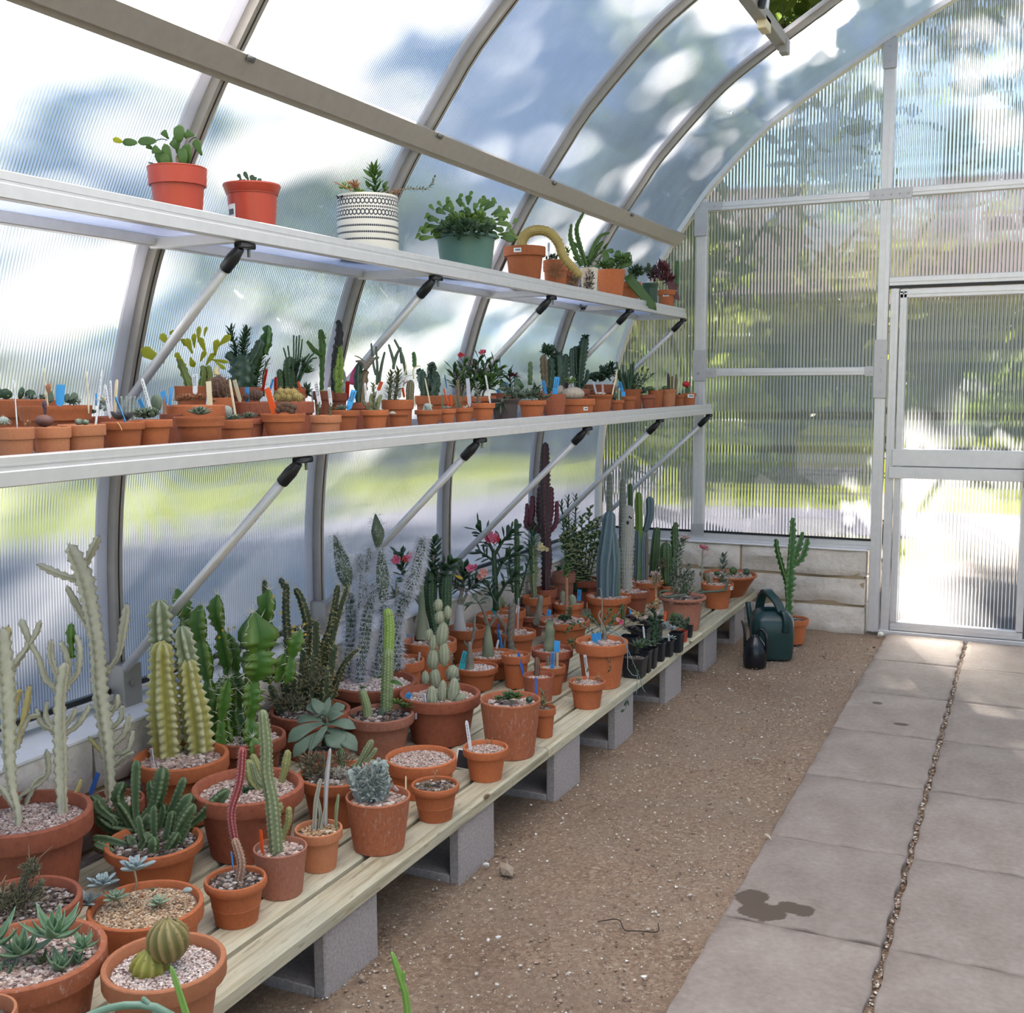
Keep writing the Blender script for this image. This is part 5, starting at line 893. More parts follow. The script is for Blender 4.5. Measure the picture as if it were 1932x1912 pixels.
 ['propeller_plant_pot','potted succulent','grey green propeller plant with big overlapping sickle leaves',None,[-1.861,2.654,.205],'rim',.072,.15,'potB','dark',7,[['l','falcata',[-.0033,.0061,.212],[-.068,-.085,.172],.052,.0141,'obov'],['l','falcata',[-.0031,.0057,.208],[.094,.028,.202],.042,.0141,'obov'],['l','falcata',[.0011,.0061,.196],[.122,-.0098,.15],.052,.0157,'obov'],['l','falcata',[.0054,-.0143,.194],[-.034,-.106,.138],.044,.0141,'obov'],['l','falcata',[.021,-.0156,.213],[.015,-.092,.157],.024,.0063,'lance'],['l','falcata',[.0074,-.0036,.183],[.087,-.036,.161],.069,.0125,'obov'],['l','falcata',[-.0187,.021,.214],[-.101,.0037,.205],.039,.0094,'obov'],['l','falcata',[-.0153,.024,.223],[-.079,.031,.251],.041,.0078,'obov'],['l','falcata',[-.0194,.023,.231],[-.069,.038,.272],.038,.0063,'lance'],['l','falcata',[-.0117,.026,.227],[-.025,.07,.273],.028,.0047,'lance'],['l','falcata',[-.0022,.0194,.226],[.034,.062,.256],.039,.0078,'obov'],['l','falcata',[-.0074,-.0153,.235],[.04,-.034,.264],.031,.0047,'lance'],['l','falcata',[.0075,.0121,.22],[.051,.035,.24],.035,.0078,'lance'],['l','falcata',[.0095,-.024,.189],[.0116,-.094,.153],.035,.0094,'lance'],['w','leafd',[[-.0148,.0193,.118],[-.0148,.0193,.131],[-.0167,.029,.221]],.0078,.0055]]],
 ['dark_spiny_cactus_pot','potted cactus','dense dark spiny column cluster with pale spine tips in a wide clay pot',None,[-2.112,2.937,.205],'rim',.132,.15,'potB','dark',11,[['s','dkspiny','dkspiny',[[-.111,.058,.135],[-.111,.058,.147],[-.129,.069,.303],[-.145,.079,.44],[-.147,.09,.542]],[.0139,.0139,.0148,.0131,.0104],.9],['s','dkspiny','dkspiny',[[-.078,.085,.132],[-.078,.085,.144],[-.081,.112,.379],[-.103,.114,.477],[-.126,.109,.524]],[.0139,.0139,.0139,.0148,.0113],.9],['s','dkspiny','dkspiny',[[-.203,.059,.407],[-.203,.059,.419],[-.214,.064,.497],[-.221,.067,.552]],[.0122,.0122,.0139,.0104],.9],['s','dkspiny','dkspiny',[[-.038,.108,.131],[-.038,.108,.143],[-.037,.128,.299],[-.0125,.151,.397],[.0032,.175,.534]],[.0139,.0139,.0148,.0122,.0096],.9],['s','dkspiny','dkspiny',[[-.023,.114,.131],[-.023,.114,.143],[-.0151,.137,.299],[.0112,.166,.44],[.032,.187,.53]],[.0122,.0122,.0131,.0104,.0087],.9],['s','dkspiny','dkspiny',[[-.036,.079,.118],[-.036,.079,.131],[-.04,.099,.306],[-.045,.11,.418]],[.0139,.0139,.0157,.0122],.9],['s','dkspiny','dkspiny',[[-.0042,.093,.118],[-.0042,.093,.131],[.0016,.11,.247],[.0154,.128,.34]],[.0157,.0157,.0174,.0148],.9],['s','dkspiny','dkspiny',[[-.0035,.12,.132],[-.0035,.12,.143],[.031,.151,.261],[.075,.178,.319]],[.0122,.0122,.0087,.0044],.9],['s','dkspiny','dkspiny',[[-.08,.06,.118],[-.08,.06,.131],[-.078,.077,.267],[-.078,.087,.344]],[.0148,.0148,.0165,.0131],.9],['s','dkspiny','dkspiny',[[-.091,.0106,.118],[-.091,.0106,.131],[-.105,.0129,.2],[-.114,.0156,.258]],[.0148,.0148,.0157,.0131],.9],['s','dkspiny','dkspiny',[[-.089,-.042,.133],[-.089,-.042,.145],[-.108,-.045,.195],[-.124,-.048,.229]],[.0139,.0139,.0148,.0113],.9],['s','dkspiny','dkspiny',[[-.027,.039,.118],[-.027,.039,.131],[-.032,.05,.238],[-.032,.06,.315]],[.0139,.0139,.0148,.0122],.9],['s','dkspiny','dkspiny',[[-.051,-.0001,.118],[-.051,-.0001,.131],[-.06,.0026,.188],[-.059,.0109,.253]],[.0148,.0148,.0157,.0122],.9],['s','dkspiny','dkspiny',[[.0082,.055,.118],[.0082,.055,.131],[.0124,.065,.2],[.0165,.076,.269]],[.0139,.0139,.0148,.0122],.9],['s','dkspiny','dkspiny',[[-.163,.094,.524],[-.163,.094,.536],[-.169,.093,.547],[-.173,.092,.559]],[.0087,.0087,.0096,.0078],.9],['f','drygrn',[-.048,-.045,.182],[.08,.068,.028],110,.023,.0052,'strap','foliage'],['f','drygrn',[-.0035,.0108,.251],[.07,.059,.052],110,.023,.0052,'strap','foliage']]],
 ['big_horn_euphorbia_pot','potted cactus','large bright green winged euphorbia with long paired thorns',None,[-2.105,2.61,.205],'rim',.112,.16,'potB','gravel',10,[['s','grand','grand',[[-.042,-.045,.127],[-.042,-.045,.139],[-.062,-.04,.263],[-.069,-.034,.337]],[.027,.027,.037,.03]],['s','grand','grand',[[.0189,-.0183,.127],[.0189,-.0183,.139],[.0121,-.0012,.304],[.024,.0143,.387],[.0139,.027,.531]],[.032,.032,.046,.08,.067],1.1],['s','grand','grand',[[-.056,-.079,.127],[-.056,-.079,.139],[-.087,-.067,.352],[-.116,-.063,.496],[-.115,-.054,.561]],[.024,.024,.029,.035,.03]],['s','grand','grand',[[-.062,.0175,.127],[-.062,.0175,.139],[-.094,.031,.371],[-.127,.033,.514],[-.13,.039,.573]],[.024,.024,.032,.027,.032]],['s','grand','grand',[[-.051,.037,.127],[-.051,.037,.139],[-.083,.048,.346],[-.102,.051,.452]],[.021,.021,.032,.027]],['s','grand','grand',[[-.115,-.071,.125],[-.115,-.071,.137],[-.157,-.055,.427],[-.192,-.057,.551],[-.206,-.057,.601]],[.021,.021,.029,.035,.03]],['s','grand','grand',[[-.0105,.119,.293],[-.0105,.119,.305],[-.02,.124,.377],[-.021,.137,.485],[-.022,.148,.578]],[.027,.027,.048,.032,.05]],['s','grand','grand',[[.045,.146,.293],[.045,.146,.305],[.054,.162,.394],[.074,.178,.455]],[.021,.021,.029,.026]],['s','grand','grand',[[.0154,.132,.293],[.0154,.132,.305],[.02,.14,.348],[.035,.151,.384]],[.024,.024,.032,.024]],['s','grand','grand',[[-.029,-.101,.122],[-.029,-.101,.134],[-.026,-.082,.28],[-.011,-.066,.353]],[.021,.021,.027,.0192]],['s','grand','grand',[[.0054,-.021,.127],[.0054,-.021,.139],[.0138,-.0019,.263],[-.0028,-.0006,.337]],[.024,.024,.035,.024]],['s','grand','grand',[[.072,-.067,.115],[.072,-.067,.127],[.07,-.063,.161],[.065,-.063,.18]],[.024,.024,.032,.024]],['s','grand','grand',[[-.068,-.102,.12],[-.068,-.102,.132],[-.051,-.079,.254],[-.04,-.063,.335]],[.021,.021,.027,.021]],['s','grand','grand',[[-.03,.112,.311],[-.03,.112,.323],[-.054,.112,.413],[-.076,.11,.485]],[.032,.032,.048,.035]],['x','fyel',[-.081,.0005,.473],.0112,4],['x','fyel',[-.066,.008,.477],.0112,4],['x','fyel',[-.091,-.007,.452],.0112,4],['x','fyel',[-.051,.0155,.481],.0112,4],['x','fyel',[.112,.092,.483],.0112,4],['x','fyel',[.14,.106,.49],.0112,4],['x','fyel',[.109,.089,.469],.0112,4],['x','fyel',[.145,.104,.459],.0112,4],['x','fyel',[.075,.08,.525],.0112,4],['x','fyel',[.051,.075,.574],.0112,4]]],
 ['hairy_mound_cactus_pot','potted cactus','tangled hairy low stems mounding over a clay pot below the propeller plant',None,[-1.714,2.506,.205],'rim',.111,.134,'potA','dark',11,[['f','drygrn',[-.056,-.024,.156],[.056,.048,.038],330,.0192,.0038,'strap','foliage'],['f','spw',[.0043,.0023,.136],[.029,.025,.021],140,.0148,.0018,'strap','foliage'],['f','drygrn',[-.075,-.039,.102],[.021,.0176,.041],130,.0177,.0035,'strap','foliage'],['s','knob','rope',[[.0029,.095,.106],[.0029,.095,.118],[.0193,.108,.157],[.039,.122,.197]],[.0103,.0103,.0111,.0081]],['s','knob','rope',[[-.0098,.093,.105],[-.0098,.093,.117],[.0183,.108,.133],[.049,.127,.172]],[.0096,.0096,.0096,.0066]],['s','greencol','rope',[[-.042,.085,.111],[-.042,.085,.123],[-.047,.086,.147],[-.044,.09,.171]],[.0111,.0111,.0118,.0089]],['s','greencol','rope',[[.0059,-.021,.121],[.0119,-.021,.102],[.0109,-.024,.082]],[.0074,.0074,.0052]],['f','drygrn',[.0098,.0091,.171],[.038,.033,.021],80,.0162,.0038,'strap','foliage']]],
 ['fuzzy_opuntia_pot','potted cactus','tall white hairy old man opuntia with pointed pads in a wide clay pot',None,[-2.084,3.276,.205],'rim',.158,.165,'potB','pale',20,[['s','opfuzz','smooth',[[-.141,.039,.137],[-.141,.039,.149],[-.131,.057,.254],[-.133,.074,.401],[-.147,.075,.46]],[.016,.016,.0179,.0197,.0188],.4],['h',[[-.141,.039,.149],[-.131,.057,.254],[-.133,.074,.401],[-.147,.075,.46]],[.016,.0179,.0197,.0188],.028,2000,'hair'],['s','opfuzz','pad',[[-.093,-.0054,.477],[-.108,-.0022,.56],[-.13,-.0033,.634],[-.147,-.0057,.679]],[.022,.032,.022,.0122],.4],['h',[[-.093,-.0054,.477],[-.108,-.0022,.56],[-.13,-.0033,.634],[-.147,-.0057,.679]],[.022,.032,.022,.0122],.028,600,'hair'],['s','opfuzz','smooth',[[-.062,.0081,.132],[-.062,.0081,.143],[-.055,.024,.247],[-.048,.04,.35],[-.04,.055,.441]],[.0169,.0169,.021,.021,.015],.4],['h',[[-.062,.0081,.143],[-.055,.024,.247],[-.048,.04,.35],[-.04,.055,.441]],[.0169,.021,.021,.015],.028,2000,'hair'],['s','opfuzz','smooth',[[-.0173,.026,.444],[-.0078,.036,.485],[-.0161,.034,.506]],[.0141,.016,.0094],.4],['h',[[-.0173,.026,.444],[-.0078,.036,.485],[-.0161,.034,.506]],[.0141,.016,.0094],.028,600,'hair'],['s','opfuzz','smooth',[[-.036,.0183,.453],[-.038,.022,.485],[-.035,.026,.51]],[.0122,.0132,.0085],.4],['h',[[-.036,.0183,.453],[-.038,.022,.485],[-.035,.026,.51]],[.0122,.0132,.0085],.028,600,'hair'],['s','opfuzz','smooth',[[-.047,.101,.132],[-.047,.101,.143],[-.033,.123,.27],[-.025,.137,.354],[-.035,.14,.413]],[.0141,.0141,.016,.0169,.0188],.4],['h',[[-.047,.101,.143],[-.033,.123,.27],[-.025,.137,.354],[-.035,.14,.413]],[.0141,.016,.0169,.0188],.028,2000,'hair'],['s','opfuzz','pad',[[.02,.043,.436],[.0167,.052,.526],[.0085,.061,.633]],[.021,.024,.0132],.4],['h',[[.02,.043,.436],[.0167,.052,.526],[.0085,.061,.633]],[.021,.024,.0132],.028,600,'hair'],['s','opfuzz','pad',[[-.0024,.055,.625],[-.0046,.061,.678],[-.0152,.065,.752]],[.015,.024,.0094],.4],['h',[[-.0024,.055,.625],[-.0046,.061,.678],[-.0152,.065,.752]],[.015,.024,.0094],.028,60,'hair'],['s','opfuzz','smooth',[[.0108,.154,.168],[.0108,.154,.18],[.0046,.17,.329],[.0141,.18,.38],[.038,.201,.46]],[.0122,.0122,.0141,.016,.021],.4],['h',[[.0108,.154,.18],[.0046,.17,.329],[.0141,.18,.38],[.038,.201,.46]],[.0122,.0141,.016,.021],.028,2000,'hair'],['s','opfuzz','smooth',[[.104,.088,.484],[.124,.106,.558],[.136,.12,.624],[.142,.128,.669]],[.021,.0188,.015,.0122],.4],['h',[[.104,.088,.484],[.124,.106,.558],[.136,.12,.624],[.142,.128,.669]],[.021,.0188,.015,.0122],.028,2000,'hair'],['s','opfuzz','pad',[[-.055,.021,.543],[-.058,.023,.576],[-.054,.029,.613]],[.0122,.0141,.0085],.4],['h',[[-.055,.021,.543],[-.058,.023,.576],[-.054,.029,.613]],[.0122,.0141,.0085],.028,600,'hair'],['s','opfuzz','smooth',[[-.036,.029,.543],[-.031,.038,.592],[-.031,.043,.633]],[.0085,.0094,.0066],.4],['h',[[-.036,.029,.543],[-.031,.038,.592],[-.031,.043,.633]],[.0085,.0094,.0066],.028,600,'hair'],['s','opfuzz','smooth',[[-.054,.0061,.42],[-.051,.0172,.502],[-.053,.021,.543]],[.0075,.0075,.0066],.4],['h',[[-.054,.0061,.42],[-.051,.0172,.502],[-.053,.021,.543]],[.0075,.0075,.0066],.028,600,'hair']]],
 ['grey_caudex_pot','potted plant','bare grey conical trunk in a gravel topped clay pot behind the hairy opuntia',None,[-2.172,3.622,.205],'rim',.09,.153,'potA','gravel',6,[['c','caud',[[.0133,.01],[.0123,.051],[.0092,.123],[.0072,.184],[.0051,.266],[.0031,.327]],[-.045,.048,.125]],['t','white',[.042,.061,.133],[.044,.067,.169],.0123]]],
 ['dotted_column_pot','potted cactus','twin white dotted green columns with a swollen trunked pink flowering shrub',None,[-2.156,3.824,.205],'rim',.106,.186,'potA','gravel',7,[['s','dotcol','dot',[[-.0181,.089,.151],[-.0181,.089,.163],[-.04,.092,.272],[-.051,.095,.343],[-.052,.108,.447]],[.021,.021,.027,.028,.023]],['s','dotcol','dot',[[.0068,.093,.152],[.0068,.093,.164],[.0099,.111,.297],[.0068,.118,.372],[.0062,.126,.439]],[.0191,.0191,.025,.028,.023]],['c','caudg',[[.029,.023],[.025,.055],[.016,.119],[.0106,.204],[.0074,.289],[.0053,.374]],[-.062,.044,.154]],['w','caud',[[-.064,.074,.189],[-.064,.074,.201],[-.085,.075,.295],[-.089,.085,.39]],.0096,.0064],['a','leafd',[[-.076,.08,.295],[-.049,.113,.456],[-.049,.125,.561]],.0085,33,.055,.034,'caud',0,'obov',.3,False,[35,85]],['a','leafd',[[-.081,.078,.295],[-.146,.062,.414],[-.172,.062,.519]],.0074,27,.055,.03,'caud',0,'obov',.3,False,[35,85]],['a','leafd',[[-.059,.1,.39],[-.0011,.135,.456],[.0154,.145,.475]],.0064,21,.06,.032,'caud',0,'obov',.2,False,[35,85]],['x','fpink',[-.082,.0018,.514],.053,5],['x','fpink',[-.137,-.025,.505],.047,5],['x','fred',[-.103,-.0085,.509],.034,5],['l','fyel',[-.089,-.017,.389],[-.104,-.0187,.43],.023,0,'obov'],['a','leafd',[[-.091,.079,.343],[-.16,.046,.343],[-.187,.035,.353]],.0053,15,.051,.023,'caud',0,'obov',.2,False,[35,85]],['t','photo',[-.106,.0133,.166],[-.107,.0164,.197],.053]]],
 ['desert_rose_pot','potted plant','desert rose with fat white trunk, dark leaves and pink flowers',None,[-2.177,4.179,.205],'rim',.085,.164,'potA','gravel',6,[['c','caudw',[[.031,.0171],[.027,.04],[.0194,.074],[.016,.109],[.0137,.131]],[-.023,-.0199,.134]],['w','caud',[[-.061,.059,.21],[-.065,.062,.256],[-.056,.073,.312]],.0126,.0069],['w','caud',[[-.066,.058,.221],[-.049,.071,.266],[-.037,.081,.296]],.008,.0057],['a','leafd',[[-.056,.073,.306],[-.053,.081,.357],[-.05,.086,.388]],.008,24,.069,.027,'caud',0,'obov',.1,False,[35,85]],['a','leafd',[[-.056,.073,.306],[-.103,.055,.337],[-.127,.046,.358]],.0069,18,.064,.025,'caud',0,'obov',.1,False,[35,85]],['a','leafd',[[-.046,.077,.301],[-.0107,.098,.332],[.0113,.111,.357]],.0069,18,.064,.025,'caud',0,'obov',.1,False,[35,85]],['l','fyel',[-.024,.014,.37],[-.057,.0009,.388],.0183,0,'lance'],['x','fsalm',[.054,.054,.396],.05,5],['x','fpink',[.0053,.033,.415],.046,5],['x','fpink',[.025,.043,.42],.034,5],['x','fsalm',[.046,.048,.382],.037,5]]],
 ['teal_label_pot','potted plant','small swollen trunk with two bare branches and turquoise label in a clay pot',None,[-1.967,3.862,.205],'rim',.086,.09,'potA','pale',14,[['c','caud',[[.0179,.0122],[.0169,.038],[.0116,.069],[.0084,.101],[.0063,.122]],[-.0193,-.023,.07]],['w','bark',[[-.061,.06,.149],[-.049,.072,.206],[-.049,.08,.271]],.0074,.0053],['w','bark',[[-.063,.058,.145],[-.077,.054,.159],[-.084,.052,.173]],.0053,.0032],['t','teal',[-.05,-.041,.078],[-.035,-.025,.152],.025]]],
 ['trunk_and_branches_pot','potted plant','bottle shaped grey green trunk with splayed branches and few leaves, clay pot',None,[-1.996,4.047,.205],'rim',.108,.097,'potA','gravel',16,[['c','caudg',[[.026,0],[.024,.041],[.0176,.085],[.0121,.118],[.0088,.14]],[-.0047,-.0155,.076]],['w','bark',[[-.053,.089,.186],[-.081,.085,.264],[-.1,.08,.293]],.0066,.0044],['w','bark',[[-.051,.09,.186],[-.03,.104,.22],[-.0178,.113,.254]],.0066,.0044],['w','bark',[[-.058,.087,.191],[-.065,.085,.205],[-.074,.083,.22]],.0044,.0033],['l','leafg',[-.058,-.0021,.302],[-.11,-.028,.293],.0198,.0066,'obov'],['l','leafg',[-.058,-.0016,.307],[-.081,-.0089,.336],.024,.0066,'obov'],['l','leafg',[-.054,.0004,.307],[-.0155,.021,.326],.0176,.0066,'obov'],['l','leafg',[-.054,-.0006,.297],[-.023,.0147,.306],.0154,.0044,'obov'],['l','leafg',[-.068,-.0047,.316],[-.069,-.0022,.34],.0198,.0044,'obov'],['l','olive',[-.105,-.028,.273],[-.076,-.0093,.312],.0154,.0044,'obov'],['t','white',[-.0175,.093,.098],[-.0123,.1,.132],.011],['t','blue',[.0008,.101,.103],[-.0154,.101,.171],.0198],['t','navy',[-.0075,.101,.122],[-.0188,.105,.2],.011],['f','rust',[.0071,.0037,.1],[.011,.0093,.0088],10,.0176,.0066,'lance','foliage']]],
 ['grey_trunk_pot','potted plant','upright warty grey brown trunk with thin pale branch in a clay pot',None,[-2.043,4.388,.205],'rim',.094,.116,'potA','gravel',6,[['w','bark',[[.0198,-.083,.054],[.0198,-.083,.066],[.0145,-.077,.136],[.0166,-.069,.197],[.0143,-.063,.253]],.0176,.0141],['w','bark',[[-.045,.081,.216],[-.038,.08,.179],[-.046,.084,.242]],.0047,.0035],['w','caud',[[-.024,-.0005,.101],[-.055,-.0084,.153],[-.079,-.0167,.179]],.0071,.0047],['w','bark',[[-.0084,-.095,.053],[-.0084,-.095,.066],[-.0068,-.085,.136],[-.032,-.091,.187]],.0059,.0047],['w','caud',[[-.051,.076,.195],[-.068,.07,.216],[-.083,.065,.232]],.0059,.0035],['l','olive',[-.052,-.0122,.217],[-.064,-.0112,.268],.024,.0047,'round'],['f','dry',[-.0096,-.0079,.088],[.021,.018,.024],14,.0141,.0071,'lance','foliage'],['t','white',[-.024,.078,.112],[-.026,.094,.247],.0094]]],
 ['tall_green_desert_rose_pot','potted plant','tall green stemmed desert rose with broad dark leaves and one pink flower',None,[-2.169,4.467,.205],'rim',.093,.165,'potA','gravel',6,[['w','leafd',[[-.041,.072,.169],[-.041,.072,.181],[-.051,.084,.313],[-.061,.095,.44]],.0156,.0108],['a','leafd',[[-.058,.094,.425],[-.091,.087,.491],[-.13,.075,.543]],.0084,14,.072,.026,'leafd',0,'obov',.2,True,[35,85]],['a','leafd',[[-.056,.095,.425],[-.021,.12,.491],[.0142,.141,.526]],.0084,16,.072,.026,'leafd',0,'obov',.2,True,[35,85]],['a','leafd',[[-.054,.092,.39],[-.102,.074,.425],[-.121,.066,.436]],.0072,10,.063,.024,'leafd',0,'obov',.2,False,[35,85]],['a','leafd',[[-.051,.084,.313],[-.022,.107,.389],[.036,.14,.435]],.0084,16,.067,.024,'leafd',0,'obov',.3,False,[35,85]],['a','leafd',[[-.037,.065,.214],[.0014,.092,.29],[.045,.119,.34]],.0084,16,.063,.024,'leafd',0,'obov',.3,False,[35,85]],['a','leafd',[[-.0109,.022,.203],[-.041,.0159,.264],[-.052,.0153,.299]],.0072,10,.058,.022,'leafd',0,'obov',.3,False,[35,85]],['x','fpink',[-.035,.026,.513],.063,5],['x','fpink',[-.049,.019,.505],.048,5],['x','fred',[-.021,.031,.5],.048,5],['t','teal',[-.048,.063,.145],[-.049,.067,.177],.022],['t','white',[.054,.099,.158],[.058,.105,.19],.0169]]],
 ['spotted_green_stick_pot','potted cactus','thin upright bumpy green stem with leafy tip behind the desert rose',None,[-2.187,4.641,.205],'rim',.075,.155,'potA','gravel',6,[['s','greencol','knob',[[.002,.076,.17],[.002,.076,.182],[-.0046,.092,.339],[-.009,.103,.444],[-.019,.114,.569]],[.0137,.0137,.0149,.0137,.0099]],['a','leafd',[[.0068,.078,.17],[.0068,.078,.182],[.038,.112,.339],[.051,.124,.391]],.0062,18,.04,.0124,'leafd',0,'lance',.2,False,[35,85]],['a','leafd',[[-.0195,.073,.222],[-.0195,.073,.234],[-.038,.077,.339],[-.037,.087,.417]],.0062,16,.045,.0149,'leafd',0,'lance',.2,False,[35,85]]]],
 ['empty_clay_pot','potted plant','small clay pot tucked behind the bottle trunk plant, blue label on its right',None,[-1.834,3.943,.205],'rim',.057,.135,'potA','gravel',6,[['f','dry',[-.0063,-.0014,.147],[.0169,.0144,.0085],14,.0127,.0063,'lance','foliage'],['t','navy',[.052,-.04,.065],[.03,-.04,.152],.0106]]],
 ['brown_stub_pot','potted cactus','short thick brown stub with a swollen ring pattern in a tall straight clay pot',None,[-1.627,3.698,.205],'flat',.059,.132,'potB','gravel',12,[['s','brown','lobes',[[-.024,.039,.103],[-.024,.039,.115],[-.025,.043,.154],[-.027,.046,.185]],[.0108,.0108,.0118,.0079],0]]],
 ['blue_and_cream_label_pot','potted plant','clay pot with paired blue and cream labels in front of a grey trunk',None,[-1.668,3.916,.205],'rim',.056,.111,'potA','gravel',12,[['t','blue',[.0086,-.0117,.096],[.0079,-.0037,.164],.021],['t','ivory',[.0192,.0124,.096],[.0178,.0195,.16],.0145],['w','bark',[[-.032,.038,.092],[-.032,.038,.104],[-.032,.042,.136]],.0073,.0052]]],
 ['knobbed_caudex_pot','potted plant','gnarled grey green knobbed trunk with spiky twigs in a dark clay pot',None,[-1.738,4.091,.205],'rim',.085,.133,'potB','gravel',12,[['c','caudg',[[.024,.0123],[.026,.04],[.0184,.073],[.022,.094],[.0151,.116],[.014,.138]],[-.0164,.0107,.107]],['w','bark',[[-.038,.076,.223],[-.03,.081,.238],[-.0169,.088,.242]],.0043,.0022],['w','bark',[[-.042,.073,.219],[-.063,.061,.204],[-.085,.052,.209]],.0043,.0022],['w','bark',[[-.034,.078,.228],[-.052,.071,.238],[-.057,.07,.252]],.0032,.0022],['w','bark',[[-.029,.079,.218],[-.0065,.088,.204]],.0032,.0022],['t','blue',[.028,-.021,.128],[.029,-.0152,.171],.024]]],
 ['tiny_plant_pot','potted plant','narrow small clay pot with wispy sprouts squeezed beside the green rosette pot',None,[-1.48,3.413,.205],'rim',.04,.104,'potA','dark',6,[['a','olive',[[-.0117,.034,.092],[-.0117,.034,.104],[-.0161,.034,.124],[-.0188,.035,.144]],.0027,10,.025,.0091,'dry',0,'lance',.1,False,[35,85]],['w','dry',[[-.0188,.03,.088],[-.0188,.03,.1],[-.0009,.039,.108],[.0099,.045,.112]],.0036,.0018],['f','olive',[-.0092,-.0021,.122],[.0146,.0124,.0146],16,.0182,.0073,'lance','foliage']]],
 ['dead_sprig_pot','potted plant','small bright clay pot with white label and dry orange sprigs, front edge',None,[-1.474,3.803,.205],'rim',.069,.099,'potA','gravel',14,[['t','white',[-.021,.057,.102],[-.033,.06,.181],.0179],['f','rust',[.034,.0173,.108],[.0159,.0135,.006],40,.0179,.0032,'lance','foliage'],['w','rust',[[.0075,.064,.082],[.0075,.064,.094],[.0149,.069,.107],[.0186,.072,.116]],.002,.001],['w','rust',[[-.0051,.059,.077],[-.0051,.059,.089],[.0184,.072,.102],[.035,.079,.098]],.002,.001],['f','dry',[-.029,-.0127,.104],[.0199,.0169,.0079],26,.0139,.0079,'lance','foliage'],['l','olive',[-.0021,.0029,.13],[.0029,.0079,.152],.0079,0,'lance']]],
 ['trailing_vine_pot','potted plant','large clay pot with wiry leafy vines spilling over, blue labels inside',None,[-1.529,4.104,.205],'rim',.106,.183,'potA','gravel',7,[['w','caud',[[-.033,.067,.147],[-.033,.067,.159],[-.031,.077,.23],[-.03,.086,.3],[-.037,.091,.366],[-.046,.088,.376]],.0032,.0021],['w','caud',[[-.024,.071,.147],[-.024,.071,.159],[-.0173,.08,.206],[-.041,.076,.263],[-.034,.082,.286]],.0042,.0032],['a','leaf',[[-.043,.081,.174],[-.088,.065,.212],[-.132,.047,.232],[-.165,.027,.194]],.0021,22,.0191,.0127,'wire',0,'round',.1,False,[35,85]],['a','leaf',[[-.043,.081,.174],[-.002,.107,.226],[.0138,.118,.259]],.0021,16,.0191,.0127,'wire',0,'round',.1,False,[35,85]],['a','leaf',[[-.051,.077,.174],[-.107,.05,.165],[-.154,.027,.156]],.0021,18,.0191,.0127,'wire',0,'round',.1,False,[35,85]],['a','leaf',[[-.036,.089,.212],[-.068,.079,.25],[-.099,.067,.269]],.0021,14,.0191,.0127,'wire',0,'round',.1,False,[35,85]],['a','leaf',[[-.0175,.095,.193],[-.0013,.105,.217],[.038,.133,.297]],.0021,10,.0191,.0127,'wire',0,'round',.1,False,[35,85]],['a','leaf',[[-.043,.081,.174],[-.128,.037,.137],[-.151,.031,.175]],.0021,14,.0191,.0127,'wire',0,'round',.1,False,[35,85]],['a','leaf',[[-.032,.092,.226],[-.02,.101,.25],[-.0043,.112,.283]],.0021,12,.0191,.0127,'wire',0,'round',.1,False,[35,85]],['t','blue',[-.035,.022,.159],[-.042,.024,.201],.032],['t','blue',[-.037,.065,.159],[-.038,.069,.197],.025],['w','bark',[[-.0152,.075,.147],[-.0152,.075,.159],[-.0143,.079,.187],[-.021,.078,.206]],.0127,.0064],['w','wire',[[.049,-.059,.241],[.091,-.042,.222],[.118,-.035,.176],[.125,-.042,.09]],.0021,.0016],['a','leafd',[[.124,-.053,.181],[.147,-.049,.127],[.174,-.044,.063]],.0016,6,.017,.0085,'wire',0,'lance',.4,False,[35,85]],['w','wire',[[.174,-.044,.063],[.189,-.043,.0178],[.2,-.04,.0041]],.0016,.0011],['w','wire',[[.166,-.047,.072],[.167,-.056,-.0047]],.0016,.0011],['a','leafd',[[.046,-.078,.188],[.061,-.079,.125],[.067,-.081,.084]],.0016,5,.0191,.0106,'dry',0,'lance',.3,False,[35,85]],['w','wire',[[.132,-.06,.095],[.149,-.055,.072],[.166,-.048,.068]],.0016,.0011],['l','leafd',[.145,-.136,-.032],[.154,-.129,-.0079],.0085,0,'lance'],['l','leafd',[.154,-.129,-.0079],[.16,-.129,-.033],.0085,0,'lance'],['l','leafd',[.134,-.144,-.055],[.147,-.137,-.046],.0127,0,'lance'],['w','wire',[[.183,-.097,.05],[.168,-.109,.0138],[.151,-.12,-.0129]],.0011,.0011],['w','wire',[[.151,-.12,-.0129],[.148,-.125,-.04],[.142,-.129,-.051]],.0011,.0011]]],
 ['brown_stick_pot','potted plant','upright plain brown stick among small leaves in a clay pot, blue label',None,[-1.92,4.67,.205],'rim',.115,.124,'potA','gravel',7,[['w','stick',[[-.032,.094,.106],[-.032,.094,.118],[-.033,.102,.19],[-.038,.113,.299]],.0086,.0073],['f','leafd',[-.0007,.0006,.132],[.034,.029,.0122],60,.0196,.0098,'lance','foliage'],['a','leaf',[[-.035,.108,.242],[-.042,.112,.304],[-.039,.119,.346]],.0024,8,.034,.025,'dry',0,'round',.5,False,[35,85]],['f','rust',[-.04,-.017,.138],[.0147,.0125,.0098],20,.0196,.0073,'lance','foliage'],['t','blue',[-.101,.036,.111],[-.096,.043,.154],.0196],['f','olive',[.0174,.0131,.164],[.025,.021,.0196],30,.0196,.0098,'lance','foliage']]],
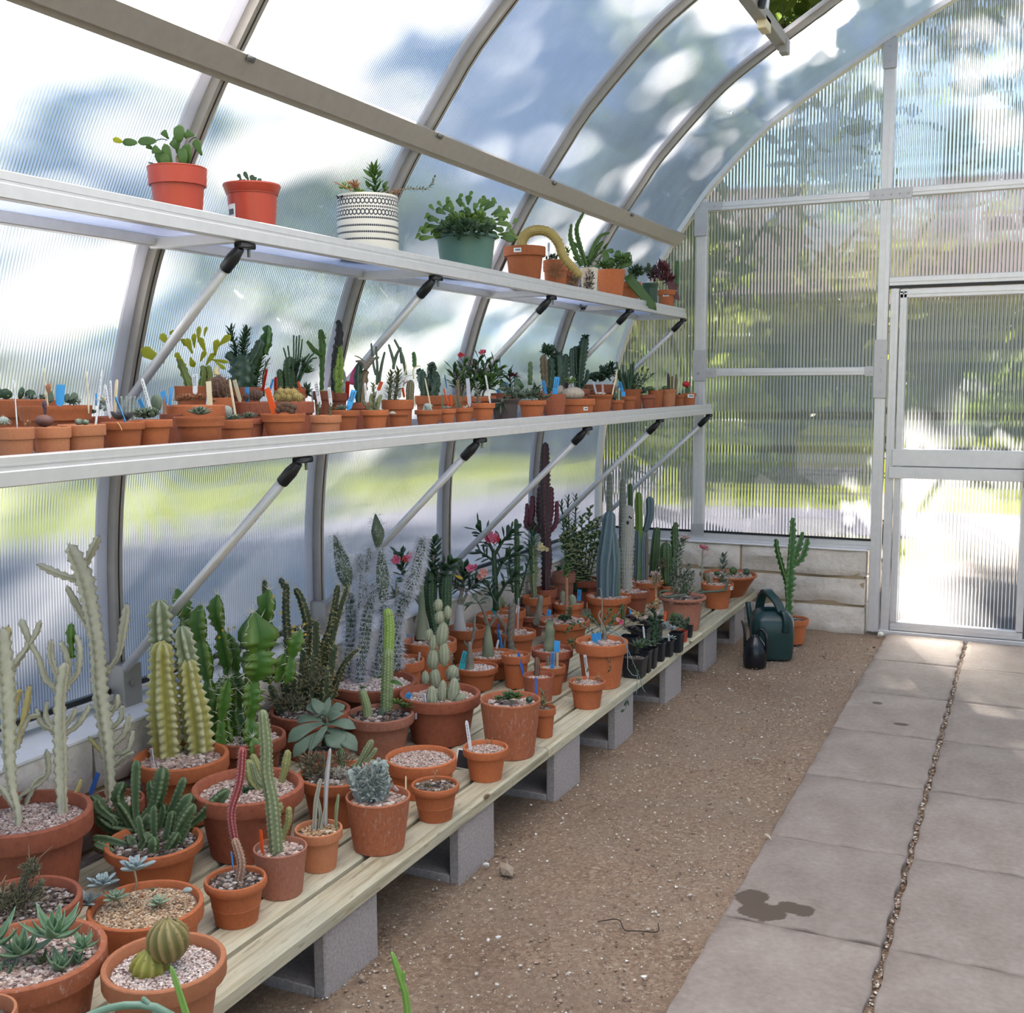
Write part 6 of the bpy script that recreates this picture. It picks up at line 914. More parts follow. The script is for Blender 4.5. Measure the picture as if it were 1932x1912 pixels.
 ['speckled_stub_pot','potted cactus','two cream speckled stubby stems in a clay pot behind the brown stick',None,[-2.083,5.109,.205],'rim',.08,.11,'potA','gravel',6,[['s','paper','wool',[[-.041,.026,.084],[-.041,.026,.096],[-.042,.029,.125],[-.043,.033,.16]],[.0107,.0107,.012,.0107],.6],['s','paper','wool',[[.041,-.035,.084],[.041,-.035,.096],[.036,-.033,.13],[.033,-.031,.159]],[.0173,.0173,.0187,.016],.6],['t','blue',[.059,-.0035,.127],[.06,.0031,.179],.024],['w','dry',[[.102,-.0014,.071],[.1,.0034,.117]],.0027,.0027]]],
 ['mound_tuber_pot','potted plant','cluster of smooth grey brown tubers behind the clay pots',None,[-2.158,4.806,.205],'rim',.077,.1,'potB','gravel',6,[['b','brown','soft',[-.0107,-.004,.108],.02,.038],['b','brown','soft',[.011,.002,.074],.025,.033],['s','caud','taper',[[.051,-.048,.064],[.051,-.048,.076],[.062,-.037,.12],[.066,-.025,.203]],[.0192,.0192,.0153,.0115],0]]],
 ['thread_leaf_pot','potted plant','fat green stem fringed with thin drooping leaves in a clay pot',None,[-2.191,4.958,.205],'rim',.071,.161,'potA','gravel',6,[['s','knob','tri4',[[-.028,.036,.128],[-.028,.036,.14],[-.037,.044,.239],[-.04,.052,.322],[-.046,.06,.404]],[.0157,.0157,.026,.022,.0157]],['a','leafd',[[-.047,.067,.319],[-.053,.075,.413],[-.056,.082,.479]],.0144,60,.063,.0068,'euph',.2,'strap',0,False,[35,85]],['a','leafd',[[-.03,.028,.27],[-.046,.031,.352],[-.053,.034,.407]],.0079,24,.047,.0068,'euph',.2,'strap',.3,False,[35,85]],['x','fcream',[.0073,.034,.411],.034,5],['x','fcream',[.02,.038,.394],.037,5],['x','fcream',[.039,.046,.389],.026,5],['x','fcream',[.0005,.029,.394],.024,5]]],
 ['red_triangle_euphorbia_pot','potted cactus','tall dark red columnar euphorbia with ear-like leaves, several branches',None,[-2.199,5.082,.205],'rim',.063,.179,'potB','gravel',6,[['s','redtrid','tri4',[[.008,-.0057,.144],[.008,-.0057,.156],[-.002,.019,.395],[-.014,.034,.562],[-.021,.051,.729],[-.026,.071,.912]],[.023,.023,.027,.029,.027,.0174]],['s','redtri','tri4',[[-.034,.078,.442],[-.097,.055,.499],[-.097,.062,.555],[-.098,.072,.639]],[.0134,.0174,.0187,.0134]],['s','redtri','tri4',[[-.044,.075,.454],[-.117,.044,.482],[-.12,.05,.544],[-.122,.056,.6]],[.0107,.0147,.0147,.0107]],['s','redtri','tri4',[[-.023,.083,.442],[-.0127,.102,.554],[-.0155,.116,.684]],[.0134,.0187,.0147]],['s','redtri','tri4',[[-.0182,.085,.442],[.0153,.108,.498],[.0157,.122,.611]],[.0107,.0134,.0107]],['s','redtrid','tri4',[[-.039,.076,.442],[-.063,.075,.527],[-.069,.091,.684]],[.0134,.0161,.012]],['s','redtrid','tri4',[[-.0139,.06,.217],[-.0072,.073,.302],[-.0107,.082,.386]],[.012,.0161,.012]]]],
 ['pink_clay_pot','potted plant','small dusty pink clay pot standing at the low wall by the variegated jade',None,[-2.201,5.339,.205],'rim',.061,.22,'potP','gravel',6,[['f','leafd',[-.024,-.008,.245],[.0167,.0142,.0167],16,.022,.0111,'lance','foliage']]],
 ['variegated_jade_pot','potted succulent','bushy variegated jade with round cream edged leaves on dark stems',None,[-2.17,5.55,.205],'rim',.092,.154,'potB','gravel',6,[['a','jade',[[-.039,-.102,.096],[-.039,-.102,.107],[-.068,-.094,.285],[-.095,-.091,.403]],.0043,22,.032,.037,'leafd',0,'round',.2,False,[35,85]],['a','jade',[[-.028,-.098,.096],[-.028,-.098,.108],[-.052,-.087,.285],[-.077,-.072,.509]],.0043,22,.032,.037,'leafd',0,'round',.2,False,[35,85]],['a','jade',[[-.017,-.094,.096],[-.017,-.094,.108],[-.027,-.077,.285],[-.037,-.06,.462]],.0043,22,.032,.037,'leafd',0,'round',.2,False,[35,85]],['a','jade',[[-.0003,-.088,.096],[-.0003,-.088,.108],[.0031,-.065,.285],[.0045,-.036,.509]],.0043,22,.032,.037,'leafd',0,'round',.2,False,[35,85]],['a','jade',[[.0162,-.081,.096],[.0162,-.081,.108],[.03,-.053,.285],[.041,-.0148,.556]],.0043,22,.032,.037,'leafd',0,'round',.2,False,[35,85]],['a','jade',[[.033,-.074,.096],[.033,-.074,.108],[.047,-.046,.285],[.06,-.0151,.485]],.0043,22,.032,.037,'leafd',0,'round',.2,False,[35,85]],['a','jade',[[.027,-.076,.096],[.027,-.076,.108],[.057,-.041,.285],[.086,-.0011,.497]],.0043,22,.032,.037,'leafd',0,'round',.2,False,[35,85]],['a','jade',[[-.0114,-.092,.096],[-.0114,-.092,.108],[-.0134,-.071,.285],[-.0135,-.055,.415]],.0043,22,.032,.037,'leafd',0,'round',.2,False,[35,85]],['a','jade',[[.0052,-.086,.096],[.0052,-.086,.108],[.0113,-.061,.285],[.0198,-.043,.403]],.0043,22,.032,.037,'leafd',0,'round',.2,False,[35,85]],['a','jade',[[-.028,-.098,.096],[-.028,-.098,.108],[-.052,-.087,.285],[-.073,-.081,.415]],.0043,22,.032,.037,'leafd',0,'round',.2,False,[35,85]],['a','jade',[[.043,-.069,.096],[.043,-.069,.108],[.074,-.033,.285],[.105,-.0011,.426]],.0043,22,.032,.037,'leafd',0,'round',.2,False,[35,85]],['a','jade',[[-.0059,-.09,.096],[-.0059,-.09,.108],[-.029,-.079,.285],[-.048,-.081,.344]],.0043,22,.032,.037,'leafd',0,'round',.2,False,[35,85]],['a','leafd',[[-.058,-.103,.215],[-.058,-.103,.227],[-.079,-.092,.404],[-.1,-.08,.581]],.0057,34,.037,.0086,'euph',.1,'strap',.3,False,[35,85]],['a','leafd',[[-.055,-.063,.209],[-.055,-.063,.221],[-.068,-.047,.399],[-.082,-.029,.601]],.0057,34,.037,.0086,'euph',.1,'strap',.3,False,[35,85]],['a','leafd',[[-.056,.0028,.199],[-.056,.0028,.211],[-.061,.023,.39],[-.067,.046,.603]],.0057,34,.037,.0086,'euph',.1,'strap',.3,False,[35,85]],['f','jade',[-.0146,-.0032,.184],[.052,.044,.046],60,.029,.029,'round','foliage'],['f','fcream',[-.093,-.0178,.363],[.0144,.0122,.026],20,.023,.0172,'round','foliage'],['x','fyel',[-.069,.0024,.435],.02,5]]],
 ['blue_cereus_pot','potted cactus','fat blue green ribbed column cactus pair in a clay pot',None,[-1.913,5.232,.205],'rim',.114,.137,'potA','gravel',6,[['s','blue','cer',[[-.022,.004,.107],[-.022,.004,.119],[-.029,.02,.276],[-.023,.036,.387],[-.0149,.061,.561]],[.04,.04,.043,.038,.029]],['s','blue','cer',[[.009,.0173,.107],[.009,.0173,.119],[.0076,.036,.276],[-.0022,.045,.388],[-.0055,.053,.466]],[.029,.029,.035,.035,.027]],['s','bluel','cer',[[.025,.056,.107],[.025,.056,.119],[.0185,.072,.271],[.0166,.084,.378]],[.0188,.0188,.02,.0161],.6],['s','greencol','cer',[[.106,-.077,.0114],[.101,-.071,.081],[.097,-.069,.115]],[.0094,.0107,.0081],.5]]],
 ['woolly_column_pot','potted cactus','tall white woolly column with two dark holes near its tip',None,[-1.869,5.449,.205],'rim',.101,.13,'potB','gravel',6,[['s','woolly','wool',[[-.047,.073,.105],[-.047,.073,.117],[-.054,.091,.292],[-.056,.112,.467],[-.055,.124,.561]],[.029,.029,.032,.033,.025]],['h',[[-.047,.073,.117],[-.054,.106,.409],[-.054,.123,.549]],[.03,.033,.025],.0111,700,'hair'],['b','black','soft',[-.0175,-.0034,.485],.0083,.0097],['b','black','soft',[-.0098,.0037,.514],.0055,.0069],['b','black','soft',[-.0018,.0068,.508],.0042,.0055]]],
 ['slim_woolly_columns_pot','potted cactus','slender grey woolly columns reaching up before the end wall',None,[-1.994,5.653,.205],'rim',.081,.12,'potB','gravel',6,[['s','woollyg','wool',[[.0188,-.0154,.092],[.0188,-.0154,.104],[.0014,.0116,.391],[-.0084,.044,.69]],[.0173,.0173,.02,.0159],.7],['s','woollyg','wool',[[-.047,-.044,.092],[-.047,-.044,.104],[-.062,-.0155,.391],[-.076,.019,.726]],[.0159,.0159,.0187,.013],.7],['h',[[-.0125,.073,.137],[-.038,.127,.676]],[.02,.0159],.0087,300,'hair']]],
 ['blue_torch_pot','potted cactus','cluster of tall smooth blue columns with one lime topped column',None,[-1.909,5.808,.205],'rim',.091,.118,'potA','gravel',6,[['s','blue','cer',[[-.066,.053,.099],[-.066,.053,.111],[-.068,.075,.302],[-.072,.085,.395]],[.0191,.0191,.021,.0176],.5],['s','blue','cer',[[-.038,.069,.104],[-.038,.069,.116],[-.046,.088,.301],[-.044,.098,.375]],[.0176,.0176,.0191,.0161],.5],['s','limecol','cer',[[-.061,.058,.104],[-.061,.058,.116],[-.066,.086,.363],[-.078,.109,.598]],[.0191,.0191,.024,.022],.5],['s','blue','cer',[[-.038,.101,.376],[-.023,.114,.425],[-.0144,.125,.486],[-.021,.133,.573]],[.0147,.022,.024,.022],.5],['s','greencol','cer',[[-.099,.034,.105],[-.099,.034,.117],[-.111,.066,.426],[-.121,.089,.648]],[.0147,.0147,.0176,.0147],.5],['s','bark','cer',[[-.0185,.077,.104],[-.0185,.077,.116],[-.023,.098,.301],[-.029,.104,.376]],[.0088,.0088,.0103,.0088],.5]]],
 ['dark_column_pot','potted cactus','dark green tall cactus with curled column beside the low wall',None,[-1.89,5.988,.205],'rim',.078,.108,'potA','gravel',6,[['s','greencol','cer',[[-.047,.052,.094],[-.047,.052,.106],[-.043,.073,.256],[-.04,.085,.346],[-.035,.092,.383]],[.026,.026,.027,.024,.0195],.6],['s','greencol','lobes',[[.07,.09,.096],[.07,.09,.108],[.064,.105,.257],[.06,.115,.347],[.062,.121,.392],[.068,.126,.411]],[.0195,.0195,.023,.023,.021,.015],0]]],
 ['ribbed_short_cactus_pot','potted cactus','short thick ribbed green cactus cluster behind the lipped pot',None,[-1.808,5.924,.205],'rim',.041,.076,'potA','gravel',6,[['s','greencol','col',[[-.024,.029,.077],[-.024,.029,.089],[-.034,.043,.236],[-.035,.052,.314]],[.03,.03,.036,.033],.6],['s','greencol','col',[[.0097,.044,.077],[.0097,.044,.089],[.0051,.055,.2],[.0039,.059,.229]],[.021,.021,.024,.021],.6],['f','drygrn',[-.038,-.0029,.198],[.036,.03,.042],60,.024,.0089,'lance','foliage'],['f','moss',[-.059,-.021,.133],[.024,.02,.047],40,.027,.0089,'lance','foliage']]],
 ['lipped_pot','potted plant','large wide lipped clay pot of upright grey leafy stems with a snaking vine',None,[-1.527,5.234,.205],'lip',.116,.163,'potP','dark',6,[['a','leafg',[[-.06,.08,.134],[-.06,.08,.146],[-.069,.084,.212],[-.078,.088,.277]],.0039,26,.024,.013,'greystem',0,'obov',.15,False,[35,85]],['a','leafg',[[-.049,.087,.134],[-.049,.087,.146],[-.063,.088,.211],[-.079,.092,.31]],.0039,26,.024,.013,'greystem',0,'obov',.15,False,[35,85]],['a','leafg',[[-.03,.094,.134],[-.03,.094,.146],[-.042,.097,.211],[-.054,.101,.293]],.0039,26,.024,.013,'greystem',0,'obov',.15,False,[35,85]],['a','leafg',[[-.0179,.098,.134],[-.0179,.098,.146],[-.0176,.106,.212],[-.0168,.113,.264]],.0039,26,.024,.013,'greystem',0,'obov',.15,False,[35,85]],['a','leafg',[[-.0052,.101,.135],[-.0052,.101,.147],[-.0049,.109,.212],[-.0057,.12,.304]],.0039,26,.024,.013,'greystem',0,'obov',.15,False,[35,85]],['a','leafg',[[-.03,.094,.134],[-.03,.094,.146],[-.03,.102,.211],[-.029,.107,.244]],.0039,26,.024,.013,'greystem',0,'obov',.15,False,[35,85]],['a','leafg',[[-.066,.077,.134],[-.066,.077,.146],[-.078,.079,.212],[-.088,.079,.251]],.0039,26,.024,.013,'greystem',0,'obov',.15,False,[35,85]],['a','leafg',[[.0078,.103,.135],[.0078,.103,.147],[.011,.113,.213],[.0148,.121,.265]],.0039,26,.024,.013,'greystem',0,'obov',.15,False,[35,85]],['a','leafg',[[-.0115,.1,.134],[-.0115,.1,.146],[-.035,.097,.212],[-.064,.105,.389]],.0039,26,.024,.013,'greystem',0,'obov',.15,False,[35,85]],['a','leafg',[[-.024,.0008,.262],[-.028,.0108,.358],[-.0081,.03,.439]],.0052,40,.029,.0156,'greystem',0,'obov',.2,False,[35,85]],['f','fpale',[-.0028,.034,.451],[.031,.027,.0156],30,.021,.0104,'lance','foliage'],['w','leafg',[[.026,-.03,.179],[-.02,-.053,.17],[-.07,-.077,.167],[-.091,-.084,.186],[-.08,-.078,.196],[-.045,-.061,.195]],.0065,.0052],['s','greencol','knob',[[-.0177,.097,.131],[-.0177,.097,.143],[-.0177,.102,.179],[-.0175,.106,.212]],[.0104,.0104,.0104,.0091],.5]]],
 ['sticker_pot','potted plant','clay pot with white sticker, spent flower stalk and arching vine tip',None,[-1.505,5.817,.205],'rim',.087,.133,'potA','gravel',6,[['w','greystem',[[-.096,.039,.132],[-.096,.039,.144],[-.097,.049,.229],[-.098,.057,.301]],.0057,.0043],['w','fpale',[[-.1,.056,.293],[-.119,.048,.301],[-.132,.045,.322]],.0029,.0014],['w','fpale',[[-.099,.055,.283],[-.129,.043,.297],[-.147,.037,.315]],.0029,.0014],['w','fpale',[[-.099,.054,.272],[-.09,.061,.293],[-.085,.065,.308]],.0029,.0014],['w','fpale',[[-.098,.053,.261],[-.073,.068,.29],[-.058,.077,.3]],.0029,.0014],['w','fpale',[[-.098,.052,.251],[-.064,.073,.286],[-.042,.083,.293]],.0029,.0014],['w','fpale',[[-.097,.051,.24],[-.109,.051,.283],[-.115,.049,.286]],.0029,.0014],['f','fpink',[-.074,-.0111,.326],[.026,.022,.0143],30,.0171,.0086,'lance','foliage'],['f','fpale',[-.058,-.0047,.315],[.023,.0194,.0114],20,.0171,.0086,'lance','foliage'],['s','drygrn','lobes',[[-.066,.048,.111],[-.066,.048,.122],[-.077,.047,.158],[-.084,.046,.176]],[.0114,.0114,.01,.0071],0],['s','caud','lobes',[[-.05,.057,.107],[-.05,.057,.119],[-.054,.058,.144],[-.058,.059,.165]],[.0143,.0143,.0128,.0086],0],['s','olive','lobes',[[-.0071,.076,.11],[-.0071,.076,.122],[-.0015,.081,.143],[.0012,.084,.158]],[.0086,.0086,.01,.0086],0],['a','leafg',[[.026,.061,.104],[.026,.061,.116],[.016,.066,.198],[.013,.074,.269]],.0057,30,.04,.0143,'greystem',0,'lance',.15,False,[35,85]],['w','leafg',[[-.085,-.168,.086],[-.045,-.147,.103],[.05,-.102,.112],[.071,-.09,.127],[.075,-.082,.172]],.0071,.0071],['k',.86,.85,.026,.0171]]],
 ['wide_bowl_pot','potted cactus','wide conical clay bowl of small globe cacti at the end of the bench',None,[-1.538,6.183,.205],'cone',.163,.122,'potA','gravel',12,[['b','jaded','ballw',[.094,.045,.132],.021,.0196,.6],['b','greencol','bally',[.026,.0144,.14],.023,.021,.7],['b','greencol','ballw',[-.058,-.027,.126],.0181,.0121,.6],['b','olive','bally',[.0067,.0026,.118],.0166,.0136,.7],['f','dry',[.051,.023,.114],[.042,.036,.0091],26,.021,.006,'lance','foliage'],['b','woolly','ballw',[-.137,-.062,.134],.0121,.0091,.5]]],
 ['nursery_pot','potted succulent','nearest square black nursery pot with a green fan rosette','black nursery pots on the bench',[-1.452,4.286,.205],'sq',.05,.086,'blk','dark',10,[['r','leafg',[.0132,.0109,.124],.057,30,.0109,15,85,'lance',False,.16,0,.25],['r','leafl',[.0134,.0106,.121],.039,14,.0109,10,70,'lance',False,.16,0,.25]]],
 ['nursery_pot','potted succulent','narrow black nursery pot with grey rosette leaves','black nursery pots on the bench',[-1.435,4.451,.205],'sq',.027,.087,'blk','dark',0,[['r','leafg',[.007,.0048,.099],.032,18,.0113,10,90,'obov',False,.16,0,.25],['a','leafd',[[.0023,.029,.091],[.0023,.029,.103],[.0015,.035,.155],[-.0014,.038,.192]],.0102,30,.025,.0135,'leafd',0,'lance',.05,False,[35,85]]]],
 ['nursery_pot','potted succulent','black nursery pot with tall dark leafy stem and pale flowers','black nursery pots on the bench',[-1.437,4.577,.205],'sq',.025,.082,'blk','dark',0,[['a','leafd',[[-.0157,.0179,.071],[-.0157,.0179,.083],[-.025,.023,.161],[-.039,.024,.224]],.0046,34,.037,.0162,'leafd',0,'obov',.1,False,[35,85]],['x','fpale',[-.0112,.0104,.21],.0185,5],['x','fpale',[-.059,-.0142,.191],.021,5],['f','rust',[-.029,.005,.235],[.028,.024,.0116],30,.021,.0058,'lance','foliage']]],
 ['nursery_pot','potted succulent','black nursery pot with white label and frosted grey leaves','black nursery pots on the bench',[-1.431,4.674,.205],'sq',.028,.074,'blk','dark',0,[['r','ech',[.0183,.0137,.115],.038,16,.0118,10,85,'obov',False,.16,0,.25],['r','ech',[.017,.0084,.077],.031,12,.0118,10,85,'obov',False,.16,0,.25],['t','white',[.0069,.0037,.064],[.0026,.006,.099],.0094]]],
 ['nursery_pot','potted succulent','black nursery pot of blue green rosettes beside an orange label','black nursery pots on the bench',[-1.416,4.768,.205],'sq',.031,.089,'blk','dark',0,[['f','leafg',[-.0002,.0062,.14],[.034,.028,.031],90,.026,.0191,'round','foliage'],['f','ech',[-.043,-.0165,.121],[.0191,.0162,.0167],30,.021,.0143,'round','foliage'],['t','orange',[-.059,.0075,.128],[-.057,.0146,.177],.0096],['f','leaf',[-.0125,.002,.153],[.0191,.0162,.0191],30,.021,.0167,'round','foliage']]],
 ['nursery_pot','potted succulent','last small black nursery pot touching the lipped pot','black nursery pots on the bench',[-1.447,5.065,.205],'sq',.02,.056,'blk','dark',0,[['f','leafg',[-.0056,-.0001,.076],[.0151,.0129,.023],30,.0177,.0126,'round','foliage']]],
 ['nursery_pot','potted succulent','second square black nursery pot, half behind the nearest','black nursery pots on the bench',[-1.433,4.374,.205],'sq',.025,.095,'blk','dark',0,[['f','leafd',[-.0011,.0032,.125],[.02,.017,.022],30,.022,.0156,'round','foliage'],['t','white',[-.0124,.023,.129],[-.02,.026,.187],.0089]]],
 ['nursery_pot','potted succulent','black nursery pot of dark purple rosettes by the vine pot','black nursery pots on the bench',[-1.556,4.526,.205],'sq',.039,.11,'blk','dark',0,[['r','darkro',[-.0007,.0027,.135],.039,26,.0162,10,85,'obov',False,.16,0,.25],['r','darkro',[.025,.0134,.123],.035,22,.0139,10,85,'obov',False,.16,0,.25],['x','fpink',[-.035,-.0092,.17],.03,5],['x','fsalm',[-.05,-.0152,.178],.028,5],['r','darkro',[.0155,.0105,.137],.032,22,.0139,10,85,'obov',False,.16,0,.25]]],
 ['nursery_pot','potted succulent','rear black nursery pot crowded with dark brown rosettes','black nursery pots on the bench',[-1.567,4.71,.205],'sq',.041,.11,'blk','dark',0,[['r','darkro',[.0103,.0065,.123],.038,24,.0168,10,85,'obov',False,.16,0,.25],['r','darkro',[-.026,-.0087,.136],.036,22,.0168,10,85,'obov',False,.16,0,.25],['r','leafp',[-.047,-.0171,.149],.034,20,.0168,10,85,'obov',False,.16,0,.25],['w','dry',[[-.051,-.035,.204],[-.025,-.024,.188],[-.0041,-.0166,.171]],.0036,.0024],['f','fcream',[-.021,-.0026,.167],[.021,.0183,.0144],26,.0191,.0072,'lance','foliage'],['f','fcream',[.058,.043,.233],[.0096,.0081,.024],18,.0191,.0072,'lance','foliage']]],
 ['nursery_pot','potted succulent','rear black nursery pot with olive rosettes and a dried flower stalk','black nursery pots on the bench',[-1.564,4.889,.205],'sq',.04,.099,'blk','dark',0,[['r','leafd',[-.0184,-.0079,.105],.037,20,.0148,10,85,'obov',False,.16,0,.25],['r','darkro',[.027,.0142,.111],.035,20,.0148,10,85,'obov',False,.16,0,.25],['t','blue',[-.108,-.0108,.125],[-.112,-.0094,.152],.0099],['r','olive',[-.044,-.0172,.125],.03,16,.0148,10,85,'obov',False,.16,0,.25],['w','dry',[[.0074,.05,.153],[.0074,.05,.165],[-.0024,.049,.199],[-.0068,.052,.236],[-.0112,.054,.276]],.0049,.0037],['f','dry',[.0014,.025,.294],[.03,.025,.025],80,.025,.0062,'lance','foliage'],['f','fpale',[-.0027,.026,.324],[.027,.023,.0099],40,.0173,.0074,'lance','foliage'],['w','rust',[[.019,.0014,.218],[.0062,-.0076,.194],[.0177,-.0033,.185],[.022,.0017,.209]],.0037,.0025]]],
 ['nursery_pot','potted succulent','red brown square plastic pot between the black nursery pots',None,[-1.443,4.97,.205],'sq',.0174,.052,'potR','dark',0,[['f','leafd',[-.0007,.0018,.07],[.0124,.0106,.0149],16,.0174,.0099,'lance','foliage']]],
 ['wall_euphorbia_pot','potted cactus','tall wavy edged candelabra euphorbia in a clay pot on the floor, stone wall behind',None,[-1.136,6.025,0],'rim',.081,.135,'potA','dark',6,[['s','euph','euph',[[-.027,-.0092,.15],[-.027,-.0092,.162],[-.029,-.0028,.224],[-.031,.0021,.272],[-.028,.0186,.392],[-.025,.037,.535],[-.027,.054,.679]],[.022,.022,.032,.026,.026,.02,.0158]],['s','euph','euph',[[-.048,.0034,.344],[-.073,.0021,.43],[-.093,.0009,.498],[-.103,.0047,.565]],[.013,.0173,.0158,.013]],['s','euph','euph',[[-.02,.026,.42],[-.0011,.043,.487],[.014,.057,.545],[.025,.069,.602]],[.0144,.0187,.0173,.0115]],['s','euph','euph',[[-.0071,.032,.42],[.026,.052,.459],[.042,.066,.511],[.052,.078,.569]],[.013,.0173,.0187,.013]],['s','euph','euph',[[-.037,.0026,.296],[-.043,.0055,.344],[-.053,.0053,.382]],[.0173,.0187,.0173]]]],
 ['pencil_cactus_pot','potted plant','green pencil stems poking up from below the frame at the bottom edge',None,[-.852,1.122,0],'rim',.089,.24,'potA','dark',19,[['s','pencil','thin',[[.089,.046,.263],[.089,.046,.275],[.126,.088,.473],[.12,.098,.58],[.111,.098,.616],[.098,.097,.654]],[.0068,.0068,.0068,.0064,.005,.0043],0],['s','pencil','thin',[[.113,.097,.603],[.114,.1,.619],[.115,.101,.628]],[.0036,.0032,.0025],0],['s','pencil','thin',[[-.053,-.021,.264],[-.053,-.021,.276],[-.112,-.026,.454],[-.148,-.029,.568],[-.171,-.031,.637]],[.0086,.0086,.0079,.0068,.0039],0],['s','pencilb','smooth',[[-.027,-.0099,.249],[-.027,-.0099,.262],[-.099,-.022,.439],[-.162,-.036,.564],[-.221,-.061,.584],[-.279,-.091,.565],[-.348,-.129,.519]],[.0079,.0079,.0079,.0061,.0054,.005,.0043],0],['s','pencilb','smooth',[[-.161,-.039,.539],[-.189,-.047,.578],[-.204,-.052,.595]],[.0057,.0043,.0032],0],['s','pencilb','smooth',[[-.0015,.0037,.264],[-.0015,.0037,.276],[.0191,.029,.403],[.041,.052,.509]],[.0079,.0079,.0071,.0043],0]]],
 ['label_pot','potted succulent','first clay pot on the lower shelf, with a broad blank white label',None,[-1.81,1.566,1.268],'low',.036,.066,'potC','gravel',0,[['t','white',[.0046,.0025,.069],[-.0051,.0089,.158],.0177],['b','silver','ballw',[-.02,-.008,.079],.0114,.0083],['f','rust',[.022,.0117,.076],[.0094,.008,.0042],16,.0073,.0052,'lance','foliage']]],
 ['bulb_pot','potted succulent','clay pot with a single purplish brown round bulb on the lower shelf',None,[-1.81,1.658,1.268],'low',.037,.064,'potC','gravel',0,[['b','moon','soft',[-.0149,-.0055,.076],.0184,.0124],['s','leafp','taper',[[-.0135,-.0036,.045],[-.0135,-.0036,.086],[-.014,-.0024,.098],[-.0149,-.0018,.106]],[.0022,.0022,.0022,.0038],0],['s','leafp','smooth',[[-.0146,-.0024,.1],[-.0163,-.002,.11],[-.0148,-.0004,.117]],[.0032,.0049,.0027],0]]],
 ['stone_plant_pot','potted succulent','clay pot of low split pebble like succulents on the lower shelf',None,[-1.81,1.737,1.268],'low',.048,.066,'potC','gravel',0,[['b','agave','soft',[-.005,-.0018,.071],.0083,.0072],['b','agave','soft',[.007,.0037,.07],.0072,.0061],['t','white',[.027,.0132,.07],[.034,.03,.181],.0045],['t','ivory',[-.027,.047,.099],[-.034,.053,.177],.0056]]],
 ['dark_leaf_pot','potted succulent','clay pot with black purple leaves and a hanging pale root, lower shelf',None,[-1.81,1.854,1.268],'rim',.046,.067,'potA','gravel',0,[['l','darkro',[-.0066,-.0024,.073],[-.022,-.0073,.091],.0105,.0035,'lance',[.42,-.9,.1]],['l','darkro',[-.0028,-.0006,.073],[-.0094,-.0014,.091],.0105,.0035,'lance',[.42,-.9,.1]],['l','darkro',[.0023,.0018,.073],[.0074,.0064,.091],.0105,.0035,'lance',[.42,-.9,.1]],['l','darkro',[.0061,.0036,.073],[.02,.0124,.091],.0105,.0035,'lance',[.42,-.9,.1]],['l','darkro',[.0073,.0041,.072],[.024,.0143,.091],.0105,.0035,'lance',[.42,-.9,.1]],['l','darkro',[-.0078,-.003,.073],[-.026,-.0093,.091],.0105,.0035,'lance',[.42,-.9,.1]],['t','blue',[.0043,.0022,.068],[-.0172,-.0014,.121],.0151],['t','white',[-.05,.0121,.084],[-.062,.0142,.149],.0081],['t','white',[-.054,.022,.088],[-.059,.028,.158],.0081],['t','ivory',[-.055,.032,.088],[-.053,.042,.16],.0105],['w','fcream',[[.025,-.042,.068],[.03,-.04,.061],[.035,-.039,.05]],.0009,.0006]]],
 ['soft_rosette_pot','potted succulent','rim banded clay pot of rounded pale green leaves with white label, lower shelf',None,[-1.81,1.941,1.268],'rim',.047,.069,'potA','gravel',0,[['f','leafg',[-.014,-.0046,.085],[.029,.025,.0108],60,.0168,.0108,'round','foliage'],['f','agave',[.0038,.004,.087],[.0168,.0143,.0096],26,.0144,.0096,'round','foliage'],['t','white',[-.0001,.0019,.085],[-.023,.0006,.162],.0084],['p','leafg',[.0109,.0074,.087],[.0063,.01,.126],.028,'pad',.3,.35],['t','blue',[-.044,.026,.09],[-.055,.024,.115],.0156]]],
 ['banded_bowl_pot','potted succulent','banded bowl shaped clay pot with grey green agave rosette, lower shelf',None,[-1.81,2.102,1.268],'bowl',.06,.071,'potA','gravel',0,[['r','agave',[.0001,.0007,.076],.039,34,.0114,8,82,'lance',True,.2,0,.25]]],
 ['open_rosette_pot','potted succulent','low clay pot of flat pale rosettes beside the agave, lower shelf',None,[-1.81,2.239,1.268],'low',.041,.059,'potA','gravel',0,[['r','agave',[-.0047,-.0018,.062],.029,22,.0093,30,92,'lance',False,.16,0,.25],['r','agave',[-.0156,-.0072,.06],.021,16,.008,30,92,'lance',False,.16,0,.25],['t','ivory',[-.0029,.0002,.072],[-.0198,.0032,.16],.0093]]],
 ['star_rosette_pot','potted succulent','clay pot with a star shaped grey rosette behind the flat rosettes',None,[-1.89,2.399,1.268],'rim',.038,.056,'potB','gravel',0,[['r','agave',[-.0057,-.0023,.059],.031,24,.0113,8,84,'lance',False,.16,0,.25],['b','silver','ballw',[-.06,-.026,.075],.0156,.017,.7]]],
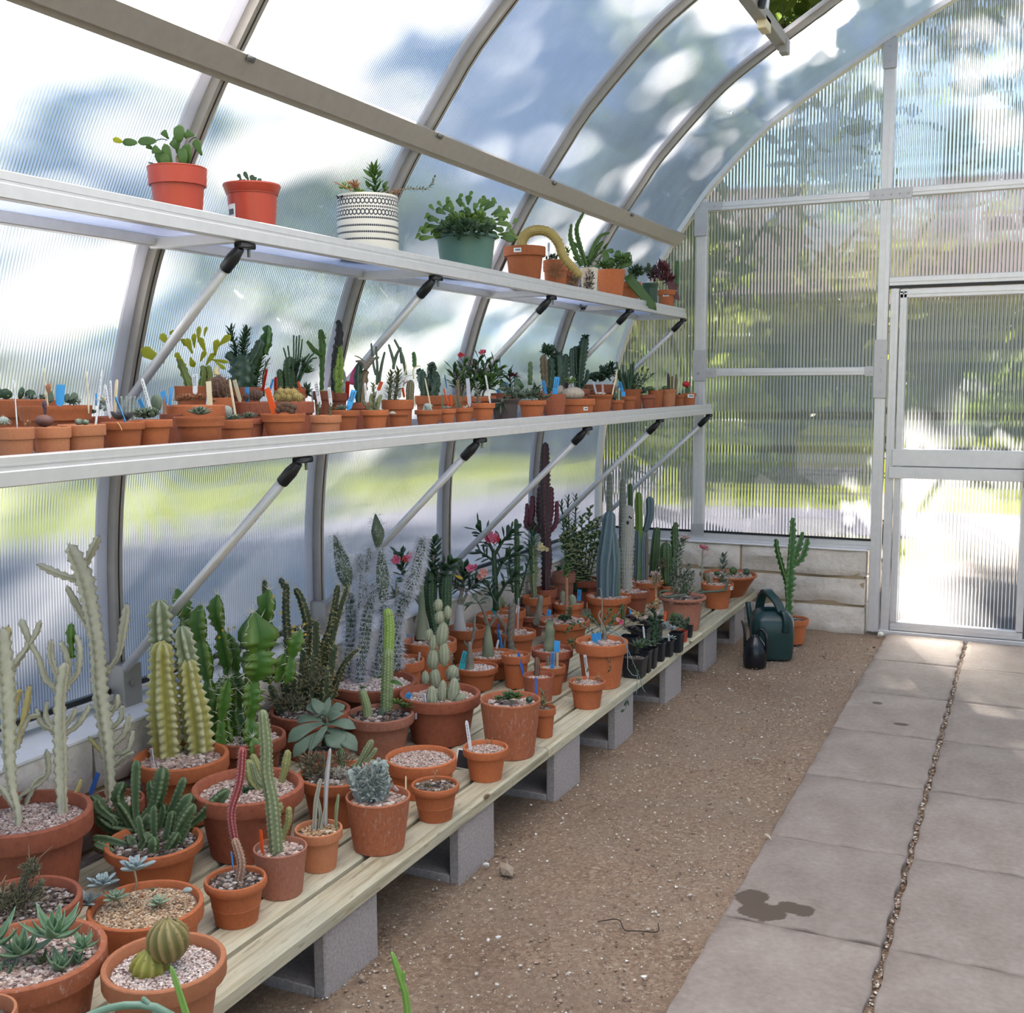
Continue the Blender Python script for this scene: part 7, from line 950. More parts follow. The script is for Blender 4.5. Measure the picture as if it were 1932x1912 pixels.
 ['wide_rim_pot','potted cactus','wide rimmed clay bowl with small brown spiny clumps and orange label',None,[-1.81,2.432,1.268],'bowl',.059,.07,'potA','gravel',0,[['b','hairb','ball',[-.0124,-.0048,.078],.0092,.0085,.6],['b','hairb','ball',[-.0009,.0012,.083],.0092,.0085,.6],['b','hairb','ball',[.0109,.0064,.081],.0092,.0085,.6],['b','hairb','ball',[.021,.0103,.075],.0092,.0085,.6],['b','hairb','ball',[.001,.0034,.093],.0092,.0085,.6],['b','hairb','ball',[.0128,.0086,.091],.0092,.0085,.6],['b','hairb','ball',[-.0082,-.0015,.088],.0092,.0085,.6],['b','hairb','ball',[.025,.0135,.086],.0092,.0085,.6],['t','orange',[-.022,-.0095,.074],[-.042,-.0112,.137],.021]]],
 ['twin_tuft_pot','potted succulent','shallow pale clay pot with two small tufts and two white labels',None,[-1.81,2.628,1.268],'low',.045,.06,'potC','gravel',0,[['a','olive',[[-.0136,-.0179,.042],[-.0136,-.0179,.061],[-.013,-.016,.075],[-.0124,-.0137,.091]],.0037,20,.0105,.0045,'drygrn',0,'lance',.1,False,[35,85]],['a','olive',[[.0114,.0075,.042],[.0114,.0075,.061],[.0107,.0091,.077],[.0126,.0117,.091]],.0037,18,.0105,.0045,'drygrn',0,'lance',.1,False,[35,85]],['t','white',[-.0161,-.0037,.091],[-.029,-.0017,.155],.0135],['t','white',[.0124,.0096,.091],[.0055,.0122,.138],.012]]],
 ['spiky_tuft_pot','potted succulent','clay pot with spiky small rosette and bright blue label, lower shelf',None,[-1.83,2.757,1.268],'rim',.043,.07,'potA','gravel',0,[['r','agave',[-.0083,-.0037,.071],.031,26,.0078,8,80,'lance',False,.16,0,.25],['t','blue',[.0096,.0053,.077],[.022,.0174,.129],.02],['f','rust',[-.021,-.0091,.077],[.0093,.0079,.0062],10,.0109,.0047,'lance','foliage']]],
 ['bent_stem_pot','potted plant','clay pot of several short bent knobby stems, lower shelf middle',None,[-1.81,2.888,1.268],'rim',.043,.068,'potA','gravel',0,[['s','knob','knob',[[-.0046,-.0078,.049],[-.0046,-.0078,.068],[-.0085,-.006,.098],[-.0067,-.0027,.118]],[.0072,.0072,.0072,.0048],.6],['s','knob','knob',[[.0038,.0063,.049],[.0038,.0063,.068],[.0079,.0118,.097],[.0152,.0173,.115]],[.0072,.0072,.0072,.0048],.6],['s','drygrn','knob',[[-.018,-.003,.049],[-.018,-.003,.068],[-.029,-.0062,.086],[-.037,-.0081,.098]],[.0056,.0056,.0056,.004],.6],['a','olive',[[.0096,-.014,.049],[.0096,-.014,.071],[.0051,-.0107,.115],[.001,-.0083,.15]],.004,22,.0129,.008,'drygrn',0,'lance',.15,False,[35,85]],['f','fpale',[-.0013,.0051,.115],[.0096,.0082,.0096],10,.008,.0048,'lance','foliage'],['t','white',[-.035,.0086,.091],[-.041,.013,.15],.0064]]],
 ['white_cap_pot','potted succulent','small straight clay pot with tiny white clump, in front of a larger pot',None,[-1.81,3.028,1.268],'plain',.033,.053,'potA','gravel',0,[['b','woolly','ballw',[-.0176,-.0081,.054],.0108,.0067,.5]]],
 ['slate_marker_pot','potted succulent','clay pot with a small grey cube plant and leaning stick, lower shelf',None,[-1.81,3.218,1.268],'rim',.045,.06,'potA','gravel',0,[['b','silver','lobes',[-.0032,-.0001,.071],.0157,.0114,.3],['t','ivory',[.0087,.0045,.063],[-.0144,.0062,.165],.0052]]],
 ['orange_label_pot','potted succulent','little clay pot with two orange labels and one thin stem',None,[-1.81,3.354,1.268],'rim',.028,.06,'potA','gravel',0,[['s','drygrn','thin',[[-.0111,-.0186,.043],[-.0111,-.0186,.062],[-.0123,-.0158,.09],[-.0116,-.013,.11]],[.0036,.0036,.0036,.0027],0],['t','orange',[.0005,.0018,.073],[-.0153,.0011,.128],.0108],['t','orange',[.0015,.024,.073],[-.0045,.026,.109],.009],['f','silver',[-.0037,-.0012,.065],[.0145,.0123,.0054],10,.0108,.0072,'lance','foliage']]],
 ['gravel_top_pot','potted cactus','small clay pot topped with pale stones and thin ladder stems',None,[-1.81,3.468,1.268],'rim',.035,.062,'potA','gravel',0,[['s','speck','rope',[[-.022,.0022,.044],[-.022,.0022,.068],[-.023,.0069,.108],[-.026,.012,.162]],[.0056,.0056,.0056,.0046],.4],['s','drygrn','thin',[[-.0182,-.0162,.044],[-.0182,-.0162,.068],[-.022,-.0156,.088],[-.025,-.0142,.108]],[.0046,.0046,.0037,.0028],0],['w','drygrn',[[-.0055,-.0112,.044],[-.0055,-.0112,.068],[.002,-.0027,.108],[.0067,.0036,.142]],.0028,.0019],['t','grey',[.028,-.007,.078],[.0185,-.001,.164],.0148],['f','spw',[.0091,.0046,.064],[.013,.011,.0056],12,.0093,.0074,'round','foliage']]],
 ['jade_pot','potted succulent','clay pot with small upright blue green leafy stem, lower shelf',None,[-1.81,3.626,1.268],'rim',.043,.075,'potA','gravel',0,[['a','silver',[[-.028,.0085,.056],[-.028,.0085,.075],[-.029,.0118,.106],[-.032,.0154,.148]],.0038,26,.0154,.0096,'drygrn',0,'round',.1,False,[35,85]],['t','white',[.021,.0106,.082],[.0026,.0136,.176],.0067]]],
 ['grey_clay_pot','potted plant','dark grey brown clay pot with trailing pale green leaves spilling over',None,[-1.81,3.81,1.268],'plain',.056,.088,'potG','gravel',0,[['a','leafg',[[-.0003,-.0016,.066],[-.0003,-.0016,.09],[.012,.0069,.111],[.045,.022,.104]],.004,16,.036,.014,'leafd',0,'lance',.1,False,[35,85]],['a','leafg',[[.034,-.04,.09],[.0176,-.048,.083],[.0024,-.059,.054]],.004,10,.044,.016,'leafd',0,'lance',.1,False,[35,85]],['a','leafg',[[.0184,.028,.066],[.0184,.028,.089],[.0103,.028,.122],[-.0097,.0186,.122]],.004,12,.032,.014,'leafd',0,'lance',.1,False,[35,85]]]],
 ['trailing_leaf_pot','potted plant','bright clay pot with grey leafed trailer and upright beaded green stem',None,[-1.81,4.06,1.268],'rim',.057,.078,'potA','gravel',0,[['f','leafg',[-.022,-.0076,.101],[.076,.065,.019],90,.029,.0127,'lance','foliage'],['a','leafg',[[-.0148,-.0059,.086],[.02,.0108,.089],[.055,.027,.089]],.0032,14,.025,.0127,'leafd',0,'lance',.1,False,[35,85]],['s','greencol','lobes',[[-.051,.095,.139],[-.052,.099,.179],[-.054,.105,.234]],[.0095,.0095,.0084],0],['l','leafg',[-.059,-.02,.14],[-.054,-.021,.113],.029,.0042,'obov',[.42,-.9,.1]],['l','leafd',[-.08,.0073,.171],[-.057,.0116,.117],.036,.0063,'obov',[.42,-.9,.1]],['f','leafd',[.0118,.0107,.12],[.021,.0179,.025],40,.021,.0127,'lance','foliage']]],
 ['blue_label_pot','potted cactus','narrow clay pot with two bright blue labels, lower shelf right of middle',None,[-1.81,4.288,1.268],'flat',.05,.1,'potB','gravel',0,[['t','blue',[.0015,.0008,.101],[.0078,.0123,.171],.024],['t','blue',[-.042,.0141,.102],[-.057,.0135,.155],.0154],['t','blue',[-.0137,.0161,.102],[.0058,.033,.163],.011],['f','leafd',[-.023,-.0089,.115],[.0132,.0113,.0176],16,.0176,.0088,'lance','foliage']]],
 ['woolly_boulder_pot','potted cactus','low wide clay pot with two tan rounded woolly cactus domes and sticker',None,[-1.81,4.557,1.268],'low',.074,.076,'potA','gravel',0,[['b','wooll','ballw',[-.021,-.0071,.098],.05,.03,.35],['b','wooll','ballw',[-.081,-.0002,.112],.023,.023,.35],['k',.45,.45,.021,.0151],['f','leafl',[-.033,-.0057,.155],[.028,.024,.0163],30,.021,.0116,'lance','foliage'],['f','leafp',[-.049,-.0156,.138],[.0139,.0118,.0186],24,.0163,.0093,'lance','foliage'],['t','white',[-.034,.023,.121],[-.043,.025,.176],.0116]]],
 ['thin_marker_pot','potted succulent','clay pot with a pale thin stub and two slender labels',None,[-1.81,4.834,1.268],'plain',.059,.091,'potA','gravel',0,[['s','fpale','taper',[[.01,.0036,.07],[.01,.0036,.094],[.0082,.0058,.119],[.0045,.0079,.15]],[.0061,.0061,.0049,.0024],0],['t','grey',[-.019,-.0077,.101],[-.033,-.0081,.152],.0098],['t','ivory',[.05,.024,.096],[.066,.045,.207],.0061],['f','spw',[.0014,.0013,.097],[.032,.027,.0049],20,.0122,.0098,'round','foliage']]],
 ['tiny_pot','potted succulent','tiny banded clay pot on the lower shelf behind a dark blob plant',None,[-1.81,5.065,1.268],'rim',.033,.063,'potA','gravel',0,[['b','jaded','soft',[-.0126,-.0038,.08],.0102,.02],['f','jaded',[-.0172,-.0049,.089],[.0102,.0086,.0152],10,.0127,.0102,'round','foliage']]],
 ['small_pot','potted succulent','small clay pot with stacked bright blue labels',None,[-1.83,5.293,1.268],'rim',.038,.078,'potA','gravel',0,[['t','blue',[-.022,-.022,.077],[-.025,-.02,.101],.021],['t','blue',[-.035,-.0016,.106],[-.05,-.0033,.149],.021]]],
 ['dark_small_pot','potted succulent','small dusky clay pot with trailing round leaves, lower shelf far part',None,[-1.83,5.596,1.268],'rim',.04,.081,'potB','gravel',0,[['f','jaded',[-.022,-.0074,.103],[.0166,.0141,.0194],26,.0166,.0139,'round','foliage']]],
 ['cactus_disc_pot','potted cactus','clay pot of flat green cactus discs near the end wall',None,[-1.87,5.847,1.268],'flat',.042,.102,'potA','gravel',0,[['b','greencol','ballw',[-.03,-.0128,.112],.025,.013,.5],['b','greencol','ballw',[-.0153,-.0066,.106],.0144,.0101,.5]]],
 ['tall_clay_pot','potted cactus','tall straight clay pot with three thin dark columns and a green globe',None,[-1.83,5.941,1.268],'plain',.05,.108,'potC','gravel',0,[['s','redtrid','col',[[.0018,.0081,.084],[.0018,.0081,.111],[0,.0125,.153],[-.0042,.0157,.196]],[.0088,.0088,.0088,.0058],.5],['s','brown','col',[[.025,-.0052,.084],[.025,-.0052,.111],[.024,-.0014,.148],[.023,.0023,.18]],[.0073,.0073,.0073,.0044],.5],['s','speck','col',[[.037,.024,.084],[.037,.024,.111],[.039,.03,.153],[.037,.034,.19]],[.0073,.0073,.0088,.0058],.5],['b','greencol','ballw',[-.0134,-.0056,.114],.02,.0131,.6]]],
 ['narrow_pot','potted succulent','narrow clay pot between the tall straight pot and the stickered one',None,[-1.83,6.154,1.268],'rim',.032,.076,'potA','gravel',0,[['f','leafd',[-.0012,.0002,.082],[.012,.0102,.009],8,.0151,.009,'lance','foliage']]],
 ['red_moon_cactus_pot','potted cactus','stickered clay pot with a red topped grafted moon cactus',None,[-1.81,6.289,1.268],'rim',.043,.083,'potA','gravel',0,[['s','greencol','tri',[[-.0145,.0087,.062],[-.0145,.0087,.08],[-.0154,.011,.103],[-.0161,.0127,.119]],[.0138,.0138,.0169,.0169],.4],['b','moonr','ball',[-.0172,-.0019,.134],.023,.0169,.4],['k',.8,.1,.037,.0199],['f','leafd',[-.034,-.0153,.086],[.0123,.0104,.0153],8,.0153,.0092,'lance','foliage']]],
 ['last_moon_cactus_pot','potted cactus','last clay pot on the lower shelf, taller red moon cactus',None,[-1.81,6.527,1.268],'rim',.033,.063,'potB','gravel',0,[['s','greencol','tri',[[-.0058,-.0016,.045],[-.0058,-.0016,.066],[-.0044,.0026,.095],[-.004,.0063,.124]],[.0158,.0158,.021,.0174],.4],['b','moonr','ball',[-.0035,.0079,.141],.022,.0174,.4]]],
 ['saucer_bowl','potted cactus','wide rounded clay bowl behind the bulb pot with blue and cream labels',None,[-1.96,1.808,1.268],'bowl',.077,.103,'potA','gravel',0,[['p','leafg',[-.0096,-.0038,.109],[-.0127,-.0018,.137],.0187,'pad',.4,.35],['p','leafg',[.023,.0116,.109],[.023,.0138,.13],.0176,'pad',.4,.35],['p','leafg',[.037,.018,.109],[.037,.021,.132],.0187,'pad',.4,.35],['f','jaded',[.033,.0166,.113],[.0141,.0119,.0082],30,.0117,.0059,'lance','foliage'],['t','blue',[.009,.0046,.107],[.0091,.0099,.149],.022],['t','ivory',[-.0153,-.0067,.107],[-.021,-.0039,.152],.007],['t','ivory',[-.035,.0076,.117],[-.042,.0129,.186],.0105],['l','rust',[-.0122,-.0032,.124],[-.0153,-.0011,.153],.0141,.0023,'obov',[.42,-.9,.1]],['f','silver',[.045,.022,.111],[.0094,.008,.007],16,.0082,.0047,'lance','foliage']]],
 ['pad_cactus_bowl','potted cactus','clay bowl of round green pads at the near end of the lower shelf',None,[-2.16,1.874,1.268],'low',.093,.116,'potA','gravel',0,[['p','leafd',[-.0191,-.0089,.116],[-.02,-.0064,.141],.03,'pad',.6,.35],['p','leafd',[.0117,.0055,.116],[.0146,.0104,.145],.031,'pad',.6,.35],['p','leafd',[.03,.0141,.116],[.035,.0194,.138],.025,'pad',.6,.35],['p','leafd',[-.036,-.0166,.116],[-.037,-.0138,.143],.027,'pad',.6,.35],['f','silver',[.034,.0165,.12],[.0174,.0148,.0074],30,.0112,.0074,'lance','foliage'],['f','agave',[.057,.027,.12],[.0099,.0084,.0062],16,.0099,.0062,'lance','foliage']]],
 ['mixed_succulent_pot','potted succulent','clay pot behind the dark leaf pot with pale leafy clumps',None,[-1.98,1.984,1.268],'low',.045,.074,'potB','gravel',0,[['r','agave',[-.034,-.0149,.081],.02,20,.0075,10,85,'obov',False,.16,0,.25],['f','silver',[-.0136,-.0029,.103],[.0175,.0149,.0175],50,.0113,.0063,'lance','foliage'],['f','fcream',[-.01,.0002,.115],[.01,.0085,.0063],16,.0088,.0063,'round','foliage'],['w','silver',[[.021,.022,.055],[.021,.022,.084],[.0198,.024,.103],[.0174,.025,.121]],.0044,.0025],['w','silver',[[.032,.024,.055],[.032,.024,.085],[.031,.026,.103],[.03,.028,.121]],.0044,.0025],['w','silver',[[.057,.0084,.055],[.057,.0084,.085],[.057,.0107,.103],[.058,.0132,.121]],.0044,.0025],['w','silver',[[.044,.033,.055],[.044,.033,.084],[.044,.036,.103],[.047,.039,.121]],.0044,.0025],['t','blue',[-.028,-.0097,.103],[-.029,-.0071,.128],.0088],['f','leafl',[.043,.021,.082],[.0113,.0096,.0075],20,.0113,.005,'lance','foliage']]],
 ['opuntia_label_pot','potted cactus','mid row clay pot with dark oval pad and blue labels on the left',None,[-1.98,2.193,1.268],'flat',.028,.074,'potB','gravel',0,[['t','blue',[-.0131,-.0024,.104],[-.021,-.0028,.131],.0161],['t','blue',[-.0029,.0017,.099],[-.0013,.0076,.141],.0161],['s','stick','smooth',[[-.0169,-.0019,.054],[-.0169,-.0019,.102],[-.0174,-.0007,.114],[-.0188,-.0004,.121]],[.0047,.0047,.0047,.0034],0]]],
 ['rust_rosette_pot','potted succulent','flat clay pot filled with rusty orange rosettes and two labels',None,[-1.98,2.283,1.268],'low',.077,.095,'potA','gravel',0,[['r','rust',[-.0186,-.0072,.107],.036,30,.011,10,88,'lance',False,.16,0,.25],['r','rust',[.011,.007,.11],.03,26,.0097,10,88,'lance',False,.16,0,.25],['r','rust',[-.037,-.016,.105],.025,20,.0097,10,88,'lance',False,.16,0,.25],['r','rust',[.043,.021,.102],.0166,14,.0069,10,88,'lance',False,.16,0,.25],['t','white',[0,.004,.127],[-.002,.0089,.175],.0166],['t','ivory',[.05,.0008,.09],[.044,.006,.156],.0166]]],
 ['yellow_tongue_pot','potted plant','glowing yellow green tongue leaved succulent in a clay pot at the back',None,[-2.16,2.48,1.268],'rim',.046,.144,'potA','gravel',0,[['s','yeld','lobes',[[.0018,-.0089,.115],[.0018,-.0089,.139],[-.0123,-.0105,.18],[-.031,-.0141,.224]],[.0112,.0112,.0112,.0082],0],['s','yeld','lobes',[[.028,.013,.115],[.028,.013,.139],[.032,.019,.175],[.026,.0195,.202]],[.0112,.0112,.0112,.009],0],['s','yeld','lobes',[[.051,.0191,.115],[.051,.0191,.147],[.05,.022,.18],[.044,.022,.202]],[.0075,.0075,.0082,.0067],0],['l','yel',[-.057,-.041,.21],[-.119,-.065,.249],.034,.003,'obov',[.42,-.9,.1]],['l','yel',[-.025,-.05,.255],[-.051,-.058,.289],.022,.003,'obov',[.42,-.9,.1]],['l','yel',[-.075,.022,.275],[-.079,.023,.304],.0197,.003,'obov',[.42,-.9,.1]],['l','yel',[-.035,-.0038,.27],[-.036,-.0004,.303],.0184,.003,'obov',[.42,-.9,.1]],['l','yel',[-.036,.021,.257],[-.032,.025,.277],.032,.003,'obov',[.42,-.9,.1]],['l','yel',[-.022,.045,.252],[-.024,.049,.294],.016,.003,'obov',[.42,-.9,.1]],['l','yel',[.0199,.044,.235],[.0029,.042,.282],.0184,.003,'obov',[.42,-.9,.1]],['l','yel',[.029,.071,.23],[.034,.079,.277],.021,.003,'obov',[.42,-.9,.1]],['l','yel',[.073,.036,.256],[.102,.054,.285],.021,.003,'obov',[.42,-.9,.1]],['l','yel',[-.026,.031,.225],[-.0145,.033,.197],.0197,.003,'obov',[.42,-.9,.1]],['l','yel',[.0169,.0169,.267],[.0175,.023,.312],.0147,.003,'obov',[.42,-.9,.1]],['l','yel',[-.0022,.065,.285],[.0042,.071,.313],.0098,.003,'obov',[.42,-.9,.1]],['l','yel',[.0195,.06,.219],[.07,.083,.21],.0111,.003,'obov',[.42,-.9,.1]],['l','yel',[.027,-.021,.234],[.0107,-.023,.277],.0197,.003,'obov',[.42,-.9,.1]],['l','yel',[.082,.0063,.212],[.11,.0167,.19],.0123,.003,'obov',[.42,-.9,.1]],['l','yel',[-.0047,-.025,.212],[-.025,-.032,.237],.0165,.003,'obov',[.42,-.9,.1]],['l','yel',[.0043,.061,.203],[.025,.075,.238],.0165,.003,'obov',[.42,-.9,.1]],['l','yel',[.025,.0129,.213],[.038,.023,.242],.0165,.003,'obov',[.42,-.9,.1]],['l','yel',[-.023,.0106,.202],[-.046,.0013,.213],.0165,.003,'obov',[.42,-.9,.1]]]],
 ['hairy_brown_ball_pot','potted cactus','clay pot with a dark brown hairy globe cactus and pale tuft',None,[-2.01,2.425,1.268],'rim',.03,.112,'potA','gravel',0,[['b','hairb','ball',[-.0065,.0003,.139],.029,.032,1.5],['s','fcream','smooth',[[-.0139,.0011,.173],[-.0144,.0021,.184],[-.0148,.0032,.195]],[.008,.0072,.0065],.4],['f','spw',[-.0145,.0024,.187],[.0101,.0086,.0145],40,.0116,.0014,'lance','foliage']]],
 ['rectangular_planter','potted cactus','long clay planter of small brown globes with blue label',None,[-1.98,2.525,1.268],'low',.065,.099,'potB','gravel',0,[['b','hairb','ball',[.004,.0043,.118],.0185,.0163,.8],['b','hairb','ball',[-.0167,-.0062,.112],.0119,.0104,.8],['t','blue',[-.015,-.0067,.101],[-.0183,-.0037,.139],.021],['t','ivory',[-.034,-.0151,.103],[-.051,-.0161,.16],.0134]]],
 ['golden_spine_bowl','potted cactus','clay bowl of golden spined clumps with orange labels',None,[-1.98,2.718,1.268],'low',.057,.096,'potB','gravel',0,[['b','gold','bally',[-.045,-.0195,.109],.0133,.0133],['b','gold','bally',[-.03,-.0119,.112],.0133,.0133],['b','gold','bally',[-.014,-.0049,.109],.0133,.0133],['b','gold','bally',[.0015,.0026,.112],.0133,.0133],['b','gold','bally',[-.038,-.0144,.123],.0133,.0133],['b','gold','bally',[-.0198,-.0059,.123],.0133,.0133],['b','gold','bally',[-.0041,.0012,.121],.0133,.0133],['b','gold','bally',[.0107,.0066,.109],.0133,.0133],['t','orange',[-.0014,.036,.126],[-.0118,.035,.154],.0188],['t','redtag',[-.085,.021,.135],[-.084,.025,.169],.0157],['t','blue',[-.092,.0056,.129],[-.085,.0128,.163],.0125]]],
 ['crested_spiky_pot','potted cactus','back row pot of dark crested stem topped with bushy green tufts',None,[-2.16,2.716,1.268],'rim',.051,.139,'potB','gravel',0,[['s','jaded','lobes',[[-.003,-.0092,.111],[-.003,-.0092,.138],[-.0025,-.0026,.19],[-.0072,.0013,.24]],[.038,.038,.037,.029],0],['s','jaded','lobes',[[-.0182,-.0005,.205],[-.04,-.008,.228],[-.054,-.0127,.243]],[.0176,.016,.0112],0],['s','jaded','lobes',[[.0084,.0119,.205],[.03,.028,.248],[.04,.036,.283]],[.021,.0176,.0128],0],['a','leafd',[[-.0084,.0113,.111],[-.0084,.0113,.228],[-.0101,.0155,.269],[-.0038,.024,.31]],.0064,150,.027,.008,'jaded',0,'lance',0,False,[35,85]],['a','leafd',[[-.033,.0028,.111],[-.033,.0028,.255],[-.043,.0021,.284],[-.049,.0029,.316]],.0064,110,.024,.008,'jaded',0,'lance',0,False,[35,85]],['a','leaf',[[.0152,.028,.111],[.0152,.028,.138],[.021,.037,.19],[.027,.045,.234]],.008,120,.024,.008,'leafd',0,'lance',0,False,[35,85]],['a','leafg',[[.044,.034,.111],[.044,.034,.175],[.051,.041,.204],[.056,.045,.222]],.004,20,.016,.0048,'drygrn',0,'lance',.15,False,[35,85]],['s','euph','euph',[[.028,.059,.24],[.037,.068,.284],[.038,.074,.327]],[.016,.021,.012],.5],['t','redtag',[.051,.023,.135],[.058,.034,.193],.0112],['t','redtag',[.086,.039,.132],[.083,.042,.166],.0144]]],
 ['ribbed_column_row_pot','potted cactus','back row clay pot with a fat ribbed green column and fine dark stems',None,[-2.16,2.945,1.268],'rim',.053,.135,'potB','gravel',0,[['s','greencol','col',[[-.0118,.0173,.107],[-.0118,.0173,.136],[-.0152,.021,.183],[-.0174,.027,.236]],[.02,.02,.023,.02],.7],['s','greencol','col',[[-.038,.0012,.107],[-.038,.0012,.137],[-.042,.0034,.171],[-.045,.0053,.196]],[.0119,.0119,.0119,.0093],.7],['w','leafd',[[-.0185,.0185,.107],[-.0185,.0185,.146],[-.028,.023,.22],[-.04,.023,.264]],.0034,.0025],['w','leafd',[[-.0059,.0076,.107],[-.0059,.0076,.146],[-.0107,.0145,.22],[-.0184,.0169,.27]],.0034,.0025],['w','leafd',[[.0131,-.0102,.107],[.0131,-.0102,.146],[.0151,-.0002,.219],[.0117,.0083,.302]],.0034,.0025],['w','leafd',[[-.0046,.0182,.107],[-.0046,.0182,.146],[.0008,.03,.22],[.0002,.04,.301]],.0034,.0025],['w','leafd',[[-.0053,.023,.107],[-.0053,.023,.146],[.0035,.037,.22],[.0056,.048,.304]],.0034,.0025],['w','leafd',[[-.0013,.022,.107],[-.0013,.022,.146],[.0109,.037,.22],[.0164,.048,.291]],.0034,.0025],['w','leafd',[[.0139,.0115,.107],[.0139,.0115,.146],[.035,.03,.22],[.049,.04,.244]],.0034,.0025],['w','leafd',[[.0132,.0188,.107],[.0132,.0188,.145],[.039,.04,.22],[.058,.052,.247]],.0034,.0025],['w','leafd',[[.03,.0001,.107],[.03,.0001,.145],[.059,.023,.219],[.081,.034,.231]],.0034,.0025],['f','leafd',[.029,.022,.207],[.037,.032,.027],80,.02,.0051,'strap','foliage'],['r','leaf',[.049,.029,.182],.041,20,.0085,10,85,'lance',False,.16,0,.25],['p','euph',[.049,.029,.182],[.045,.031,.216],.02,'soft',0,.35],['f','leafd',[.046,.021,.127],[.022,.0188,.024],40,.024,.0085,'lance','foliage']]],
 ['twisted_green_pot','potted cactus','slender bright green bumpy stem with a side branch, back row',None,[-2.16,3.127,1.268],'rim',.035,.124,'potB','gravel',0,[['s','leaf','lobes',[[-.0117,.0072,.098],[-.0117,.0072,.132],[-.0135,.0159,.21],[-.0153,.023,.275],[-.023,.026,.33]],[.0071,.0071,.0089,.0124,.0098],0],['s','leaf','lobes',[[-.0101,.0097,.242],[-.035,.0006,.262],[-.056,-.006,.291]],[.0071,.0089,.0053],0],['f','leafl',[-.0069,.0191,.306],[.0107,.0091,.025],20,.0124,.0053,'lance','foliage'],['r','fcream',[.0024,.0004,.119],.0178,12,.0089,10,85,'obov',False,.16,0,.25],['t','grey',[-.032,-.0188,.093],[-.036,-.0161,.132],.0124]]],
 ['black_twisted_pot','potted cactus','tall blackish knobby column with a lime green feathery stem before it',None,[-2.16,3.208,1.268],'rim',.036,.117,'potB','gravel',0,[['s','black','lobes',[[-.0109,-.0006,.091],[-.0109,-.0006,.132],[-.0112,.0089,.211],[-.0029,.024,.3],[-.0049,.029,.346],[-.0087,.029,.366]],[.0118,.0118,.0136,.0163,.0136,.0082],0],['s','lime','tri4',[[.0081,-.007,.08],[.0081,-.007,.092],[.0045,.0018,.177],[.0056,.0079,.224],[.0064,.0148,.276]],[.0163,.0163,.022,.0163,.0082],0],['a','lime',[[.0113,-.0111,.091],[.0113,-.0111,.112],[.0086,-.0043,.177],[.0093,.0073,.269]],.0072,40,.0163,.0054,'lime',0,'lance',0,False,[35,85]],['t','grey',[.0147,.033,.144],[.0054,.033,.188],.0145],['t','redtag',[.031,.0122,.098],[.032,.0196,.156],.0181],['t','white',[.0177,.0172,.098],[.0172,.023,.148],.0091],['f','drygrn',[-.0053,-.0043,.102],[.0145,.0123,.0145],26,.0127,.0072,'lance','foliage']]],
 ['bark_trunk_pot','potted plant','thick flaky barked trunk with a magenta leaf behind, lower shelf back',None,[-1.98,3.077,1.268],'rim',.043,.087,'potB','gravel',0,[['s','speck','lobes',[[-.0033,.0134,.066],[-.0033,.0134,.085],[-.0013,.021,.138],[.0007,.029,.195]],[.0103,.0103,.012,.0112],0],['s','jaded','lobes',[[-.0148,.0138,.066],[-.0148,.0138,.085],[-.021,.02,.157],[-.02,.028,.217]],[.0138,.0138,.0146,.0112],0],['w','bark',[[.0053,.0157,.194],[.0188,.024,.213],[.032,.033,.232]],.0095,.0077],['w','bark',[[.0076,.0183,.207],[-.0043,.0143,.219],[-.021,.0062,.22]],.0069,.0034],['w','drygrn',[[.0043,.0183,.219],[-.0105,.0129,.232],[-.025,.0069,.238]],.0026,.0017],['l','pink',[-.046,.0187,.144],[-.029,.036,.22],.029,-.0052,'lance',[.42,-.9,.1]],['l','leafg',[.027,.03,.229],[.049,.041,.232],.0103,.0017,'obov',[.42,-.9,.1]]]],
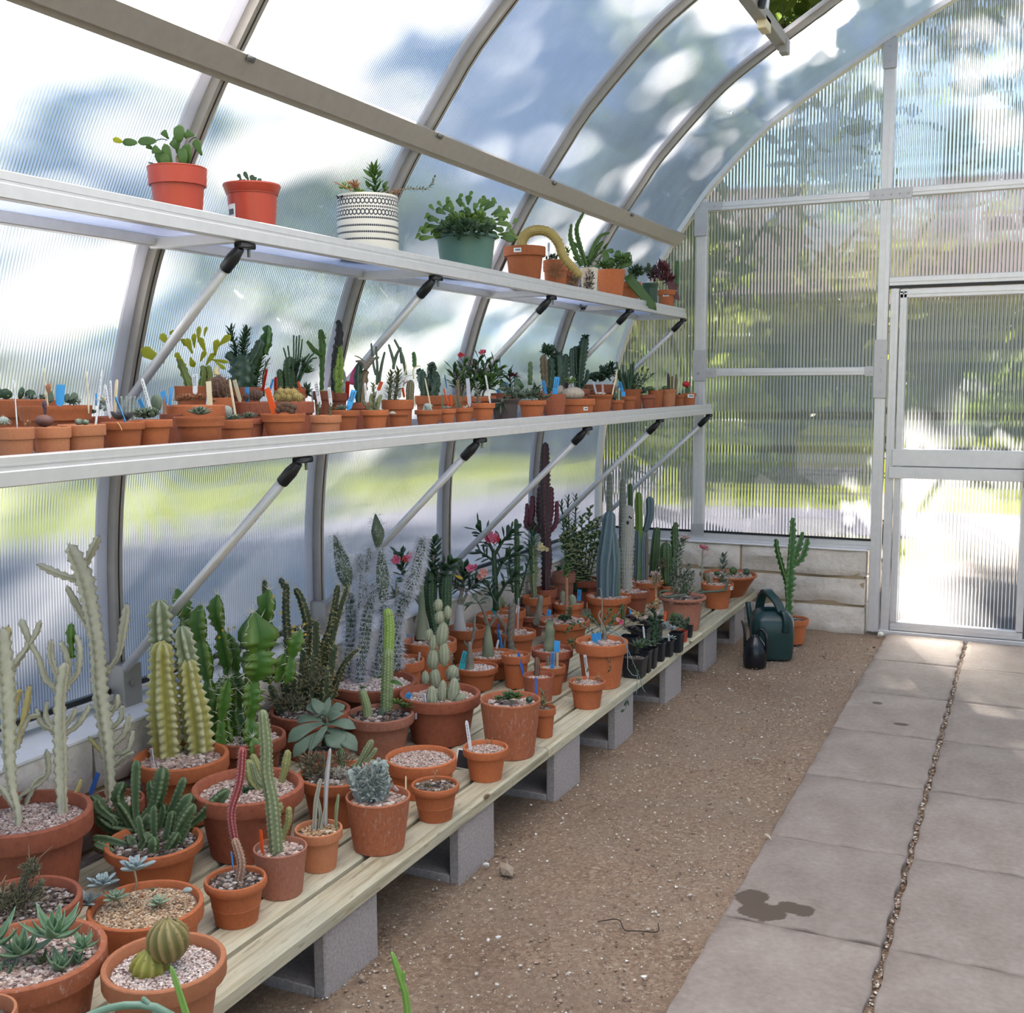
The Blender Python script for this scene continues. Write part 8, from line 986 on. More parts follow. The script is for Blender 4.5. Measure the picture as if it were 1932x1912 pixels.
 ['large_clay_pot','potted plant','larger clay pot raised in the second row, with bristly shrub and branching sticks',None,[-1.98,3.307,1.268],'low',.055,.092,'potA','gravel',0,[['a','olive',[[-.0147,-.028,.07],[-.0147,-.028,.101],[-.0134,-.022,.143],[-.0121,-.0169,.183]],.0064,50,.022,.0073,'drygrn',0,'lance',.1,False,[35,85]],['a','olive',[[-.0149,.0105,.07],[-.0149,.0105,.1],[-.0106,.0178,.143],[-.0095,.024,.19]],.0064,50,.022,.0073,'drygrn',0,'lance',.1,False,[35,85]],['s','leafg','thin',[[-.043,.048,.197],[-.044,.051,.224],[-.062,.05,.284]],[.0055,.0055,.0036],0],['s','leafg','thin',[[-.044,.049,.204],[-.036,.057,.244],[-.025,.066,.271]],[.0055,.0055,.0036],0],['s','leafg','thin',[[-.0028,.065,.177],[-.0178,.066,.244],[-.045,.06,.301]],[.0055,.0055,.0036],0],['s','leafg','thin',[[-.093,.0183,.144],[-.094,.025,.197],[-.102,.031,.278]],[.0055,.0055,.0036],0],['s','leafg','thin',[[-.087,.022,.15],[-.081,.032,.211],[-.073,.042,.258]],[.0055,.0055,.0036],0],['s','leafg','thin',[[-.098,.02,.177],[-.109,.021,.224],[-.117,.025,.288]],[.0055,.0055,.0036],0],['s','leafg','thin',[[-.0167,.063,.217],[-.021,.064,.244],[-.024,.067,.274]],[.0055,.0055,.0036],0],['s','euph','tri',[[.029,.071,.203],[.027,.075,.233],[.023,.076,.257]],[.0082,.0091,.0073],.3],['t','orange',[-.06,-.024,.127],[-.052,-.0166,.154],.0182],['t','orange',[.0198,.0107,.103],[.0141,.0117,.133],.0109],['w','fpale',[[.0154,.0127,.137],[.023,.02,.17],[.047,.032,.176]],.0018,.0009],['w','fcream',[[.0183,.019,.176],[.022,.024,.2],[.0197,.025,.216]],.0027,.0018],['f','fpale',[.021,.0169,.15],[.0109,.0093,.0127],14,.0109,.0055,'lance','foliage'],['t','white',[-.0056,.021,.103],[-.0068,.024,.133],.0164],['s','drygrn','col',[[.04,.0154,.07],[.04,.0154,.103],[.04,.0191,.133],[.041,.023,.16]],[.0136,.0136,.0146,.0109],.6],['w','fcream',[[.048,.031,.163],[.045,.033,.193],[.055,.04,.206],[.067,.045,.207]],.0027,.0018]]],
 ['dark_round_leaf_pot','potted succulent','back pot of dark green rounded lumpy stems, middle of the lower shelf',None,[-2.16,3.902,1.268],'low',.084,.099,'potA','gravel',0,[['s','jaded','lobes',[[-.028,-.041,.076],[-.028,-.041,.112],[-.037,-.04,.157],[-.042,-.037,.196]],[.0169,.0169,.019,.0148],0],['s','jaded','lobes',[[-.023,-.027,.076],[-.023,-.027,.111],[-.028,-.023,.157],[-.029,-.022,.173]],[.0169,.0169,.019,.0148],0],['s','jaded','lobes',[[-.029,.0107,.076],[-.029,.0107,.111],[-.029,.0165,.157],[-.026,.027,.234]],[.0169,.0169,.019,.0148],0],['s','jaded','lobes',[[-.025,.021,.076],[-.025,.021,.111],[-.022,.028,.157],[-.0147,.036,.196]],[.0169,.0169,.019,.0148],0],['s','jaded','lobes',[[.0129,-.031,.076],[.0129,-.031,.111],[.0194,-.022,.157],[.031,-.0159,.165]],[.0169,.0169,.019,.0148],0],['s','jaded','lobes',[[-.028,-.0019,.076],[-.028,-.0019,.111],[-.03,.0029,.157],[-.026,.003,.142]],[.0169,.0169,.019,.0148],0],['f','jaded',[-.021,.0041,.211],[.0169,.0144,.025],30,.021,.0169,'round','foliage'],['f','jaded',[-.058,-.0171,.181],[.0169,.0144,.025],30,.021,.0169,'round','foliage'],['t','ivory',[-.049,-.082,.066],[-.068,-.081,.154],.0074],['t','blue',[.038,.022,.134],[.029,.024,.18],.0169]]],
 ['crown_of_thorns_pot','potted plant','leafy crown of thorns with small red flowers, back of the lower shelf',None,[-2.16,4.232,1.268],'rim',.097,.092,'potA','gravel',0,[['a','leafd',[[-.047,-.064,.07],[-.047,-.064,.108],[-.055,-.062,.157],[-.062,-.059,.206]],.0056,13,.054,.02,'bark',.1,'obov',.4,False,[35,85]],['a','leaf',[[-.052,-.0015,.07],[-.052,-.0015,.108],[-.051,.0054,.157],[-.05,.0156,.239]],.0056,13,.054,.02,'bark',.1,'obov',.4,False,[35,85]],['a','leafd',[[-.0069,-.0177,.07],[-.0069,-.0177,.108],[.0097,-.0039,.157],[.024,.0149,.255]],.0056,13,.054,.02,'bark',.1,'obov',.4,False,[35,85]],['a','leaf',[[-.0064,.036,.07],[-.0064,.036,.107],[.0141,.051,.157],[.033,.071,.247]],.0056,13,.054,.02,'bark',.1,'obov',.4,False,[35,85]],['a','leafd',[[.0047,.051,.07],[.0047,.051,.107],[.033,.07,.157],[.059,.092,.239]],.0056,13,.054,.02,'bark',.1,'obov',.4,False,[35,85]],['a','leaf',[[.038,.02,.07],[.038,.02,.107],[.07,.041,.156],[.101,.063,.214]],.0056,13,.054,.02,'bark',.1,'obov',.4,False,[35,85]],['a','leafd',[[-.041,.031,.07],[-.041,.031,.107],[-.036,.04,.157],[-.031,.049,.215]],.0056,13,.054,.02,'bark',.1,'obov',.4,False,[35,85]],['a','leaf',[[-.043,-.037,.07],[-.043,-.037,.108],[-.053,-.035,.157],[-.061,-.036,.182]],.0056,13,.054,.02,'bark',.1,'obov',.4,False,[35,85]],['a','leafd',[[.033,-.024,.07],[.033,-.024,.108],[.025,-.021,.157],[.0171,-.0171,.222]],.0056,13,.054,.02,'bark',.1,'obov',.4,False,[35,85]],['x','fred',[-.058,-.0057,.266],.027,5],['x','fred',[-.044,.0002,.264],.025,5],['x','fpink',[.024,.034,.276],.029,5],['x','fred',[.033,.039,.28],.022,5],['x','fpink',[-.0056,.0139,.227],.022,5],['w','leafl',[[-.055,-.048,.186],[-.033,-.036,.194],[-.023,-.029,.214]],.0045,.0034],['l','leafd',[.068,.046,.206],[.11,.062,.181],.036,.0068,'obov',[.42,-.9,.1]],['l','leafd',[.103,.057,.164],[.121,.059,.111],.036,.0068,'obov',[.42,-.9,.1]],['f','leaf',[.022,.018,.157],[.09,.077,.041],120,.036,.018,'obov','foliage']]],
 ['red_bract_pot','potted plant','dark leaved plant with russet bracts and blue labels behind the grey pot',None,[-2.16,4.541,1.268],'rim',.062,.102,'potB','gravel',0,[['a','leafd',[[.022,.0169,.079],[.022,.0169,.104],[.021,.021,.148],[.0108,.022,.191]],.0048,14,.057,.024,'bark',.1,'obov',.3,False,[35,85]],['r','leafr',[.03,.023,.178],.052,20,.0143,40,100,'lance',False,.16,0,.25],['l','leaf',[.054,.033,.165],[.064,.031,.113],.041,.0072,'obov',[.42,-.9,.1]],['t','blue',[.0084,.0058,.117],[.0051,.008,.148],.021],['t','blue',[-.0138,-.029,.101],[-.022,-.031,.118],.021],['t','grey',[-.038,-.037,.127],[-.05,-.038,.166],.026]]],
 ['speckled_column_pot','potted cactus','back row pot with a brown speckled column and dark branching green stems',None,[-2.16,5.051,1.268],'rim',.068,.107,'potB','gravel',0,[['s','speck','lobes',[[-.0017,-.034,.083],[-.0017,-.034,.1],[-.0117,-.028,.184],[-.022,-.021,.283]],[.0169,.0169,.021,.0156],0],['s','jaded','lobes',[[.005,-.0191,.083],[.005,-.0191,.1],[.01,-.0063,.184],[.0108,.0045,.269]],[.0182,.0182,.0195,.0169],0],['f','leafd',[-.011,.0194,.308],[.042,.035,.029],60,.031,.021,'lance','foliage'],['f','jaded',[.0082,.023,.26],[.023,.0199,.036],40,.026,.0182,'lance','foliage'],['s','jaded','lobes',[[.043,.0139,.083],[.043,.0139,.109],[.043,.025,.194],[.035,.032,.288]],[.0182,.0182,.022,.0169],0],['f','jaded',[.033,.037,.279],[.021,.0177,.021],26,.021,.0156,'lance','foliage']]],
 ['dark_candelabra_pot','potted cactus','back row pot with a tall dark green candelabra, leaning toward the strut',None,[-2.16,5.386,1.268],'rim',.082,.115,'potB','gravel',0,[['s','jaded','tri4',[[.021,.0177,.09],[.021,.0177,.106],[.0175,.026,.186],[.022,.041,.286],[.037,.059,.386]],[.022,.022,.028,.03,.021],0],['s','jaded','tri4',[[.0062,-.027,.09],[.0062,-.027,.106],[-.0083,-.0175,.235],[-.012,-.0082,.325]],[.0151,.0151,.0179,.0151],0],['s','jaded','tri4',[[.0069,.0119,.186],[-.0018,.02,.286],[-.0039,.025,.336]],[.0137,.0165,.0137],0],['s','jaded','tri4',[[.032,.0174,.136],[.053,.031,.161],[.058,.04,.215]],[.0096,.0124,.0096],0],['s','jaded','tri4',[[-.036,-.056,.09],[-.036,-.056,.106],[-.04,-.045,.211],[-.035,-.032,.295]],[.022,.022,.025,.0179],0],['f','moss',[.037,.0169,.111],[.06,.051,.025],80,.022,.0082,'lance','foliage'],['f','jaded',[.04,.052,.385],[.0192,.0163,.0137],16,.022,.0165,'lance','foliage']]],
 ['round_leaf_shrub_pot','potted succulent','back row pot with deep green rounded leaves and a trio of thin stalks',None,[-2.16,5.751,1.268],'low',.087,.136,'potB','gravel',0,[['f','jaded',[.0155,.0148,.198],[.046,.04,.038],70,.032,.029,'round','foliage'],['f','jaded',[-.027,-.0076,.177],[.026,.022,.02],26,.029,.026,'round','foliage'],['f','leafd',[.053,.035,.218],[.038,.032,.041],50,.035,.0174,'obov','foliage'],['w','drygrn',[[.056,.029,.155],[.025,.0193,.198],[.0137,.0192,.24]],.0044,.0029],['w','drygrn',[[.066,.032,.144],[.083,.045,.187],[.091,.054,.229]],.0029,.0029]]],
 ['fine_branch_pot','potted plant','tall straight clay pot with many fine upright grey green branches',None,[-1.98,5.77,1.268],'flat',.063,.109,'potA','gravel',0,[['s','leafd','thin',[[-.047,.0011,.085],[-.047,.0011,.107],[-.073,-.0026,.176],[-.088,.0007,.26]],[.0072,.0072,.0072,.0058],0],['s','leafd','thin',[[-.031,-.026,.085],[-.031,-.026,.108],[-.051,-.027,.176],[-.061,-.027,.217]],[.0072,.0072,.0072,.0058],0],['s','leafd','thin',[[-.037,.0114,.085],[-.037,.0114,.107],[-.051,.0131,.176],[-.06,.0175,.244]],[.0072,.0072,.0072,.0058],0],['s','leafd','thin',[[-.03,.0107,.085],[-.03,.0107,.107],[-.039,.0151,.176],[-.043,.017,.207]],[.0072,.0072,.0072,.0058],0],['s','leafd','thin',[[-.0147,-.0148,.085],[-.0147,-.0148,.107],[-.0175,-.0078,.175],[-.0192,-.0035,.217]],[.0072,.0072,.0072,.0058],0],['s','leafd','thin',[[-.0105,-.0076,.085],[-.0105,-.0076,.107],[-.0076,.0021,.175],[-.0078,.011,.248]],[.0072,.0072,.0072,.0058],0],['s','leafd','thin',[[-.0069,-.0021,.085],[-.0069,-.0021,.107],[.0008,.0098,.175],[.0025,.021,.259]],[.0072,.0072,.0072,.0058],0],['s','leafd','thin',[[-.0025,.0077,.085],[-.0025,.0077,.107],[.0118,.023,.175],[.0196,.029,.196]],[.0072,.0072,.0072,.0058],0],['s','leafd','thin',[[-.038,-.0119,.085],[-.038,-.0119,.107],[-.06,-.0138,.176],[-.07,-.0161,.197]],[.0072,.0072,.0072,.0058],0],['a','leafg',[[.0058,.0062,.085],[.0058,.0062,.107],[.0131,.0161,.16],[.022,.024,.186]],.0029,16,.023,.0115,'leafd',0,'round',.2,False,[35,85]],['a','leafg',[[.0142,.014,.085],[.0142,.014,.107],[.031,.028,.159],[.047,.043,.217]],.0029,16,.023,.0115,'leafd',0,'round',.2,False,[35,85]],['a','leafg',[[.0178,.036,.085],[.0178,.036,.107],[.044,.055,.159],[.068,.072,.212]],.0029,16,.023,.0115,'leafd',0,'round',.2,False,[35,85]],['a','leafg',[[.033,.0156,.085],[.033,.0156,.107],[.067,.038,.159],[.097,.055,.185]],.0029,16,.023,.0115,'leafd',0,'round',.2,False,[35,85]],['a','leafg',[[.0129,.0015,.085],[.0129,.0015,.107],[.025,.0136,.16],[.04,.0197,.154]],.0029,16,.023,.0115,'leafd',0,'round',.2,False,[35,85]]]],
 ['easter_cactus_pot','potted cactus','flat jointed green holiday cactus with a long drooping arm, red plastic pot',None,[-1.98,2.251,1.825],'plas',.074,.133,'potR','dark',0,[['l','leaf',[-.034,-.0005,.138],[-.056,-.0056,.181],.029,.0027,'round',[.42,-.9,.1]],['l','leaf',[-.0106,-.022,.132],[-.022,-.024,.167],.027,.0027,'round',[.42,-.9,.1]],['l','leaf',[-.0008,-.0134,.134],[-.023,-.0169,.192],.024,.0027,'obov',[.42,-.9,.1]],['l','leaf',[-.034,.0119,.21],[-.049,.0076,.231],.0187,.0027,'obov',[.42,-.9,.1]],['l','leaf',[-.0018,.0062,.178],[-.0155,.0028,.203],.021,.0027,'obov',[.42,-.9,.1]],['l','leaf',[-.0026,.0066,.17],[-.0046,.0115,.218],.023,.0027,'obov',[.42,-.9,.1]],['l','leaf',[.024,-.0141,.191],[.022,-.0096,.235],.029,.0027,'round',[.42,-.9,.1]],['l','leaf',[.0195,.0041,.138],[.0126,.0064,.183],.027,.0027,'round',[.42,-.9,.1]],['l','leaf',[.0199,.0162,.146],[.0178,.021,.196],.029,.0027,'round',[.42,-.9,.1]],['l','leaf',[.038,-.0058,.2],[.033,-.0065,.216],.0133,.0027,'obov',[.42,-.9,.1]],['l','leaf',[.031,.032,.216],[.0102,.023,.221],.024,.0027,'obov',[.42,-.9,.1]],['l','leaf',[.05,.036,.166],[.033,.033,.207],.023,.0027,'obov',[.42,-.9,.1]],['l','leaf',[-.0171,-.033,.167],[-.04,-.043,.176],.024,.0027,'obov',[.42,-.9,.1]],['l','leaf',[-.06,-.0136,.18],[-.078,-.021,.193],.0147,.0027,'obov',[.42,-.9,.1]],['l','leaf',[-.033,-.034,.196],[-.075,-.054,.194],.023,.0013,'round',[.42,-.9,.1]],['l','leaf',[-.04,-.093,.181],[-.074,-.108,.183],.02,.0013,'round',[.42,-.9,.1]],['l','yel',[-.055,-.127,.178],[-.077,-.136,.186],.0147,.0013,'round',[.42,-.9,.1]],['l','leafd',[-.04,-.0181,.137],[-.069,-.03,.149],.0067,.0013,'lance',[.42,-.9,.1]],['l','leafd',[.038,.0173,.129],[.045,.022,.138],.008,0,'lance',[.42,-.9,.1]],['w','dry',[[.0025,-.0011,.105],[.0025,-.0011,.135],[-.001,.0002,.158],[.0024,.0028,.167]],.0027,.002],['w','dry',[[.0001,.0139,.105],[.0001,.0139,.137],[-.0031,.0143,.153],[-.0026,.0166,.17]],.002,.0013],['w','leafd',[[.024,.019,.197],[.033,.025,.208],[.041,.029,.21]],.0013,.0013],['w','leafd',[[-.05,-.0147,.203],[-.037,-.0085,.206],[-.025,-.0029,.203]],.0013,.0013]]],
 ['sprout_red_pot','potted succulent','red plastic pot with torn white label and one small sprout',None,[-1.98,2.548,1.825],'plain',.079,.137,'potR','dark',0,[['k',.42,-.85,.038,.044],['l','leafd',[-.0113,-.0047,.142],[-.034,-.0141,.151],.0117,.0015,'obov',[.42,-.9,.1]],['l','leafd',[-.026,-.0102,.151],[-.036,-.013,.168],.0117,.0015,'obov',[.42,-.9,.1]],['l','leafd',[-.0059,-.0018,.145],[-.021,-.0051,.175],.0132,.0015,'obov',[.42,-.9,.1]],['l','leafd',[-.0002,.0005,.142],[.0001,.0037,.166],.0146,.0015,'obov',[.42,-.9,.1]],['l','leafd',[.0053,.0031,.142],[.0101,.0076,.16],.0102,.0015,'obov',[.42,-.9,.1]],['l','leafd',[.0081,.0042,.14],[.024,.0134,.154],.0117,.0015,'obov',[.42,-.9,.1]],['l','leafd',[-.0086,-.0034,.142],[-.023,-.0087,.152],.0088,.0015,'obov',[.42,-.9,.1]]]],
 ['patterned_planter','potted succulent','white glazed cylinder planter with black bands and ring pattern, mixed succulents',None,[-2,3.171,1.825],'cyl',.1,.197,'printed','dark',0,[['a','leaf',[[.036,.0026,.161],[.036,.0026,.199],[.028,.004,.242],[.023,.0069,.285]],.0052,40,.042,.0138,'leafd',0,'lance',0,True,[35,85]],['l','leaf',[.024,-.0081,.258],[-.0036,-.0177,.283],.0138,.0035,'lance',[.42,-.9,.1]],['l','leaf',[.023,.0069,.275],[.0087,.0034,.3],.0138,.0035,'lance',[.42,-.9,.1]],['l','leaf',[.03,.022,.262],[.039,.029,.284],.0138,.0035,'lance',[.42,-.9,.1]],['l','leaf',[.0053,.0061,.227],[-.0073,.0034,.252],.0138,.0035,'lance',[.42,-.9,.1]],['l','leaf',[.045,.025,.226],[.06,.034,.248],.0138,.0035,'lance',[.42,-.9,.1]],['l','leaf',[.048,.025,.215],[.064,.034,.23],.0138,.0035,'lance',[.42,-.9,.1]],['w','rust',[[.0141,-.113,.198],[-.0087,-.122,.212],[-.038,-.134,.228]],.0026,.0017],['f','lime',[-.0156,-.112,.214],[.024,.021,.0138],26,.0156,.0087,'lance','foliage'],['f','lime',[-.02,-.021,.21],[.024,.021,.0156],46,.0156,.0104,'round','foliage'],['f','rust',[-.0141,-.056,.229],[.021,.0177,.0156],36,.0156,.0087,'lance','foliage'],['r','darkro',[-.042,-.0161,.227],.019,16,.0087,10,85,'obov',False,.16,0,.25],['b','brown','soft',[-.066,-.03,.2],.0078,.0087],['f','darkro',[-.041,-.1,.186],[.0138,.0118,.0069],14,.0104,.0069,'lance','foliage'],['a','leafg',[[.075,.058,.161],[.075,.058,.211],[.107,.074,.226],[.16,.099,.225],[.182,.112,.243],[.188,.117,.268]],.0022,46,.0138,.0052,'dry',0,'lance',.05,False,[35,85]],['f','dry',[.065,.032,.208],[.024,.021,.0104],40,.0138,.0052,'lance','foliage'],['f','rust',[.085,.041,.212],[.0138,.0118,.0104],20,.0121,.0052,'lance','foliage']]],
 ['holiday_cactus_bowl','potted cactus','wide teal plastic tub overflowing with jagged green holiday cactus',None,[-2,3.869,1.825],'tub',.121,.151,'potT','dark',0,[['l','leafl',[-.038,-.085,.148],[-.084,-.107,.141],.021,.002,'strap',[.42,-.9,.1]],['l','leafl',[-.037,-.18,.13],[-.092,-.207,.123],.022,.002,'obov',[.42,-.9,.1]],['l','leafl',[-.095,-.221,.122],[-.08,-.212,.143],.0163,0,'obov',[.42,-.9,.1]],['l','leaf',[-.025,-.071,.174],[-.069,-.092,.168],.022,.002,'strap',[.42,-.9,.1]],['l','leaf',[-.026,-.165,.169],[-.071,-.187,.163],.027,.002,'obov',[.42,-.9,.1]],['l','leafl',[-.072,-.201,.161],[-.057,-.192,.182],.0163,0,'obov',[.42,-.9,.1]],['l','leaf',[-.0168,-.088,.183],[-.058,-.107,.19],.027,.002,'strap',[.42,-.9,.1]],['l','leaf',[-.0106,-.192,.188],[-.053,-.21,.195],.026,.002,'obov',[.42,-.9,.1]],['l','leafl',[-.054,-.225,.191],[-.039,-.215,.212],.0163,0,'obov',[.42,-.9,.1]],['l','leaf',[-.0105,-.066,.196],[-.046,-.08,.214],.022,.002,'strap',[.42,-.9,.1]],['l','leaf',[.0025,-.165,.212],[-.032,-.179,.23],.026,.002,'obov',[.42,-.9,.1]],['l','leafl',[-.0134,-.225,.219],[-.03,-.23,.24],.0163,0,'obov',[.42,-.9,.1]],['l','leaf',[-.023,-.04,.183],[-.049,-.052,.184],.023,.002,'strap',[.42,-.9,.1]],['l','leafl',[-.027,-.095,.189],[-.055,-.107,.19],.027,.002,'obov',[.42,-.9,.1]],['l','leafl',[-.03,-.164,.18],[-.047,-.169,.202],.0163,0,'obov',[.42,-.9,.1]],['l','leaf',[-.0087,-.044,.202],[-.037,-.055,.226],.022,.002,'strap',[.42,-.9,.1]],['l','leaf',[.0006,-.131,.225],[-.022,-.138,.248],.027,.002,'obov',[.42,-.9,.1]],['l','leafl',[-.0023,-.184,.236],[-.0191,-.189,.257],.0163,0,'obov',[.42,-.9,.1]],['l','leaf',[-.0105,-.033,.195],[-.024,-.037,.209],.027,.002,'strap',[.42,-.9,.1]],['l','leafl',[-.022,-.049,.219],[-.036,-.053,.233],.023,.002,'obov',[.42,-.9,.1]],['l','leafl',[-.033,-.066,.228],[-.023,-.059,.25],.0163,0,'obov',[.42,-.9,.1]],['l','leaf',[-.0092,-.0007,.217],[-.02,-.0017,.25],.025,.002,'strap',[.42,-.9,.1]],['l','leaf',[.0079,-.055,.253],[-.0018,-.055,.285],.027,.002,'obov',[.42,-.9,.1]],['l','leafl',[-.0086,-.046,.282],[.0068,-.036,.304],.0163,0,'obov',[.42,-.9,.1]],['l','leaf',[.0109,-.022,.202],[.0109,-.0193,.224],.024,.002,'strap',[.42,-.9,.1]],['l','leaf',[.015,-.0159,.235],[.0095,-.0159,.257],.022,.002,'obov',[.42,-.9,.1]],['l','leafl',[.0097,-.0163,.253],[-.0077,-.022,.275],.0163,0,'obov',[.42,-.9,.1]],['l','leaf',[-.0094,.038,.225],[-.0114,.042,.263],.025,.002,'strap',[.42,-.9,.1]],['l','leaf',[.0057,.0105,.269],[.0068,.0156,.306],.028,.002,'obov',[.42,-.9,.1]],['l','leafl',[.0076,.0152,.3],[.0177,.023,.322],.0163,0,'obov',[.42,-.9,.1]],['l','leaf',[.024,-.0041,.208],[.032,.0031,.235],.027,.002,'strap',[.42,-.9,.1]],['l','leafl',[.032,.0044,.247],[.042,.0127,.273],.023,.002,'obov',[.42,-.9,.1]],['l','leafl',[.045,.0131,.269],[.06,.023,.29],.0163,0,'obov',[.42,-.9,.1]],['l','leafl',[.038,-.0099,.195],[.053,-.0014,.208],.027,.002,'strap',[.42,-.9,.1]],['l','leafl',[.048,-.0021,.22],[.071,.0102,.234],.022,.002,'obov',[.42,-.9,.1]],['l','leafl',[.074,.0114,.231],[.057,.006,.253],.0163,0,'obov',[.42,-.9,.1]],['l','leafl',[.021,.04,.213],[.045,.054,.238],.028,.002,'strap',[.42,-.9,.1]],['l','leafl',[.049,.057,.25],[.07,.07,.276],.025,.002,'obov',[.42,-.9,.1]],['l','leafl',[.074,.072,.271],[.057,.066,.293],.0163,0,'obov',[.42,-.9,.1]],['l','leaf',[.031,.022,.212],[.066,.042,.24],.024,.002,'strap',[.42,-.9,.1]],['l','leaf',[.06,.041,.252],[.096,.061,.28],.025,.002,'obov',[.42,-.9,.1]],['l','leafl',[.102,.063,.275],[.084,.057,.297],.0163,0,'obov',[.42,-.9,.1]],['l','leafl',[.035,.045,.205],[.072,.065,.222],.023,.002,'strap',[.42,-.9,.1]],['l','leaf',[.075,.068,.234],[.11,.086,.251],.024,.002,'obov',[.42,-.9,.1]],['l','leafl',[.116,.088,.247],[.099,.083,.269],.0163,0,'obov',[.42,-.9,.1]],['l','leaf',[.058,.0105,.196],[.107,.035,.209],.025,.002,'strap',[.42,-.9,.1]],['l','leafl',[.103,.035,.222],[.152,.059,.235],.027,.002,'obov',[.42,-.9,.1]],['l','leafl',[.16,.062,.232],[.142,.057,.254],.0163,0,'obov',[.42,-.9,.1]],['l','leafl',[.05,.028,.185],[.104,.053,.185],.025,.002,'strap',[.42,-.9,.1]],['l','leafl',[.098,.052,.197],[.152,.077,.196],.022,.002,'obov',[.42,-.9,.1]],['l','leafl',[.16,.08,.195],[.176,.09,.217],.0163,0,'obov',[.42,-.9,.1]],['l','leafl',[.068,.021,.153],[.122,.045,.143],.021,.002,'strap',[.42,-.9,.1]],['l','leaf',[.125,.047,.143],[.176,.069,.134],.027,.002,'obov',[.42,-.9,.1]],['l','leafl',[.185,.074,.135],[.168,.068,.157],.0163,0,'obov',[.42,-.9,.1]],['l','leaf',[.057,-.004,.174],[.104,.0169,.165],.024,.002,'strap',[.42,-.9,.1]],['l','leaf',[.105,.0192,.176],[.145,.037,.167],.025,.002,'obov',[.42,-.9,.1]],['l','leafl',[.152,.04,.167],[.168,.05,.189],.0163,0,'obov',[.42,-.9,.1]],['l','leaf',[.0041,-.05,.179],[-.0075,-.056,.179],.023,.002,'strap',[.42,-.9,.1]],['l','leafl',[-.0071,-.054,.191],[-.022,-.061,.19],.023,.002,'obov',[.42,-.9,.1]],['l','leafl',[-.024,-.062,.189],[-.041,-.068,.211],.0163,0,'obov',[.42,-.9,.1]],['l','leafl',[.034,-.036,.18],[.046,-.03,.181],.021,.002,'strap',[.42,-.9,.1]],['l','leaf',[.048,-.028,.193],[.056,-.024,.193],.027,.002,'obov',[.42,-.9,.1]],['l','leafl',[.058,-.023,.192],[.068,-.0161,.214],.0163,0,'obov',[.42,-.9,.1]],['l','leaf',[-.025,-.056,.155],[-.06,-.072,.153],.025,.002,'strap',[.42,-.9,.1]],['l','leafl',[-.043,-.105,.148],[-.078,-.121,.146],.027,.002,'obov',[.42,-.9,.1]],['l','leafl',[-.078,-.135,.145],[-.068,-.128,.166],.0163,0,'obov',[.42,-.9,.1]],['l','leafl',[.055,-.026,.18],[.093,-.0084,.18],.025,.002,'strap',[.42,-.9,.1]],['l','leafl',[.09,-.0081,.192],[.125,.0082,.193],.028,.002,'obov',[.42,-.9,.1]],['l','leafl',[.131,.0106,.191],[.146,.021,.213],.0163,0,'obov',[.42,-.9,.1]],['l','leaf',[-.027,-.091,.167],[-.073,-.113,.156],.025,.002,'strap',[.42,-.9,.1]],['l','leafl',[-.036,-.19,.157],[-.079,-.211,.147],.024,.002,'obov',[.42,-.9,.1]],['l','leafl',[-.081,-.225,.145],[-.066,-.216,.166],.0163,0,'obov',[.42,-.9,.1]],['l','leaf',[-.0007,.053,.221],[.026,.069,.251],.023,.002,'strap',[.42,-.9,.1]],['l','leafl',[.026,.07,.264],[.046,.084,.294],.027,.002,'obov',[.42,-.9,.1]],['l','leafl',[.05,.085,.289],[.032,.079,.311],.0163,0,'obov',[.42,-.9,.1]],['l','leaf',[-.0103,-.047,.207],[-.028,-.051,.237],.027,.002,'strap',[.42,-.9,.1]],['l','leafl',[.0101,-.114,.237],[-.0157,-.122,.266],.027,.002,'obov',[.42,-.9,.1]],['l','leafl',[-.013,-.135,.259],[-.0032,-.128,.28],.0163,0,'obov',[.42,-.9,.1]],['l','leaf',[.057,.028,.16],[.11,.052,.157],.025,.002,'strap',[.42,-.9,.1]],['l','leafl',[.112,.053,.157],[.161,.076,.154],.024,.002,'obov',[.42,-.9,.1]],['l','leafl',[.169,.08,.154],[.152,.074,.177],.0163,0,'obov',[.42,-.9,.1]],['l','leafl',[.031,.053,.197],[.08,.077,.204],.021,.002,'strap',[.42,-.9,.1]],['l','leaf',[.084,.081,.216],[.124,.1,.223],.022,.002,'obov',[.42,-.9,.1]],['l','leafl',[.131,.103,.221],[.114,.098,.243],.0163,0,'obov',[.42,-.9,.1]],['f','leafd',[.055,-.106,.162],[.118,.1,.033],150,.035,.0183,'obov','foliage'],['f','leafl',[.044,-.079,.209],[.081,.069,.029],50,.029,.0183,'obov','foliage']]],
 ['rat_tail_cactus_pot','potted cactus','terracotta pot with a golden furry cactus stem arching out and hanging down',None,[-2.02,4.459,1.825],'rim',.091,.172,'potA','dark',0,[['s','gold','gold',[[-.0051,-.0169,.14],[-.0051,-.0169,.172],[-.0063,-.0138,.202],[.0152,-.0001,.232],[.056,.02,.244],[.101,.04,.231],[.135,.051,.191],[.153,.053,.141],[.175,.059,.106],[.213,.072,.066],[.23,.077,.041]],[.022,.022,.022,.022,.021,.021,.0195,.0195,.0183,.0172,.0137],.8],['k',.88,-.35,.034,.0183]]],
